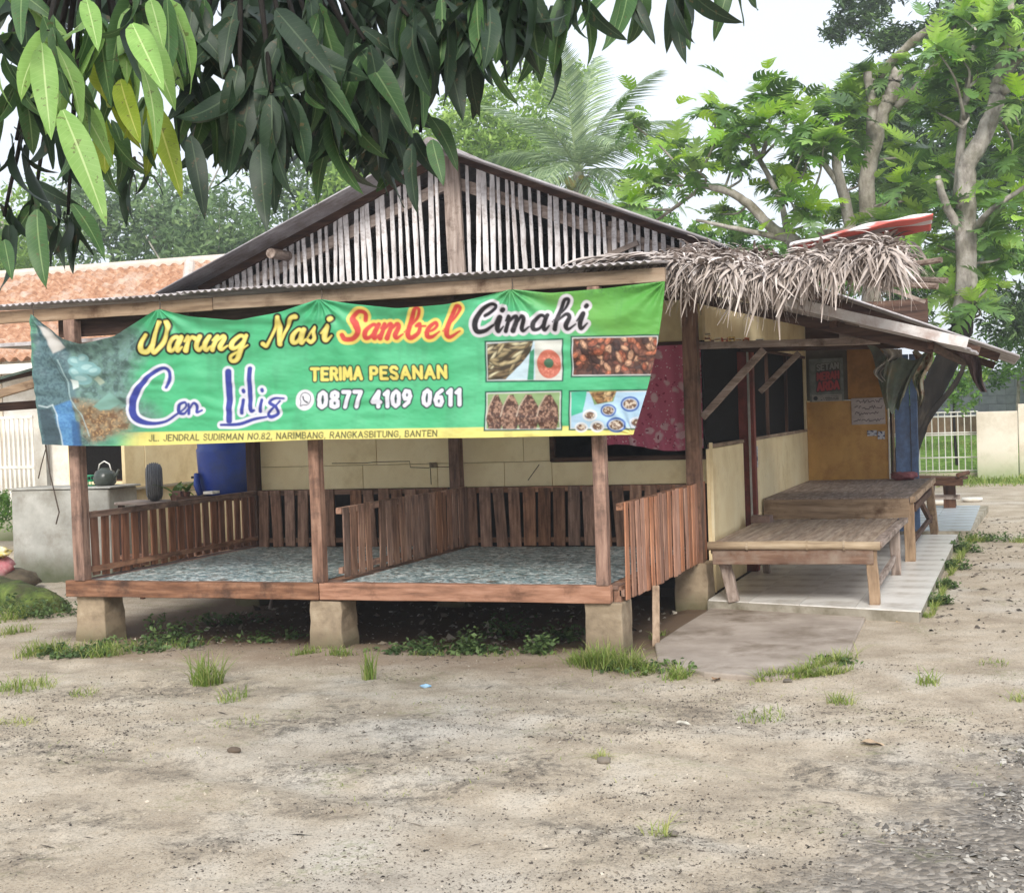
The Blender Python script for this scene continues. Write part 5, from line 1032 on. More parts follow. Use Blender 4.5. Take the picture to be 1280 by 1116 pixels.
MB().box((-10.7, 13.0, 2.5), (-8.9, 16.6, 2.54)).build('flat_roof', ZINC, AN, origin=(0, 0, 0))
MB().box((-10.6, 14.26, .93), (-9.06, 15.2, .97)).build('counter', WDARK('X'), AN)
ke = thing('kettle', (-9.48, 13.2, .976), 'dark rounded kettle standing on the cement wall in front of the window', 'kettle')
ke.location = (-9.05, 12.7, .976)
m = MB(); m.lathe((-9.05, 12.7, .976), [(.085, 0), (.115, .03), (.12, .09), (.095, .15), (.05, .175), (.04, .185)], 20); m.build('body', M('dark_enamel', [(.3, srgb(44, 50, 44)), (.7, srgb(80, 86, 78))], ns=5, rough=.3, bump=0, spec=.5), ke, smooth=True)
MB().tube([(-8.95, 12.7, 1.05), (-8.9, 12.7, 1.1), (-8.88, 12.7, 1.14)], [.022, .016, .012], 8).build('spout', MATS['dark_enamel'], ke, smooth=True); MB().tube([(-9.13, 12.7, 1.13), (-9.11, 12.7, 1.2), (-9.05, 12.7, 1.23), (-8.99, 12.7, 1.2), (-8.97, 12.7, 1.13)], .008, 6).build('handle', WHITE, ke, smooth=True)
bk = thing('plastic_basket', (-9.27, 12.72, .976), 'small green plastic basket beside the kettle on the cement wall', 'basket')
GP = M('green_plastic', [(.3, srgb(20, 110, 74)), (.7, srgb(40, 140, 96))], ns=5, rough=.4, bump=0)
for k in range(6): MB().beam((-9.35+k*.034, 12.64, .985), (-9.355+k*.036, 12.63, 1.085), .008, .006, up=(0, 1, 0)).build('slat', GP, bk)
for zz in (.98, 1.03, 1.08): m = MB(); [m.beam(a_, b_, .008, .012, seg=1) for a_, b_ in (((-9.36, 12.63, zz), (-9.17, 12.63, zz)), ((-9.17, 12.63, zz), (-9.17, 12.80, zz)), ((-9.17, 12.8, zz), (-9.36, 12.8, zz)), ((-9.36, 12.8, zz), (-9.36, 12.63, zz)))]; m.build('rim', GP, bk)
MB().box((-9.36, 12.635, .977), (-9.175, 12.80, .984)).build('base', GP, bk)
# drum on its stand
DR = thing('water_drum', (-7.36, 12.4, .88), 'large blue plastic water drum standing behind the left railing', 'drum')
BLU = M('blue_plastic', [(.3, srgb(26, 54, 142)), (.7, srgb(44, 78, 172))], ns=2.5, rough=.38, bump=.03, spec=.45, dirt=srgb(52, 70, 120), dirt_scale=3, var=0)
MB().lathe((-7.36, 12.4, .0), [(.265, .885), (.30, .92), (.325, 1.1), (.335, 1.3), (.338, 1.33), (.325, 1.35), (.33, 1.5), (.338, 1.72), (.31, 1.78), (.0, 1.8)], 40).build('barrel', BLU, DR, smooth=True)
MB().tube([(-7.58, 12.12, 1.10), (-7.56, 12.08, 1.0), (-7.54, 12.1, .9)], [.03, .035, .03], 10).build('outlet_pipe', BLU, DR, smooth=True); MB().tube([(-7.63, 12.1, 1.07), (-7.56, 12.1, 1.07)], .012, 8).build('tap', M('black_plastic', [(.3, srgb(30, 30, 32)), (.7, srgb(44, 44, 46))], bump=0, rough=.5), DR)
st = thing('drum_stand', (-7.4, 12.4, 0), 'rough timber stand carrying the blue drum', 'stand')
MB().box((-7.78, 12.05, .84), (-6.95, 12.75, .882), .002).build('top_board', WDARK('X'), st, bevel=.004)
for xx in (-7.72, -7.0):
    for yy in (12.1, 12.7): MB().beam((xx, yy, -.05), (xx, yy, .84), .07, .07).build('leg', WDARK('Z'), st)
MB().beam((-7.72, 12.1, .4), (-7.0, 12.1, .4), .04, .06).build('brace', WDARK('X'), st)
# shelf with tyre, plant and brick
sh = thing('work_shelf', (-8.1, 12.35, 0), 'rough wooden shelf behind the left railing carrying the tyre and pots', 'shelf')
MB().box((-8.6, 12.2, .80), (-7.85, 12.6, .83), .002).build('board', WOLD('X'), sh, bevel=.003); [MB().beam((xx, yy, -.05), (xx, yy, .8), .05, .05).build('leg', WDARK('Z'), sh) for xx in (-8.55, -7.9) for yy in (12.25, 12.55)]
tyr = thing('scooter_tyre', (-8.24, 12.38, .83), 'worn grey scooter tyre standing upright behind the left railing', 'tyre')
m = MB(); V = []; F = []; n1_, n2_ = 40, 12; cy_, cz_ = 12.38, .83+.19
for i in range(n1_):
    a1 = 2*PI*i/n1_
    for j in range(n2_):
        b1 = 2*PI*j/n2_; r_ = .135+.055*math.cos(b1); V.append((-8.24+.08*math.sin(b1), cy_+r_*math.cos(a1), cz_+r_*math.sin(a1))); F.append((i*n2_+j, i*n2_+(j+1) % n2_, ((i+1) % n1_)*n2_+(j+1) % n2_, ((i+1) % n1_)*n2_+j))
m.add(V, F); m.build('casing', M('grey_rubber', [(.3, srgb(92, 92, 94)), (.7, srgb(136, 136, 136))], scale=(6, 1, 1), ns=12, rough=.9), tyr, smooth=True)
tyr.rotation_euler = (0, 0, .55)
for k in range(7):
    xx = -8.30+k*.02; rr_ = .135+.055*math.sqrt(max(0, 1-((xx+8.24)/.08)**2))+.003; MB().tube([(xx, cy_+rr_*math.cos(q*PI/14), cz_+rr_*math.sin(q*PI/14)) for q in range(28)]+[(xx, cy_+rr_, cz_)], .005, 5).build('tread_rib', MATS['grey_rubber'], tyr)
def plantleaf(L_, wd, droop, seed=0, fold=.25, n=8):
    V = []; F = []; r = random.Random(seed); tw = r.uniform(-.2, .2)
    for i in range(n+1):
        t_ = i/n; a_ = droop*t_; x_ = L_*(math.sin(a_)/max(droop, .01)) if droop > .01 else L_*t_; z_ = -L_*(1-math.cos(a_))/max(droop, .01)
        hw = wd/2*math.sin(PI*min(1, t_**.75*.97+.03))**.8*(1 if t_ < .97 else .3)+.0006; wv = .06*wd*math.sin(t_*11+seed)
        V += [(x_, -hw, z_+fold*hw+wv+tw*t_*hw), (x_, 0, z_), (x_, hw, z_+fold*hw-wv-tw*t_*hw)]
        if i: q = (i-1)*3; F += [(q, q+3, q+4, q+1), (q+1, q+4, q+5, q+2)]
    return np.array(V), np.array(F)
LF = M('broad_leaf_green', [(.3, srgb(62, 96, 42)), (.7, srgb(112, 148, 62))], ns=6, rough=.45, bump=.05, trans=.3)
def potplant(x, y, z, n, L_, wd, label, seed, cat='plant', pot=(.07, .1)):
    t_ = thing('potted_plant', (x, y, z), label, cat); r = random.Random(seed)
    if pot: MB().lathe((x, y, z), [(pot[0]*.75, 0), (pot[0], pot[1]), (pot[0]*1.1, pot[1]), (pot[0]*1.1, pot[1]*1.15), (pot[0]*.9, pot[1]*1.15), (pot[0]*.8, pot[1]*.9)], 14).build('pot', M('clay_pot', [(.3, srgb(96, 62, 46)), (.7, srgb(134, 90, 68))], ns=9), t_)
    for i in range(n):
        V, F = plantleaf(L_*r.uniform(.7, 1.1), wd, r.uniform(.5, 1.6), i); o = link('leaf', npmesh('leaf', V, F, smooth=True), LF, t_, (x, y, z+(pot[1] if pot else 0)), (0, r.uniform(-1.3, -.4), r.uniform(0, 2*PI)))
    return t_
potplant(-8.02, 12.4, .83, 9, .26, .075, 'drooping green leaved plant right of the old tyre', 4, pot=(.05, .05))
potplant(-7.72, 12.15, .883, 7, .2, .05, 'small green plant against the left side of the drum', 8, pot=(.035, .04))
tag(MB().box((-7.98, 12.28, .832), (-7.88, 12.36, .93), .004).build('old_brick', M('red_brick', [(.3, srgb(112, 78, 66)), (.7, srgb(150, 112, 96))], ns=14), bevel=.005), 'old brown brick standing on end between plant and drum', 'brick')
tag(MB().box((-6.59, 10.62, .989), (-6.50, 10.74, 1.012), .002).build('white_block', WHITE, bevel=.003), 'small white block left on top of the left railing', 'block')
# junk seen between and below the railing slats
def stool(x, y, label):
    t_ = thing('low_stool', (x, y, gz(x, y)), label, 'stool', 'stools in the side passage'); MB().box((x-.16, y-.14, .37), (x+.16, y+.14, .40), .002).build('seat', WRED('X'), t_, bevel=.003)
    for a_ in (-.13, .13):
        for b_ in (-.11, .11): MB().beam((x+a_, y+b_, -.02), (x+a_*.9, y+b_*.9, .37), .035, .035).build('leg', WDARK('Z'), t_)
    MB().beam((x-.13, y-.11, .15), (x+.13, y-.11, .15), .025, .035).build('stretcher', WRED('X'), t_)
stool(-7.75, 11.3, 'left one of two low wooden stools in the side passage behind the railing'); stool(-7.15, 11.6, 'right one of two low wooden stools in the side passage behind the railing')
tag(MB().beam((-7.3, 12.0, .02), (-6.7, 11.4, .22), .05, .03).build('scrap_timber', WOLD('X')), 'pale scrap timber leaning under the platform at its left end', 'timber')
tag(MB().tube([(-6.15, 10.9, -.02), (-6.05, 10.9, .3)], .015, 8).build('scrap_stick', WOLD('Z')), 'thin stick standing in the earth under the platform', 'stick')
# mossy curb, bag, plants at the far left
MOSS = M('mossy_stone', [(.3, srgb(52, 58, 28)), (.5, srgb(86, 104, 40)), (.75, srgb(128, 146, 60))], ns=7, rough=.98, bump=.9, dist=.03, dirt=srgb(74, 66, 48), dirt_scale=3, fine=50)
m = MB(); V, F = [], []
for i in range(15):
    t_ = i/14; x = -9.9+2.0*t_; y = 11.2-.95*t_; 
    for p, q in ((-.18, -.04), (-.16, .2), (-.06, .25), (.1, .24), (.17, .18), (.2, -.04)): V.append((x+p*.45+random.uniform(-.015, .015), y+p+random.uniform(-.015, .015), q+random.uniform(-.012, .012)-.12*t_**6))
    if i:
        for j in range(5): k = (i-1)*6; F.append((k+j, k+j+1, k+7+j, k+6+j))
F.append((0, 5, 4, 3, 2, 1)); F.append(tuple(84+j for j in range(6)))
m.add(V, F); tag(m.build('mossy_curb', MOSS, smooth=True, origin=(0, 0, 0)), 'low moss covered stone curb at the left edge of the yard', 'curb')
bg_ = thing('rubbish_bag', (-9.6, 11.75, .1), 'pink plastic bag stuffed with rubbish behind the mossy curb', 'bag')
V, F = lump(-9.70, 11.75, .22, .17, .15, .12, amp=.3, fr=4); m = MB(); m.add(V, F); m.build('bag_body', M('pink_plastic', [(.3, srgb(176, 92, 104)), (.6, srgb(206, 136, 142)), (.8, srgb(230, 200, 200))], ns=12, rough=.35, spec=.5, dirt=srgb(210, 190, 188), dirt_scale=8), bg_, smooth=True)
V, F = lump(-9.62, 11.70, .38, .11, .09, .05, amp=.6, fr=6); m = MB(); m.add(V, F); m.build('crumpled_wrapper', M('yellow_foil', [(.4, srgb(214, 190, 70)), (.6, srgb(220, 214, 190))], ns=18, rough=.35), bg_, smooth=True)
V, F = lump(-9.9, 11.9, .08, .6, .3, .14, amp=.3, fr=3); m = MB(); m.add(V, F); tag(m.build('earth_heap', M('heap_earth', [(.3, srgb(62, 54, 44)), (.7, srgb(104, 94, 78))], ns=8, bump=.7, dist=.03), smooth=True), 'dark low heap of earth and rubbish under the pink bag', 'heap')
# far house with clay tiles
HS = thing('tiled_house', (-15, 20, 0), 'long cream house with an orange clay tiled roof beyond the left side of the yard', 'house')
CL = M('clay_tile', [(.25, srgb(124, 88, 68)), (.5, srgb(174, 130, 102)), (.75, srgb(208, 176, 150))], ns=9, rough=.9, bump=.2, dirt=srgb(206, 190, 176), dirt_scale=1.4, dirt_at=(.5, .75), var=0)
def tiled(x0, x1, ye, ze, yr, zr, name):
    nx_ = int((x1-x0)/.028); rows = 26; V = []; F = []
    xs_ = np.linspace(x0, x1, nx_); 
    for r_ in range(rows):
        for e_ in (0, 1):
            t_ = (r_+e_)/rows; y = ye+(yr-ye)*t_; z = ze+(zr-ze)*t_+(.06 if e_ == 0 else 0)
            V.append(np.stack([xs_, np.full(nx_, y), z+.034*np.sin(xs_*2*PI/.22+(r_ % 2)*1.0)+.01*vnoise(xs_*4.5, np.full(nx_, r_*1.0), 3)], -1))
    V = np.concatenate(V); k = np.arange(rows*2*nx_).reshape(rows*2, nx_); F = np.stack([k[:-1, :-1], k[:-1, 1:], k[1:, 1:], k[1:, :-1]], -1).reshape(-1, 4)
    return tag(link(name, npmesh(name, V, F), CL, HS, (0, 0, 0)), kind='stuff')
tiled(-24, -11.9, 17.6, 2.56, 21.8, 4.35, 'tile_layer'); tiled(-11.9, -8.6, 19.0, 3.0, 22.6, 4.45, 'tile_layer')
MB().tube([(-24, 21.8, 4.38), (-18, 21.8, 4.40), (-11.9, 21.8, 4.37)], .11, 10, .04).build('ridge_tiles', M('pale_mortar', [(.3, srgb(196, 182, 168)), (.7, srgb(224, 212, 200))], ns=5), HS); MB().tube([(-13.6, 21.8, 4.40), (-12.4, 19.7, 3.5), (-11.5, 18.3, 2.95)], .1, 10, .04).build('hip_tiles', MATS['pale_mortar'], HS); MB().tube([(-11.9, 22.6, 4.48), (-8.6, 22.6, 4.46)], .1, 10).build('ridge_tiles', MATS['pale_mortar'], HS)
HW = M('cream_render', [(.3, srgb(228, 216, 196)), (.7, srgb(240, 230, 214))], ns=2, dirt=srgb(214, 200, 178), low=(srgb(170, 160, 130), .0, .5), var=0)
MB().box((-23.5, 18.3, -.05), (-14.86, 18.5, 2.75)).build('front_wall', HW, HS, origin=(0, 0, 0)); MB().box((-14.84, 18.3, -.05), (-8.7, 18.5, 2.9)).build('front_wall', WHITE, HS, origin=(0, 0, 0))
MB().box((-24, 17.6, 2.42), (-8.7, 17.64, 2.56)).build('eave_board', WHITE, HS, origin=(0, 0, 0))
MB().tube([(-13.97, 18.2, 0), (-13.99, 18.2, 2.6)], .03, 8).build('drain_pipe', M('dull_pipe', [(.3, srgb(110, 108, 104)), (.7, srgb(140, 138, 132))], bump=0), HS)
GT = thing('white_gate', (-15.2, 17.9, 0), 'white painted slatted gate in front of the cream house', 'gate')
for k in range(16): MB().box((-15.3+k*.085, 17.88, .3), (-15.26+k*.085, 17.9, 1.75)).build('bar', WHITE, GT)
for zz in (.3, 1.0, 1.75): MB().box((-15.32, 17.87, zz), (-13.98, 17.91, zz+.04)).build('rail', WHITE, GT)
stl = thing('garden_stool', (-14.6, 17.3, 0), 'small grey stool standing in front of the white gate', 'stool'); MB().box((-14.85, 17.2, .92), (-14.45, 17.5, .96)).build('seat', ZINC, stl)
for xx in (-14.82, -14.48): MB().beam((xx, 17.22, .2), (xx*.999, 17.25, .92), .04, .04).build('leg', ZINC, stl)
lw = MB().box((-16.5, 16.9, -.05), (-13.2, 17.1, .52)).build('garden_wall', M('stained_render', [(.3, srgb(196, 192, 168)), (.7, srgb(226, 222, 204))], ns=3, low=(srgb(110, 120, 70), .0, .4)), origin=(0, 0, 0)); tag(lw, 'low stained garden wall below the white gate', 'wall')
AW = thing('side_awning', (-11.2, 14.2, 2.1), 'dark green sheet awning on timber beams at the left edge', 'awning')
MB().add([(-13, 13.9, 1.89), (-10.0, 13.9, 2.46), (-10.0, 15.2, 2.66), (-13, 15.2, 2.09), (-13, 13.9, 1.86), (-10.0, 13.9, 2.43), (-10.0, 15.2, 2.63), (-13, 15.2, 2.06)], [(0, 1, 2, 3), (7, 6, 5, 4), (0, 4, 5, 1), (1, 5, 6, 2), (2, 6, 7, 3), (3, 7, 4, 0)]).build('sheet', M('dark_green_sheet', [(.3, srgb(44, 58, 50)), (.7, srgb(84, 96, 84))], ns=4, rough=.6), AW, origin=(0, 0, 0))
MB().beam((-13, 14.0, 1.70), (-10.4, 14.0, 2.22), .06, .10, seg=6).build('beam', WTAN('X'), AW, bevel=.005); MB().beam((-13, 14.4, 1.84), (-10.4, 14.4, 1.90), .06, .10, seg=6).build('beam', WDARK('X'), AW, bevel=.005); MB().beam((-13, 14.05, 1.96), (-10.3, 14.05, 2.34), .03, .06, seg=6).build('beam', WDARK('X'), AW)
MB().beam((-10.35, 14.4, 0), (-10.35, 14.4, 2.3), .07, .07).build('post', WDARK('Z'), AW)

# ================================================================ RIGHT BACKGROUND
FN = thing('white_iron_fence', (-2, 29.3, 0), 'white painted low iron fence in front of the lawn', 'fence')
for k in range(30): MB().tube([(-4.4+k*.122, 29.3, .14), (-4.4+k*.122, 29.3, 1.3)], .011, 6).build('bar', WHITE, FN)
for zz in (.16, .42, .86, .90, 1.22, 1.3): MB().tube([(-4.45, 29.3, zz), (-.85, 29.3, zz)], .014, 6).build('rail', WHITE, FN)
MB().box((-4.5, 29.22, -.1), (-.85, 29.38, .12)).build('kerb', HW, FN)
PW = M('stained_white_wall', [(.3, srgb(216, 204, 188)), (.7, srgb(232, 222, 208))], ns=2, dirt=srgb(190, 178, 158), dirt_scale=1.6, low=(srgb(150, 160, 120), .05, .55), var=0)
o = MB().box((-.87, 28.75, -.1), (-.13, 29.35, 1.29), .006).build('gate_pillar', PW, bevel=.01); tag(o, 'broad stained white gate pillar at the right end of the iron fence', 'pillar')
o = MB().box((-.12, 29.5, -.1), (2.6, 29.7, 1.42), .006).build('boundary_wall', PW, bevel=.01); tag(o, 'stained white boundary wall running off right behind the gate pillar', 'wall')
BW = thing('block_wall', (-1, 36, 0), 'unplastered grey block wall behind the lawn', 'wall')
BLK = M('grey_block', [(.3, srgb(140, 144, 150)), (.7, srgb(168, 170, 176))], ns=6, bump=.2, var=.09)
MB().box((-5, 36.06, -.1), (4, 36.18, 2.2)).build('mortar', M('mortar', [(.3, srgb(120, 122, 126)), (.7, srgb(140, 142, 146))], ns=6), BW, origin=(0, 0, 0))
bm2 = MB().box((0, 0, 0), (.39, .08, .19)).mesh('block')
for r_ in range(11):
    for k in range(14):
        x = -3.6+k*.4+(r_ % 2)*.2
        if x < 1.8 and not (r_ < 4 and False): link('block', bm2, BLK, BW, (x, 36.0, r_*.2))
MB().box((-4.5, 35.2, .4), (-.9, 35.4, 1.12)).build('planter_wall', M('brown_planter', [(.3, srgb(120, 92, 70)), (.7, srgb(160, 130, 104))], ns=5), None)
tag(bpy.data.objects['planter_wall'], 'low brownish planter wall between lawn and block wall', 'planter')
for k, (x, y) in enumerate(((-1.25, 22.3), (-.78, 22.9))):
    m = MB(); m.lathe((x, y, gz(x, y)), [(.0, 0), (.12, 0), (.16, .03), (.15, .06), (.0, .065)], 16); tag(m.build('enamel_plate', WHITE, smooth=True), ('left' if k == 0 else 'right')+' pale dish lying on the ground behind the far bench', 'dish')

# ================================================================ TREES
def leafmat(name, stops, trans=.35, rough=.5, spec=.3): return M(name, stops, ns=5, rough=rough, bump=0, tint=True, trans=trans, var=0, spec=spec)
FOL = {
 'hazy': leafmat('far_foliage', [(0, srgb(58, 82, 50)), (.5, srgb(104, 132, 84)), (1, srgb(156, 180, 122))]),
 'lime': leafmat('lime_foliage', [(0, srgb(84, 116, 48)), (.5, srgb(136, 170, 76)), (1, srgb(182, 208, 112))]),
 'green': leafmat('bright_foliage', [(0, srgb(56, 92, 38)), (.5, srgb(98, 142, 62)), (1, srgb(150, 190, 98))]),
 'dark': leafmat('dark_foliage', [(0, srgb(38, 58, 36)), (.5, srgb(72, 98, 58)), (1, srgb(118, 148, 84))], .25),
}
def cards(P, T, size, rng, up=.4, asp=.42, jit=.35):
    """folded leaf-sized faces at points P with tints T"""
    n = len(P); nrm = rng.normal(size=(n, 3)); nrm[:, 2] += up*2; nrm /= np.linalg.norm(nrm, axis=1)[:, None]
    a = np.cross(nrm, rng.normal(size=(n, 3))); a /= np.linalg.norm(a, axis=1)[:, None]; b = np.cross(nrm, a)
    s = size*(1+jit*rng.uniform(-1, 1, n))[:, None]; a = a*s; b = b*s*asp
    V = np.stack([P-a*.5, P-b*.5+a*.02+nrm*s*.06, P+a*.5-nrm*s*.1, P+b*.5+a*.02+nrm*s*.06], 1).reshape(-1, 3)
    F = np.arange(4*n).reshape(n, 4); F = np.concatenate([F[:, [0, 1, 2]], F[:, [0, 2, 3]]])
    return V, F, np.repeat(T, 4)
def clumps(cs, n, rng, shell=.55):
    """cs: rows (x, y, z, rx, ry, rz, weight); leaves gathered in sprays inside each lump"""
    cs = np.array(cs, float); w_ = cs[:, 6]*cs[:, 3]*cs[:, 5]; w_ /= w_.sum(); k = rng.choice(len(cs), n//14+1, p=w_)
    d = rng.normal(size=(len(k), 3)); d /= np.linalg.norm(d, axis=1)[:, None]; r = (shell+(1-shell)*rng.random(len(k)))**.7; r *= rng.uniform(.4, 1.06, len(k))**.35
    C_ = cs[k, :3]+d*r[:, None]*cs[k, 3:6]; T_ = np.clip(.5+rng.normal(0, .2, len(k)), 0, 1)
    P = np.repeat(C_, 14, 0)[:n]; sp = np.repeat(cs[k, 3]*.13, 14)[:n, None]; P = P+rng.normal(size=P.shape)*sp; T = np.clip(np.repeat(T_, 14)[:n]+rng.normal(0, .14, n), 0, 1)
    return P, T
def limb(m, pts, r0, r1, n=8, jit=.06):
    S = spline(pts, 6); k = len(S); S = S+np.random.default_rng(len(S)).normal(0, r0*.07, S.shape)*np.linspace(0, 1, k)[:, None]; m.tube(S, [r0+(r1-r0)*i/(k-1) for i in range(k)], n, jit)
def tree(name, label, base, trunk, crown, nleaf, size, fol, seed, limbs=(), cat='tree', group=None, r0=.2, r1=.06, bark=None, up=.4, asp=.42):
    t_ = thing(name, base, label, cat, group); rng = np.random.default_rng(seed)
    if trunk:
        m = MB(); limb(m, trunk, r0, r1); m.build('trunk', bark or BARK, t_, smooth=True, origin=(0, 0, 0))
    for l in limbs: m = MB(); limb(m, l[0], l[1], l[2]); m.build('limb', bark or BARK, t_, smooth=True, origin=(0, 0, 0))
    P, T = clumps(crown, nleaf, rng); V, F, T = cards(P, T, size, rng, up, asp)
    link('crown', npmesh('crown', V, F, T), FOL[fol], t_, (0, 0, 0)); return t_
def rc(rng, cx, cy, cz, R, n, rz=.8, k=(.3, .5)):
    o = []
    for i in range(n):
        d = rng.normal(size=3); d /= np.linalg.norm(d); q = rng.uniform(.3, .85); s = R*rng.uniform(*k); o.append((cx+d[0]*R*q, cy+d[1]*R*q, cz+d[2]*R*rz*q, s, s, s*.75, 1))
    return o
rg = np.random.default_rng(5)
# far trees beyond the tiled house
for i, (x, y, z, R, n, fol, lab) in enumerate((
    (-33, 41, 7.5, 4.2, 9000, 'lime', 'yellow-green leafy tree farthest left beyond the tiled house'), (-28.3, 43, 8.2, 4.4, 8000, 'hazy', 'pale grey-green tree second from left beyond the tiled house'),
    (-24.3, 40, 6.4, 3.3, 7000, 'hazy', 'low bushy tree in the middle of the row beyond the tiled house'), (-21.5, 44, 9.4, 4.0, 6000, 'hazy', 'tall thin crowned tree showing sky through its twigs left of the gable'),
    (-18.6, 42, 9.0, 3.2, 8000, 'lime', 'yellow-green tree close behind the left slope of the gable roof'))):
    cr_ = rc(rg, x, y, z, R, 16); top = (x, y, z+R*.3)
    tree('broadleaf_tree', lab, (x, y, 0), [(x, y, -.2), (x+.3, y, z*.5), top], cr_, n, .26, fol, 100+i, limbs=[([(x+.2, y, z*.55), (x+R*.4, y-.3, z), (x+R*.7, y-.3, z+R*.5)], .09, .02), ([(x+.2, y, z*.45), (x-R*.4, y+.3, z*.9), (x-R*.75, y+.3, z+R*.4)], .08, .02), ([(x+.2, y, z*.7), (x+.5, y, z+R*.6)], .06, .015)], group='trees beyond the tiled house', r0=.22, up=.3)
tree('broadleaf_tree', 'light yellow-green feathery tree behind the gable apex beside the palm', (-15, 41, 0), [(-15, 41, -.2), (-15.2, 41, 6), (-15, 41, 10)], rc(rg, -15.1, 41, 9.4, 2.5, 18, .9)+rc(rg, -13.4, 43, 11.2, 2.1, 8), 11000, .2, 'lime', 120, r0=.2)
tree('broadleaf_tree', 'low pale green hedge-like tree row behind the tiled roof', (-27, 34, 0), None, [(-36+i*1.7, 34+rg.uniform(-1, 1), 3.6+rg.uniform(-.6, .5), 1.6, 1.5, 1.7, 1) for i in range(14)], 16000, .2, 'hazy', 121)
# right: shrubs beyond the fence, dark tree, feathery dark tree
tree('leafy_shrub', 'dense bright green shrub mass above the white gate pillar', (-.3, 33, 0), [(-.2, 33, 0), (-.1, 33, 2)], [(-2.2+i*.42+rg.uniform(-.2, .2), 33+rg.uniform(-.8, .8), 2.1+rg.uniform(0, 2.4), .55, .6, .5, 1) for i in range(14)]+[(-1.2+i*.5, 33.5, 3.2+rg.uniform(-1, 1), .7, .7, .6, 1) for i in range(8)], 17000, .12, 'green', 130, cat='shrub', r0=.06, r1=.03)
tree('leafy_sapling', 'thin stemmed sapling with pale green leaves behind the iron fence', (-1.35, 31, 0), [(-1.33, 31, 0), (-1.37, 31, 1.2), (-1.32, 31, 2.3)], [(-1.7, 31, 2.35, .4, .4, .35, 1), (-1.2, 31, 2.6, .45, .4, .4, 1), (-1.3, 31, 1.9, .3, .3, .3, .6), (-.9, 31, 2.2, .35, .3, .35, 1)], 1500, .1, 'lime', 131, cat='tree', r0=.035, r1=.02, bark=BARKD)
tree('leafy_shrub', 'dark low shrub beside the trunk seen under the canopy', (-2.1, 27, 0), None, [(-2.3+i*.25, 27, 1.7+rg.uniform(-.3, .7), .35, .3, .35, 1) for i in range(6)], 2500, .1, 'green', 132, cat='shrub')
tree('shade_tree', 'dark dense tree filling the background right of the breadfruit trunks', (1.5, 31, 0), [(1.5, 31, 0), (1.2, 31, 4), (.8, 31, 8)], [(-2.9+rg.uniform(0, 5.4), 31+rg.uniform(-1, 1.5), 3.2+rg.uniform(0, 5.4), rg.uniform(.5, .9), .8, rg.uniform(.4, .7), 1) for i in range(46)], 30000, .2, 'dark', 133, r0=.3, asp=.28)
crown = []
for i in range(70):
    z = rg.uniform(7.9, 11.8); x = rg.uniform(-3.9+.3*abs(z-10.2), .6); crown.append((x, 36+rg.uniform(-1.5, 1.5), z, rg.uniform(.45, .8), .6, .18, 1))
tree('feathery_tree', 'dark green tree with flat feathery sprays reaching in from the top right', (.5, 36, 0), [(.5, 36, 0), (.2, 36, 6), (-.4, 36, 12)], crown, 24000, .19, 'dark', 134, limbs=[([(0, 36, 9), (-2, 36, 10.2), (-3.6, 35.6, 10.4)], .1, .02), ([(0, 36, 8.4), (-1.5, 36, 9), (-2.8, 36, 9.1)], .08, .02)], r0=.3, up=.7, asp=.3)
tree('leafy_shrub', 'mid green bushy tree low behind the thatch and left breadfruit limb', (-4, 27, 0), [(-4, 27, 0), (-4, 27, 4)], [(-6.4+i*.22+rg.uniform(-.2, .2), 27+rg.uniform(-.6, .6), 4.0+rg.uniform(-.6, 1.1), .42, .5, .36, 1) for i in range(30)], 13000, .13, 'green', 135, cat='tree', r0=.1)
# ---------------------------------------------------------------- breadfruit trees
def bf_leaf(droop, seed):
    """deeply lobed leaf about 1 long: lobes stand off the midrib like fingers"""
    r = random.Random(seed); V = []; F = []
    def pt(x, y): a_ = droop*x; return (math.sin(a_)/droop, y, -(1-math.cos(a_))/droop+.16*abs(y))
    n = 5; xs_ = [.1+.8*i/n for i in range(n+1)]
    for s_ in (-1, 1):
        for i in range(n):
            xa, xb = xs_[i], xs_[i+1]; w_ = .27*math.sin(PI*(.22+.72*(i+.5)/n))+.05; k = len(V); tipx = xb+.13+.05*r.random(); ty2 = s_*w_*r.uniform(1.0, 1.2)
            V += [pt(xa-.02, 0), pt(xb, 0), pt(xb-.01, s_*w_*.34), pt(xb+.06, s_*w_*.8), pt(tipx, ty2), pt(xa+.12, s_*w_*.88), pt(xa+.02, s_*w_*.4)]
            q = [(0, 1, 2, 6), (6, 2, 3, 5), (5, 3, 4)]
            F += [tuple(k+j for j in (f_ if s_ > 0 else f_[::-1])) for f_ in q]
        k = len(V)
    k = len(V); V += [pt(.86, 0), pt(.93, .07), pt(1.06, 0), pt(.93, -.07), pt(-.12, .008), pt(-.12, -.008)]; F += [(k, k+3, k+2, k+1), (k, k+4, k+5)]
    me = bpy.data.meshes.new('breadfruit_leaf'); me.from_pydata(V, [], F); me.update(); return me
BFM = [bf_leaf(d, i) for i, d in enumerate((.4, .8, 1.2, 1.6, .6, 1.0))]
BF_D = M('breadfruit_leaf_dark', [(.3, srgb(60, 96, 44)), (.7, srgb(106, 144, 68))], ns=3, rough=.4, bump=0, trans=.25, var=.3, spec=.45)
BF_L = M('breadfruit_leaf_young', [(.3, srgb(134, 178, 56)), (.7, srgb(178, 212, 92))], ns=3, rough=.45, bump=0, trans=.45, var=.2)
BF_M = M('breadfruit_leaf_mid', [(.3, srgb(104, 150, 56)), (.7, srgb(150, 190, 86))], ns=3, rough=.42, bump=0, trans=.35, var=.25, spec=.4)
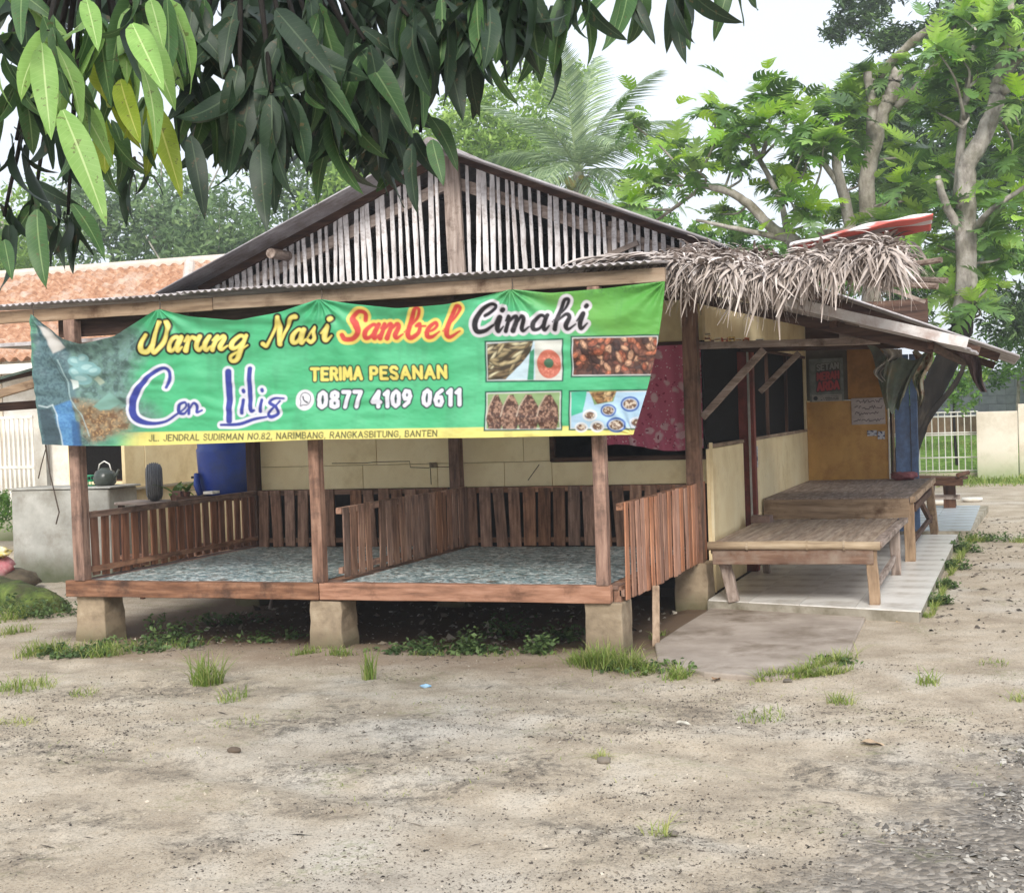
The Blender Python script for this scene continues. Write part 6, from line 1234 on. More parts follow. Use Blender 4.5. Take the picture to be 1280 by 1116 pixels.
def mat_variants(meshes, mats):
    o = {}
    for mt in mats:
        o[mt.name] = []
        for me in meshes: c = me.copy(); c.materials.clear(); c.materials.append(mt); o[mt.name].append(c)
    return o
BFV = mat_variants(BFM, (BF_D, BF_L, BF_M)); rb = random.Random(12)
def whorl(tr, p, n, L_, young=2):
    for k in range(n):
        az = k*2.4+rb.uniform(-.4, .4); y_ = k < young; el = rb.uniform(.7, 1.35) if y_ else rb.uniform(-.5, .75)
        mt = BF_L if y_ else (BF_M if rb.random() < .35 else BF_D); me = BFV[mt.name][rb.randrange(6)]; s = L_*rb.uniform(.6, 1.2)*(.85 if y_ else 1)
        link('leaf', me, None, tr, p+Vector((rb.uniform(-.04, .04), rb.uniform(-.04, .04), rb.uniform(-.05, .05))), (rb.uniform(-.5, .5), -el, az), (s, s*rb.uniform(.9, 1.3), s))
def bft(label, base, stems, wh, Y, L_=.52, n=10):
    sV = []; sF = []; sM = []
    tr = thing('breadfruit_tree', base, label, 'tree', 'breadfruit trees behind the stall')
    for nm, pts, r0, r1 in stems:
        m = MB(); limb(m, [tuple(at(u, v, Y=Y+dy)) for u, v, dy in pts], r0, r1, 12, .08); m.build(nm, BARKD if nm in ('lower_trunk', 'dead_limb') else BARK, tr, smooth=True, origin=(0, 0, 0))
    for q in wh:
        u, v = q[0], q[1]; sc = q[2] if len(q) > 2 else 1
        p = at(u, v+6, Y=Y+rb.uniform(-.7, .9)); whorl(tr, p, n, L_*sc, rb.choice((2, 3, 3, 4)))
        for z in range(8 if sc else 0):
            pq = p+Vector((rb.gauss(0, .24), rb.gauss(0, .3), rb.gauss(-.05, .2))); me_ = BFM[rb.randrange(6)]; s_ = L_*rb.uniform(.5, .95); R_ = np.array(Euler((rb.uniform(-.6, .6), -rb.uniform(-.7, 1.1), rb.uniform(0, 6.3))).to_matrix())
            for f_ in me_.polygons: sF.append([i_+len(sV) for i_ in f_.vertices])
            sV.extend([tuple(R_@(np.array(v_.co)*s_)+np.array(pq)) for v_ in me_.vertices]); sM.extend([rb.choice((0, 0, 1, 2))]*len(me_.polygons))
        if len(q) > 4: m = MB(); limb(m, [tuple(at(q[3], q[4], Y=Y)), tuple(p.lerp(at(q[3], q[4], Y=Y), .4)+Vector((.1, 0, -.05))), tuple(p)], .022, .01, 7); m.build('twig', BARK, tr, smooth=True, origin=(0, 0, 0))
    me_ = bpy.data.meshes.new('inner_leaves'); me_.from_pydata(sV, [], sF); [me_.materials.append(m_) for m_ in (BF_D, BF_M, BF_L)]; me_.polygons.foreach_set('material_index', sM); me_.update(); tag(link('inner_leaves', me_, None, tr, (0, 0, 0)), kind='stuff')
    return tr
Yb = 20.5
bft('left breadfruit tree with a long arching bare limb and leaf whorls against the sky', tuple(at(1005, 560, Y=Yb)), [('trunk', [(1005, 620, 0), (1002, 420, 0), (1000, 330, 0), (985, 290, 0)], .16, .10), ('limb', [(990, 300, 0), (965, 285, 0), (935, 255, 0), (905, 238, 0), (868, 230, 0)], .085, .045), ('limb', [(985, 295, 0), (975, 250, 0), (950, 200, 0), (935, 170, 0)], .05, .03), ('limb', [(880, 232, 0), (840, 262, .2), (800, 290, .3)], .035, .018), ('limb', [(1000, 310, 0), (1030, 296, 0), (1075, 290, 0)], .10, .08), ('limb', [(990, 300, 0), (930, 288, -.3), (870, 275, -.3)], .05, .02)],
    [(790, 148, .8, 868, 230), (812, 222, 1, 868, 230), (785, 250, .9, 840, 262), (848, 178, 1, 868, 230), (868, 205, 1, 880, 232), (893, 135, 1, 868, 230), (905, 178, 1, 905, 238), (925, 160, 1, 935, 170), (955, 112, 1, 950, 200), (950, 150, 1, 950, 200), (985, 130, 1, 950, 200), (1003, 150, 1, 975, 250), (1008, 185, 1, 975, 250), (975, 215, 1, 975, 250), (985, 240, .8, 985, 290), (925, 205, .9, 905, 238), (1030, 175, 1, 985, 290), (830, 205, .8, 868, 230), (1012, 262, .9, 985, 290), (900, 262, .7, 935, 255)], Yb, n=11)
bft('middle breadfruit tree with a broken fissured grey trunk and stub', tuple(at(1092, 560, Y=Yb)), [('trunk', [(1092, 620, 0), (1090, 420, 0), (1088, 320, 0), (1084, 230, 0), (1098, 160, 0), (1112, 120, 0)], .15, .09), ('broken_limb', [(1090, 190, 0), (1090, 140, 0), (1084, 90, 0)], .09, .06), ('broken_limb', [(1112, 130, 0), (1117, 105, 0), (1122, 88, 0)], .10, .08), ('limb', [(1120, 135, 0), (1150, 105, 0), (1180, 62, 0), (1196, 25, 0)], .06, .04), ('limb', [(1096, 100, .3), (1120, 72, .3), (1160, 38, .3), (1200, 20, .3)], .07, .05), ('limb', [(1066, 300, 0), (1056, 250, 0), (1046, 205, 0), (1048, 155, 0)], .09, .06), ('limb', [(1054, 240, 0), (1030, 205, 0), (1010, 190, 0)], .05, .03), ('limb', [(1088, 290, 0), (1064, 300, 0), (1050, 330, 0)], .10, .08)],
    [(1083, 88, .9, 1084, 100), (1062, 110, .9, 1084, 110), (1058, 135, .9, 1048, 155), (1068, 150, .9, 1046, 200), (1040, 128, .8, 1048, 155), (1128, 75, .7, 1122, 90), (1105, 150, .8, 1100, 160), (1140, 180, .9, 1100, 200), (1150, 230, 1, 1090, 260), (1128, 225, 1, 1090, 260), (1140, 265, 1, 1088, 300), (1115, 275, 1, 1088, 300), (1070, 215, .8, 1054, 240), (1046, 262, .8, 1056, 250)], Yb+.6, n=10)
bft('right breadfruit tree with a smooth kinked grey trunk', tuple(at(1205, 560, Y=Yb)), [('lower_trunk', [(1120, 640, 0), (1128, 590, 0), (1146, 525, 0), (1174, 470, 0), (1198, 420, 0), (1208, 380, 0)], .17, .15), ('dead_limb', [(1142, 555, -.1), (1166, 515, -.1), (1194, 480, -.1), (1206, 455, -.1)], .045, .03), ('trunk', [(1204, 395, 0), (1208, 350, 0), (1207, 255, 0), (1210, 205, 0), (1228, 175, 0), (1243, 135, 0), (1248, 105, 0)], .15, .10), ('limb', [(1248, 108, 0), (1256, 60, 0), (1262, 20, 0), (1262, -30, 0)], .09, .05), ('limb', [(1250, 100, 0), (1270, 75, 0), (1300, 40, 0)], .09, .05), ('limb', [(1250, 115, 0), (1280, 95, 0), (1310, 80, 0)], .08, .05), ('limb', [(1196, 250, .3), (1203, 160, .3), (1210, 110, .3), (1222, 40, .3)], .06, .04), ('limb', [(1205, 300, 0), (1180, 250, -.3), (1172, 220, -.3)], .07, .04), ('limb', [(1215, 290, 0), (1240, 262, -.4), (1285, 232, -.4)], .05, .03)],
    [(1200, 15, 1, 1222, 50), (1228, 8, 1, 1222, 40), (1262, 12, 1, 1262, 20), (1195, 60, 1, 1210, 110), (1180, 88, 1, 1205, 150), (1215, 75, .9, 1210, 110), (1170, 55, .9, 1205, 150), (1200, 125, .9, 1203, 160), (1178, 145, .9, 1203, 160), (1160, 130, .9, 1203, 160), (1272, 60, .9, 1270, 75), (1262, 190, 1, 1243, 135), (1270, 165, .9, 1250, 115), (1238, 232, 1, 1215, 290), (1262, 250, .9, 1240, 262), (1228, 285, .9, 1207, 300), (1190, 255, .9, 1205, 300), (1195, 330, 1, 1207, 360), (1232, 340, 1, 1208, 380), (1188, 362, 1, 1208, 400), (1220, 375, .9, 1208, 400), (1252, 310, .9, 1210, 330), (1170, 300, .9, 1205, 320), (1240, 30, 1, 1256, 60), (1275, 120, .9, 1280, 95), (1180, 205, .9, 1200, 230)], Yb-.3, n=10)

# ---------------------------------------------------------------- coconut palm
PT = thing('coconut_palm', tuple(at(722, 520, Y=38)), 'coconut palm with arching fronds standing behind the right slope of the gable', 'palm tree')
pc = at(722, 215, Y=38); m = MB(); limb(m, [(pc.x+.4, 38, -.2), (pc.x+.3, 38, 4), (pc.x, 38, pc.z)], .22, .15, 12); m.build('trunk', BARK, PT, smooth=True, origin=(0, 0, 0))
PF = leafmat('palm_frond', [(0, srgb(80, 104, 74)), (.5, srgb(126, 148, 110)), (1, srgb(178, 194, 146))], .3)
def frond(L_, arch, seed):
    r = np.random.default_rng(seed); n = 64; V = []; F = []; T = []
    def rp(t_): a_ = arch*t_; return np.array([L_*math.sin(a_)/arch, 0, -L_*(1-math.cos(a_))/arch])
    for i in range(n):
        t_ = .08+.92*i/n; p = rp(t_); q = rp(min(1, t_+.02)); d = (q-p)/np.linalg.norm(q-p+1e-9)
        for s_ in (-1, 1):
            l_ = L_*.24*math.sin(PI*(.12+.85*t_))**.7*r.uniform(.8, 1.1); sd = np.array([d[0]*.55, s_*.75, d[2]*.55-.35*r.uniform(.6, 1.6)]); e_ = p+sd*l_; mid = p+sd*l_*.5+np.array([0, 0, .05*l_]); w_ = .016*L_/3
            k = len(V); V += [p-d*w_, p+d*w_, mid+d*w_*1.3, mid-d*w_*1.3, e_+np.array([0, 0, -.12*l_])]; F += [(k, k+1, k+2), (k, k+2, k+3), (k+3, k+2, k+4)]; T += [r.uniform(.2, .9)]*5
    for i in range(10):
        a_, b_ = rp(i/10), rp((i+1)/10); w_ = .03*(1-i/11)*L_/3; k = len(V); V += [a_+[0, -w_, 0], a_+[0, w_, 0], b_+[0, w_, 0], b_+[0, -w_, 0], a_+[0, 0, -w_], b_+[0, 0, -w_]]; F += [(k, k+1, k+2), (k, k+2, k+3), (k, k+4, k+5), (k, k+5, k+3)]; T += [.95]*6
    return npmesh('frond', V, F, T)
fm = [frond(1, a_, i) for i, a_ in enumerate((.5, .9, 1.3, 1.7))]
rp_ = random.Random(9)
for k, (az, el, am, L_) in enumerate(((0, 1.25, 1, 3.6), (.6, .8, 1, 3.6), (-.3, .55, 1, 3.4), (.25, .25, 2, 3.4), (0, -.15, 2, 3.2), (3.14, 1.1, 1, 3.6), (2.9, .75, 2, 3.5), (3.3, .4, 2, 3.6), (3.0, .05, 2, 3.5), (3.5, -.2, 3, 3.3), (1.6, 1.4, 0, 3.8), (1.2, 1.0, 1, 3.5), (2.2, .9, 2, 3.5), (4.4, 1.0, 2, 3.3), (5.2, .7, 2, 3.4), (4.8, .3, 2, 3.3), (5.7, .1, 2, 3.3), (4.0, .3, 3, 3.3), (2.6, -.4, 3, 3), (5.4, -.4, 3, 3), (.15, 1.0, 2, 3.5), (4.7, 1.3, 0, 3.8))):
    link('frond', fm[am], PF, PT, (pc.x, 38, pc.z), (rp_.uniform(-.3, .3), -el, az), (L_, L_, L_))
for k in range(7): a_ = k*.9; V, F = lump(pc.x+.28*math.cos(a_), 38+.28*math.sin(a_), pc.z-.25-.12*(k % 2), .11, .11, .13, 10, 6, .03); m = MB(); m.add(V, F); m.build('coconut', M('coconut_husk', [(.3, srgb(150, 140, 70)), (.7, srgb(190, 170, 96))], ns=5), PT, smooth=True)

# ================================================================ MANGO TREE over the yard
MT = thing('mango_tree', (-5.6, 2.6, 0), 'mango tree whose drooping leafy branches hang into the top left of the view', 'tree')
def mango(droop, wd, seed):
    V, F = plantleaf(1, wd, droop, seed, .32, 10); me = bpy.data.meshes.new('mango_leaf'); me.from_pydata([tuple(v) for v in V], [], [tuple(int(i) for i in f) for f in F]); me.polygons.foreach_set('use_smooth', [True]*len(me.polygons))
    me.update(); uv = me.attributes.new('across', 'FLOAT', 'POINT'); uv.data.foreach_set('value', [(-1, 0, 1)[i % 3]*1.0 for i in range(len(V))]); ul = me.attributes.new('along', 'FLOAT', 'POINT'); ul.data.foreach_set('value', [(i//3)/10 for i in range(len(V))]); return me
def mangomat(name, a, b, vein, rough=.5, trans=.22, var=.28, spec=.36):
    m = bpy.data.materials.new(name); m.use_nodes = True; t = m.node_tree; N = t.nodes.new; L = t.links.new; B = t.nodes['Principled BSDF']
    ac = N('ShaderNodeAttribute'); ac.attribute_name = 'across'; al = N('ShaderNodeAttribute'); al.attribute_name = 'along'
    def o_(o, x, y=0.0):
        q = N('ShaderNodeMath'); q.operation = o
        for i, z in enumerate((x, y)):
            if isinstance(z, (int, float)): q.inputs[i].default_value = z
            else: L(z, q.inputs[i])
        return q.outputs[0]
    ab = o_('ABSOLUTE', ac.outputs['Fac']); mid = o_('LESS_THAN', ab, .07)
    st = o_('SINE', o_('MULTIPLY', o_('SUBTRACT', al.outputs['Fac'], o_('MULTIPLY', ab, .09)), 120.0)); side = o_('MULTIPLY', o_('GREATER_THAN', st, .92), .13)
    co = N('ShaderNodeTexCoord'); n = N('ShaderNodeTexNoise'); n.inputs['Scale'].default_value = 5; n.inputs['Detail'].default_value = 5; L(co.outputs['Object'], n.inputs['Vector'])
    def mx_(f, p, q):
        x = N('ShaderNodeMix'); x.data_type = 'RGBA'; L(f, x.inputs[0])
        for i, z in ((6, p), (7, q)):
            if isinstance(z, tuple): x.inputs[i].default_value = z
            else: L(z, x.inputs[i])
        return x.outputs[2]
    n6 = N('ShaderNodeTexNoise'); n6.inputs['Scale'].default_value = 17; n6.inputs['Detail'].default_value = 4; L(co.outputs['Object'], n6.inputs['Vector']); sp6 = o_('MULTIPLY', o_('GREATER_THAN', n6.outputs[0], .66), .6); c = mx_(sp6, mx_(n.outputs[0], a, b), srgb(92, 76, 52)); c = mx_(o_('MAXIMUM', o_('MULTIPLY', mid, .7), side), c, vein)
    oi = N('ShaderNodeObjectInfo'); h = N('ShaderNodeHueSaturation'); r = N('ShaderNodeMapRange'); r.inputs[3].default_value = 1-var; r.inputs[4].default_value = 1+var; L(oi.outputs['Random'], r.inputs[0]); L(r.outputs[0], h.inputs['Value']); L(c, h.inputs['Color']); c = h.outputs[0]
    L(c, B.inputs['Base Color']); B.inputs['Roughness'].default_value = rough; B.inputs['Specular IOR Level'].default_value = spec
    bp = N('ShaderNodeBump'); bp.inputs['Strength'].default_value = .3; bp.inputs['Distance'].default_value = .01; L(side, bp.inputs['Height']); L(bp.outputs[0], B.inputs['Normal'])
    td = N('ShaderNodeBsdfTranslucent'); ms = N('ShaderNodeMixShader'); ms.inputs[0].default_value = trans; hs = N('ShaderNodeHueSaturation'); hs.inputs['Hue'].default_value = .47; hs.inputs['Value'].default_value = 1.5; L(c, hs.inputs['Color']); L(hs.outputs[0], td.inputs[0]); L(B.outputs[0], ms.inputs[1]); L(td.outputs[0], ms.inputs[2]); L(ms.outputs[0], t.nodes['Material Output'].inputs[0])
    MATS[name] = m; return m
MG = {'d': mangomat('mango_leaf_dark', srgb(28, 44, 32), srgb(48, 68, 44), srgb(80, 96, 70), trans=.12), 'm': mangomat('mango_leaf_mature', srgb(46, 78, 44), srgb(80, 112, 62), srgb(128, 152, 100), trans=.2), 'l': mangomat('mango_leaf_lit', srgb(104, 150, 70), srgb(150, 188, 108), srgb(194, 214, 152), trans=.42), 'y': mangomat('mango_leaf_yellowish', srgb(110, 142, 34), srgb(158, 178, 56), srgb(200, 206, 110), trans=.5)}
mm = [mango(d, w_, i) for i, (d, w_) in enumerate(((.35, .25), (.7, .27), (1.0, .23), (1.3, .24), (.2, .22), (.85, .29), (.5, .2), (1.6, .25)))]
MV = mat_variants(mm, MG.values()); rm = random.Random(21)
MGN = {k: v.name for k, v in MG.items()}
def toward(d, roll):
    d = Vector(d).normalized(); q = d.to_track_quat('X', 'Z'); return (q @ Euler((roll, 0, 0)).to_quaternion()).to_euler()
stuffV = []; stuffF = []; sk = 0; nleaf_ = 0
def tuft_(u, v, D, n, L_, pal, down=.8, spread=.8, stuff=False, lean=(0, 0)):
    """a branch tip with its whorl of drooping leaves"""
    global sk, nleaf_
    p = at(u, v, Y=D)
    for k in range(n):
        az = k*2.4+rm.uniform(-.5, .5); el = -down*rm.uniform(.35, 1.4); d = (math.cos(az)*math.cos(el)*spread+lean[0], math.sin(az)*math.cos(el)*spread+lean[1], math.sin(el))
        c = rm.choice(pal); s = L_*1.12*rm.uniform(.7, 1.2); mi = rm.randrange(8); roll = rm.gauss(0, 1.0); rot = toward(d, roll); q = p+Vector((rm.uniform(-.03, .03), rm.uniform(-.03, .03), rm.uniform(-.05, .05)))
        if stuff or nleaf_ >= 300:
            V = np.array([v_.co[:] for v_ in mm[mi].vertices])*s; V = V@np.array(rot.to_matrix()).T+np.array(q); F = np.array([tuple(f.vertices) for f in mm[mi].polygons])
            stuffV.append(V); stuffF.append(F+sk); sk += len(V)
        else: link('leaf', MV[MGN[c]][mi], None, MT, q, rot, (s, s, s)); nleaf_ += 1
    return p
LG = 'lllmmmmd'; MM = 'mmmddl'; DK = 'ddddddm'  # leaf palettes carry the light: sunlit pale tones at left, dark at right
tips = [ # u, v, distance, leaves, length, palette, droop
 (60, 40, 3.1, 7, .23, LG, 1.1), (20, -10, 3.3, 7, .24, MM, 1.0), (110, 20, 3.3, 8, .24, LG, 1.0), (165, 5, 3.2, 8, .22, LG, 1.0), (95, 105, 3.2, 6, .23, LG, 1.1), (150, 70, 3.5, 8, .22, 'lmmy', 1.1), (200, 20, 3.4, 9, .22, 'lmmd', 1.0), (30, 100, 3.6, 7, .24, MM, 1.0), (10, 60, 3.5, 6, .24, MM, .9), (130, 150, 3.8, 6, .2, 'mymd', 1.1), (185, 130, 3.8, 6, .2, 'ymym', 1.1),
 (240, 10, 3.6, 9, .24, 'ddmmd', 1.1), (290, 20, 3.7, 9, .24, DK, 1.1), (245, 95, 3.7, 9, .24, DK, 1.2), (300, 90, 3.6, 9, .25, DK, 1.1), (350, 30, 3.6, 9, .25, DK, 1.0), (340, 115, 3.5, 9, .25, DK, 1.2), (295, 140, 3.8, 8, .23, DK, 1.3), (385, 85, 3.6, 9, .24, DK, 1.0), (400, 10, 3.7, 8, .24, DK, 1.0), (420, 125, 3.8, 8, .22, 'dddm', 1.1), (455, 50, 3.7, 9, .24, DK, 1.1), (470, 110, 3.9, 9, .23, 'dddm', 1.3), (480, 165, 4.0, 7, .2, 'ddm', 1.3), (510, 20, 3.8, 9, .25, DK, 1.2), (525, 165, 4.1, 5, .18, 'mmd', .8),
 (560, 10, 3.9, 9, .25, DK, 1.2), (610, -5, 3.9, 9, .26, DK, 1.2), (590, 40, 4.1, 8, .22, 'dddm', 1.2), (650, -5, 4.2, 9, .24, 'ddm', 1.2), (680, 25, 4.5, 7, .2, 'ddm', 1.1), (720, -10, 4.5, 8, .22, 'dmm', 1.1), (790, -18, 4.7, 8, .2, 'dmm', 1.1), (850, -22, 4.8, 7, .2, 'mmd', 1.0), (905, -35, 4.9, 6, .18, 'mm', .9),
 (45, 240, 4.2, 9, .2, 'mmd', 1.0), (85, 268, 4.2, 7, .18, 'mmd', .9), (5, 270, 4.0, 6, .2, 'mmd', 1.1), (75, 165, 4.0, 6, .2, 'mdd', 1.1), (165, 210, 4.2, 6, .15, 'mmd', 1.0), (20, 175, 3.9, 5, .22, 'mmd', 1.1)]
def big(u0, v0, u1, v1, D, c, mi, roll):
    global nleaf_
    a, b = at(u0, v0, Y=D), at(u1, v1, Y=D-.08); s = (b-a).length; link('leaf', MV[MGN[c]][mi], None, MT, a, toward(b-a, roll), (s, s*1.12, s)); nleaf_ += 1
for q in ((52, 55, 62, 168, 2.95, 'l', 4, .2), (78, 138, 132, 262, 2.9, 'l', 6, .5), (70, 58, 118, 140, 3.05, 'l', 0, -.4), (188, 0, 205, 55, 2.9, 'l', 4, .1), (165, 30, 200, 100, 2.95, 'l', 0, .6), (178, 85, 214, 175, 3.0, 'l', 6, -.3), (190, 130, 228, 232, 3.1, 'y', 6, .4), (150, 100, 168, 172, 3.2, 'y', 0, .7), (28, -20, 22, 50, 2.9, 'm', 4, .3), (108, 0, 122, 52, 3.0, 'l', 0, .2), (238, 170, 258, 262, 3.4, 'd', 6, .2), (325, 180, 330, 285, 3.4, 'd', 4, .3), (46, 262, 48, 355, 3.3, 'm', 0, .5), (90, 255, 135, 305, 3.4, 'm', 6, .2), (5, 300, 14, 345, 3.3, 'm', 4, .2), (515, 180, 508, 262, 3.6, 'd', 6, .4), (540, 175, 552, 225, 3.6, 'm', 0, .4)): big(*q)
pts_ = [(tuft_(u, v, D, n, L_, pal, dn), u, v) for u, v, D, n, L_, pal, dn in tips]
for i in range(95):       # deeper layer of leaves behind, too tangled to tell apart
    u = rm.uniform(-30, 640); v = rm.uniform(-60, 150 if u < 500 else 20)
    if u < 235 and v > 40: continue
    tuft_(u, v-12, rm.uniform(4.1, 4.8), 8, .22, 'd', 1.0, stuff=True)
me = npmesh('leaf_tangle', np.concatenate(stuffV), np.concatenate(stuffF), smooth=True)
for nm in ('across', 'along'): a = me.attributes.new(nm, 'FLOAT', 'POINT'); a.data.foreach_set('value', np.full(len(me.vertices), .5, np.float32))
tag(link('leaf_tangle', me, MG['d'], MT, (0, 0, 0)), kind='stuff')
hub = Vector((-5.4, 2.7, 3.3)); m = MB(); limb(m, [(-5.6, 2.6, -.1), (-5.55, 2.6, 1.2), (-5.4, 2.7, 2.4), (-5.2, 2.9, 4.2)], .2, .13, 12); m.build('trunk', BARK, MT, smooth=True, origin=(0, 0, 0))
NODES = [hub, Vector((-3.2, 3.2, 3.1)), Vector((-2.6, 3.7, 3.15)), Vector((-2.2, 3.9, 3.15)), Vector((-1.6, 4.3, 3.25)), Vector((-1.0, 4.7, 3.3))]
for a_, b_ in zip(NODES[:-1], NODES[1:]): m = MB(); limb(m, [tuple(a_), tuple(a_.lerp(b_, .5)+Vector((0, 0, .08))), tuple(b_)], .05, .03, 8); m.build('limb', BARKD, MT, smooth=True, origin=(0, 0, 0))
for p, u, v in pts_:
    q = min(NODES[1:], key=lambda z: (z-p).length); mid = p.lerp(q, .5)+Vector((0, 0, .10)); m = MB(); limb(m, [tuple(q), tuple(mid), tuple(p)], .014, .006, 6); m.build('twig', BARKD, MT, smooth=True, origin=(0, 0, 0))

# ================================================================ GRASS, WEEDS, LITTER
GRM = leafmat('grass_blade', [(0, srgb(96, 110, 48)), (.5, srgb(122, 148, 66)), (1, srgb(176, 178, 112))], .35, .6)
WDM = leafmat('weed_leaf', [(0, srgb(50, 70, 40)), (.5, srgb(84, 108, 62)), (1, srgb(126, 148, 92))], .3, .6)
def blades(xs_, ys_, h, wd, rng, spread=.5, tint=.5, tj=.2):
    n = len(xs_); az = rng.uniform(0, 2*PI, n); H = h*rng.uniform(.2, 1.15, n); ln = spread*rng.uniform(.2, 1.7, n); d = np.stack([np.cos(az), np.sin(az), 0*az], 1); s = np.stack([-np.sin(az), np.cos(az), 0*az], 1)*wd/2
    b = np.stack([xs_, ys_, ground_z(xs_, ys_)-.006], 1); V = []
    for t_, w_ in ((0, 1), (.4, .9), (.75, .6), (1, .05)): c = b+d*(ln*H*t_**1.7)[:, None]+np.array([0, 0, 1])*(H*(t_-.25*ln*t_**2.2))[:, None]; V += [c-s*w_, c+s*w_]
    V = np.stack(V, 1).reshape(-1, 3); o = (np.arange(n)*8)[:, None]; F = np.concatenate([o+np.array([0, 1, 3, 2]), o+np.array([2, 3, 5, 4]), o+np.array([4, 5, 7, 6])])
    T = np.clip(np.repeat(np.where(rng.random(n) < .22, .95, tint)+rng.normal(0, tj, n), 8), 0, 1); return V, F, T
rgr = np.random.default_rng(77)
def grass(name, label, cx, cy, r, n, h, wd=.006, spread=.7, tint=.5, ry=None, kind=None, cat='grass tuft', group=None):
    a_ = rgr.uniform(0, 2*PI, n); q = rgr.random(n)**.5; V, F, T = blades(cx+r*q*np.cos(a_), cy+(ry or r)*q*np.sin(a_), h, wd, rgr, spread, tint)
    z0 = gz(cx, cy); o = link(name, npmesh(name, V-np.array([cx, cy, z0]), F, T), GRM, None, (cx, cy, z0)); tag(o, label, cat, group, kind) if not kind else tag(o, kind=kind); return o
G_ = 'grass tufts in the yard'
for u, v, r, n, h, wd, sp, ti, lab in ((258, 855, .10, 190, .22, .007, .7, .45, 'largest bright grass tuft alone on the sand left of the middle stump'), (290, 872, .10, 60, .12, .006, 1.1, .55, 'sparse low grass tuft right beside the largest tuft'), (462, 849, .045, 70, .20, .007, .35, .5, 'narrow upright grass tuft right of the middle stump'), (822, 1045, .06, 45, .10, .005, 1.2, .8, 'small straw coloured tuft in the lower middle of the sand'),
        (1160, 853, .07, 60, .11, .006, 1.1, .5, 'small grass tuft in the sand right of the cement apron'), (950, 893, .14, 120, .06, .005, 1.2, .5, 'low flat grass patch in the sand below the cement apron'), (1050, 876, .08, 90, .09, .005, 1.2, .6, 'thin yellowish tuft below the right corner of the apron'), (1277, 872, .07, 60, .08, .005, 1, .7, 'dry yellowish tuft at the right edge of the yard'),
        (30, 862, .2, 220, .1, .006, 1.1, .5, 'spreading grass clump at the left edge of the sand'), (105, 868, .1, 60, .08, .005, 1.2, .6, 'thin grass clump right of the left edge clump'), (750, 948, .05, 60, .05, .005, 1.3, .9, 'small dried grass scrap in the middle of the sand'), (20, 900, .12, 80, .06, .005, 1.3, .95, 'dry straw coloured patch low at the left edge'),
        (1240, 830, .1, 60, .05, .005, 1.2, .55, 'thin grass patch near the right edge beside the porch path'), (300, 905, .16, 50, .05, .004, 1.3, .7, 'very thin grass below the largest tuft')):
    p = at(u, v, Z=0); grass('grass_tuft', lab, p.x, p.y, r, n, h, wd, sp, ti, group=G_)
# uncountable grass and weeds
VV = []; FF = []; TT = []; k0 = 0
def addg(x, y, h, wd=.006, sp=.8, ti=.5):
    global k0
    V, F, T = blades(np.asarray(x), np.asarray(y), h, wd, rgr, sp, ti); VV.append(V); FF.append(F+k0); TT.append(T); k0 += len(V)
def band(u0, v0, u1, v1, wdt, n, h, ti=.5, sp=.9):
    a, b = at(u0, v0, Z=0), at(u1, v1, Z=0); t_ = rgr.random(n); w_ = rgr.normal(0, wdt, n)*(.4+vnoise(t_*9, t_*0, 3)); keep = vnoise(t_*14, t_*0+u0, 6) > .3
    addg((a.x+(b.x-a.x)*t_+w_*.4)[keep], (a.y+(b.y-a.y)*t_+w_)[keep], h, .006, sp, ti)
band(712, 828, 890, 852, .06, 1500, .10); band(735, 832, 800, 838, .06, 700, .17); band(945, 850, 1055, 842, .06, 900, .08); band(1000, 845, 1062, 826, .06, 600, .12); band(1100, 762, 1165, 772, .03, 500, .06); band(1165, 770, 1192, 712, .04, 900, .09); band(1192, 710, 1215, 674, .06, 700, .10); band(1200, 678, 1290, 676, .12, 800, .10)
band(36, 818, 140, 822, .09, 1300, .12); band(0, 780, 50, 765, .14, 900, .16); band(0, 800, 30, 790, .1, 300, .1); band(120, 812, 250, 806, .1, 300, .09); band(365, 818, 440, 822, .05, 500, .08); band(500, 818, 700, 820, .04, 220, .05); band(830, 790, 815, 800, .04, 100, .08)
x = rgr.uniform(-5.5, 3, 9000); y = rgr.uniform(27.6, 33.3, 9000); addg(x, y, .14, .022, .8, .45)
x = rgr.uniform(-2.6, 3, 2500); y = rgr.uniform(26.6, 29, 2500); addg(x, y, .10, .016, .8, .45)
x = rgr.uniform(-3.2, .3, 1500); y = rgr.uniform(5, 8.3, 1500); k = fbm(x*1.5, y*1.5, 3, 91) > .6; addg(x[k], y[k], .03, .004, 1.3, .75)
x = rgr.uniform(-6.5, -2.5, 1600); y = rgr.uniform(5.5, 8.4, 1600); k = fbm(x*1.5, y*1.5, 3, 93) > .6; addg(x[k], y[k], .03, .004, 1.3, .75)
tag(link('ground_grass', npmesh('ground_grass', np.concatenate(VV), np.concatenate(FF), np.concatenate(TT)), GRM), kind='stuff')
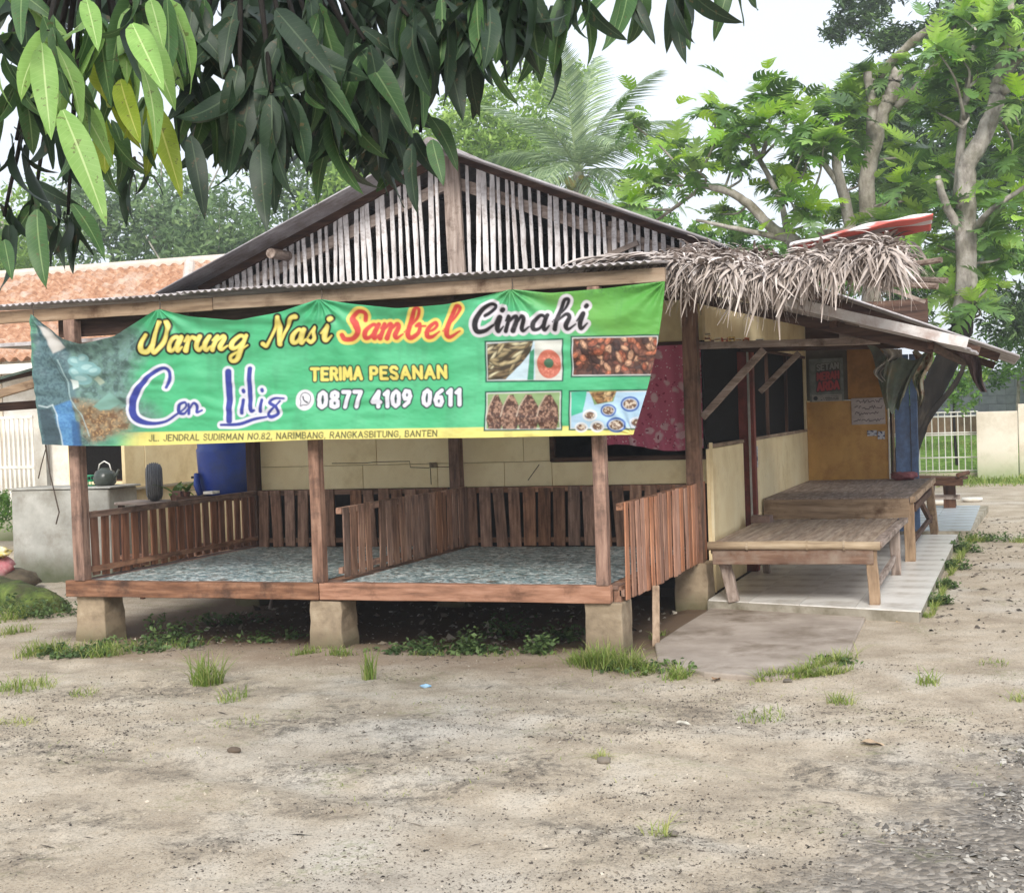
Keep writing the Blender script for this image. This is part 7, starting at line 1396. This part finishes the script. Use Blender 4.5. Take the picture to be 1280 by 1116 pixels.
# broad leaved weeds
def weeds(name, spots, mat):
    P = []; T = []
    for u, v, r, n, h in spots:
        c = at(u, v, Z=0)
        for i in range(max(1, n//9)):
            a_ = rgr.uniform(0, 2*PI); q = r*rgr.random()**.5; x, y = c.x+q*math.cos(a_)*1.6, c.y+q*math.sin(a_)*.8; hh = h*rgr.uniform(.3, 1); tb = rgr.uniform(.2, .8)
            for j in range(9): P.append((x+rgr.normal(0, .03), y+rgr.normal(0, .03), gz(x, y)+hh*(j+1)/9)); T.append(np.clip(tb+rgr.normal(0, .1), 0, 1))
    V, F, T = cards(np.array(P), np.array(T), .042, rgr, 1.0, .6); return tag(link(name, npmesh(name, V, F, T), mat), kind='stuff')
weeds('ground_weeds', [(165, 812, .2, 260, .08), (215, 805, .2, 180, .08), (300, 800, .2, 90, .07), (90, 822, .16, 260, .08), (345, 795, .15, 100, .10), (215, 800, .15, 250, .22), (540, 812, .10, 130, .09), (592, 815, .06, 160, .20), (676, 818, .07, 150, .14), (565, 815, .15, 160, .05), (640, 815, .15, 130, .05), (500, 815, .15, 160, .05), (290, 775, .2, 200, .1), (635, 790, .12, 200, .2), (700, 795, .15, 200, .16),
    (1165, 755, .08, 250, .08), (1180, 735, .08, 250, .08), (1192, 712, .08, 250, .1), (1205, 690, .12, 350, .12), (1235, 676, .25, 300, .12), (40, 770, .3, 600, .18), (10, 760, .3, 500, .2), (1040, 830, .06, 130, .06), (810, 838, .2, 180, .05)], WDM)
dry = leafmat('dry_leaf', [(0, srgb(90, 66, 46)), (.5, srgb(150, 120, 88)), (1, srgb(206, 186, 150))], .2, .8)
# shrubs at far left
tree('leafy_shrub', 'small bright green hedge plant beyond the wash wall at the left edge', (-13.6, 15.8, 0), None, [(-14.3+i*.3, 15.9, .5+rg.uniform(-.15, .2), .28, .25, .25, 1) for i in range(6)], 2600, .07, 'green', 140, cat='shrub')
# litter: dark twigs and husks pressed in the sand, pebbles, gravel
def litter(name, n, mk, mat, size, asp, flat=.25, seed=1):
    r = np.random.default_rng(seed); x, y = mk(r, n); n = len(x); z = ground_z(x, y)+size*.06; P = np.stack([x, y, z], 1)
    az = r.uniform(0, 2*PI, n); a = np.stack([np.cos(az), np.sin(az), r.normal(0, flat, n)], 1); b = np.stack([-np.sin(az), np.cos(az), r.normal(0, flat, n)], 1); s = (size*(.4+r.exponential(.55, n)).clip(0, 3))[:, None]; a = a*s; b = b*s*asp; u_ = np.array([0, 0, 1])*s*.22*min(1, asp*2)
    V = np.stack([P-a*.5, P-b*.5, P+a*.5, P+b*.5, P+u_], 1).reshape(-1, 3); o = (np.arange(n)*5)[:, None]; F = np.concatenate([o+np.array(q) for q in ((0, 1, 4), (1, 2, 4), (2, 3, 4), (3, 0, 4))]); return tag(link(name, npmesh(name, V, F, np.repeat(r.random(n), 5)), mat), kind='stuff')
def m1(r, n):
    x = r.uniform(-6.8, .6, n*4); y = 3.9+(r.random(n*4)**1.1)*5; k = (fbm(x*1.1, y*2.0, 3, 17)+.3*fbm(x*6, y*8, 2, 18)) > .76; return x[k][:n], y[k][:n]
litter('leaf_litter', 4200, m1, leafmat('dark_litter', [(0, srgb(44, 40, 36)), (.6, srgb(92, 84, 76)), (1, srgb(140, 128, 112))], 0, .9), .016, .25, .2, 3)
litter('scattered_bits', 5200, lambda r, n: (lambda x, y: (x[fbm(x*1.6, y*1.6, 4, 61)+.25*vnoise(x*9, y*9, 62) > .66], y[fbm(x*1.6, y*1.6, 4, 61)+.25*vnoise(x*9, y*9, 62) > .66]))(r.uniform(-7, .8, n*2), r.uniform(3.9, 9.2, n*2)), leafmat('pale_litter', [(0, srgb(70, 58, 48)), (.6, srgb(150, 138, 120)), (1, srgb(206, 196, 180))], 0, .9), .010, .45, .25, 4)
def m2(r, n):
    x = r.uniform(-1.8, .8, n*5); y = r.uniform(3.9, 10.5, n*5); q = x*1.1-y*.32+1.3*fbm(x*2.2, y*2.2, 3, 23)-(-1.45); k = r.random(len(x)) < np.clip(q*2.2, 0, 1); return x[k][:n], y[k][:n]
litter('gravel', 20000, m2, leafmat('gravel_stone', [(0, srgb(84, 80, 76)), (.6, srgb(128, 122, 114)), (1, srgb(186, 180, 170))], 0, .9), .017, .8, .4, 5)
def m3(r, n):
    x = r.uniform(-6.8, .7, n*4); y = 3.8+(r.random(n*4)**1.3)*5.6; k = fbm(x*.8, y*1.1, 4, 17)+.35*fbm(x*5, y*6, 3, 18)+r.normal(0, .07, len(x)) > .70; return x[k][:n], y[k][:n]
litter('dark_grit', 30000, m3, leafmat('dark_grit', [(0, srgb(52, 48, 44)), (.6, srgb(98, 90, 82)), (1, srgb(138, 128, 116))], 0, .9), .0085, .6, .4, 31)
litter('sand_grit', 16000, lambda r, n: (r.uniform(-6.8, .7, n), 3.8+(r.random(n)**1.3)*5.4), leafmat('pale_grit', [(0, srgb(120, 108, 94)), (.5, srgb(170, 157, 139)), (1, srgb(204, 193, 176))], 0, .9), .0075, .7, .4, 32)
litter('fallen_twigs', 300, lambda r, n: (r.uniform(-6.5, .3, n), r.uniform(4, 9, n)), MATS['dark_litter'], .05, .07, .05, 33)
litter('porch_rubble', 700, lambda r, n: (r.uniform(-.7, .3, n), r.uniform(9.5, 20, n)), MATS['dark_litter'], .035, .4, .3, 6)
litter('under_floor_debris', 900, lambda r, n: (r.uniform(-6.4, -2.6, n), r.uniform(9.1, 11.3, n)), MATS['pale_litter'], .035, .7, .6, 7)
# single things one can point to on the sand
def stone(u, v, s, label, col=(128, 120, 110)):
    p = at(u, v, Z=0); V, F = lump(0, 0, s*.3, s, s*.7, s*.5, 12, 7, .25, 2, int(u)); m = MB(); m.add(V, F); o = link('stone', m.mesh('stone', smooth=True), M('stone_%d' % col[0], [(.3, srgb(*[c*.75 for c in col])), (.7, srgb(*col))], ns=9), None, (p.x, p.y, gz(p.x, p.y)-.002)); tag(o, label, 'stone', 'single stones in the yard')
stone(690+294, 853, .03, 'grey stone below the front edge of the cement apron'); stone(842, 1047, .022, 'dark flat stone right beside the straw coloured tuft', (118, 110, 100)); stone(755, 955, .035, 'flat dark stone beside the dried grass scrap', (134, 124, 112)); stone(293, 943, .035, 'small brown clod in the left half of the sand', (112, 98, 84))
def fleaf(u, v, s, col, label, rot):
    p = at(u, v, Z=0); V, F = plantleaf(s, s*.5, .5, int(u)); o = link('fallen_leaf', npmesh('fallen_leaf', V, F, smooth=True), M('fallen_%d_%d' % (col[0], col[1]), [(.3, srgb(*[c*.8 for c in col])), (.7, srgb(*col))], ns=20, bump=.1), None, (p.x, p.y, gz(p.x, p.y)+.012), (0, -.1, rot)); tag(o, label, 'leaf', 'single fallen leaves')
fleaf(893, 850, .10, (176, 142, 112), 'pale brown curled leaf standing at the apron front edge beside the grass', 1.5); fleaf(965, 776+2, .05, (230, 190, 120), 'small yellow leaf on the sand right of the apron', .4); fleaf(1075, 928, .12, (206, 176, 140), 'pale tan dry leaf flat on the open sand at right', .2); fleaf(845, 903, .08, (222, 214, 196), 'whitish dry leaf below the apron centre', .1); fleaf(1120, 780, .04, (226, 176, 90), 'tiny orange leaf near the porch corner grass', .5)
p = at(532, 859, Z=0); V, F = lump(0, 0, .01, .035, .02, .012, 10, 6, .4, 4, 3); m = MB(); m.add(V, F); tag(link('plastic_scrap', m.mesh('plastic_scrap', smooth=True), M('light_blue_plastic', [(.3, srgb(130, 180, 220)), (.7, srgb(190, 220, 236))], ns=20, rough=.4), None, (p.x, p.y, gz(p.x, p.y))), 'tiny light blue plastic scrap on the sand', 'scrap')

# ================================================================ AIR
hz = MB().box((-175, -25, -1.2), (175, 195, 14.5)).build('haze', None, None, origin=(0, 0, 0)); hm = bpy.data.materials.new('damp_air'); hm.use_nodes = True; t = hm.node_tree; t.nodes.clear()
o_ = t.nodes.new('ShaderNodeOutputMaterial'); pv = t.nodes.new('ShaderNodeVolumePrincipled'); pv.inputs['Color'].default_value = (.93, .95, .97, 1); pv.inputs['Density'].default_value = .0022; pv.inputs['Anisotropy'].default_value = .2
t.links.new(pv.outputs[0], o_.inputs['Volume']); hz.data.materials.append(hm); tag(hz, kind='stuff')
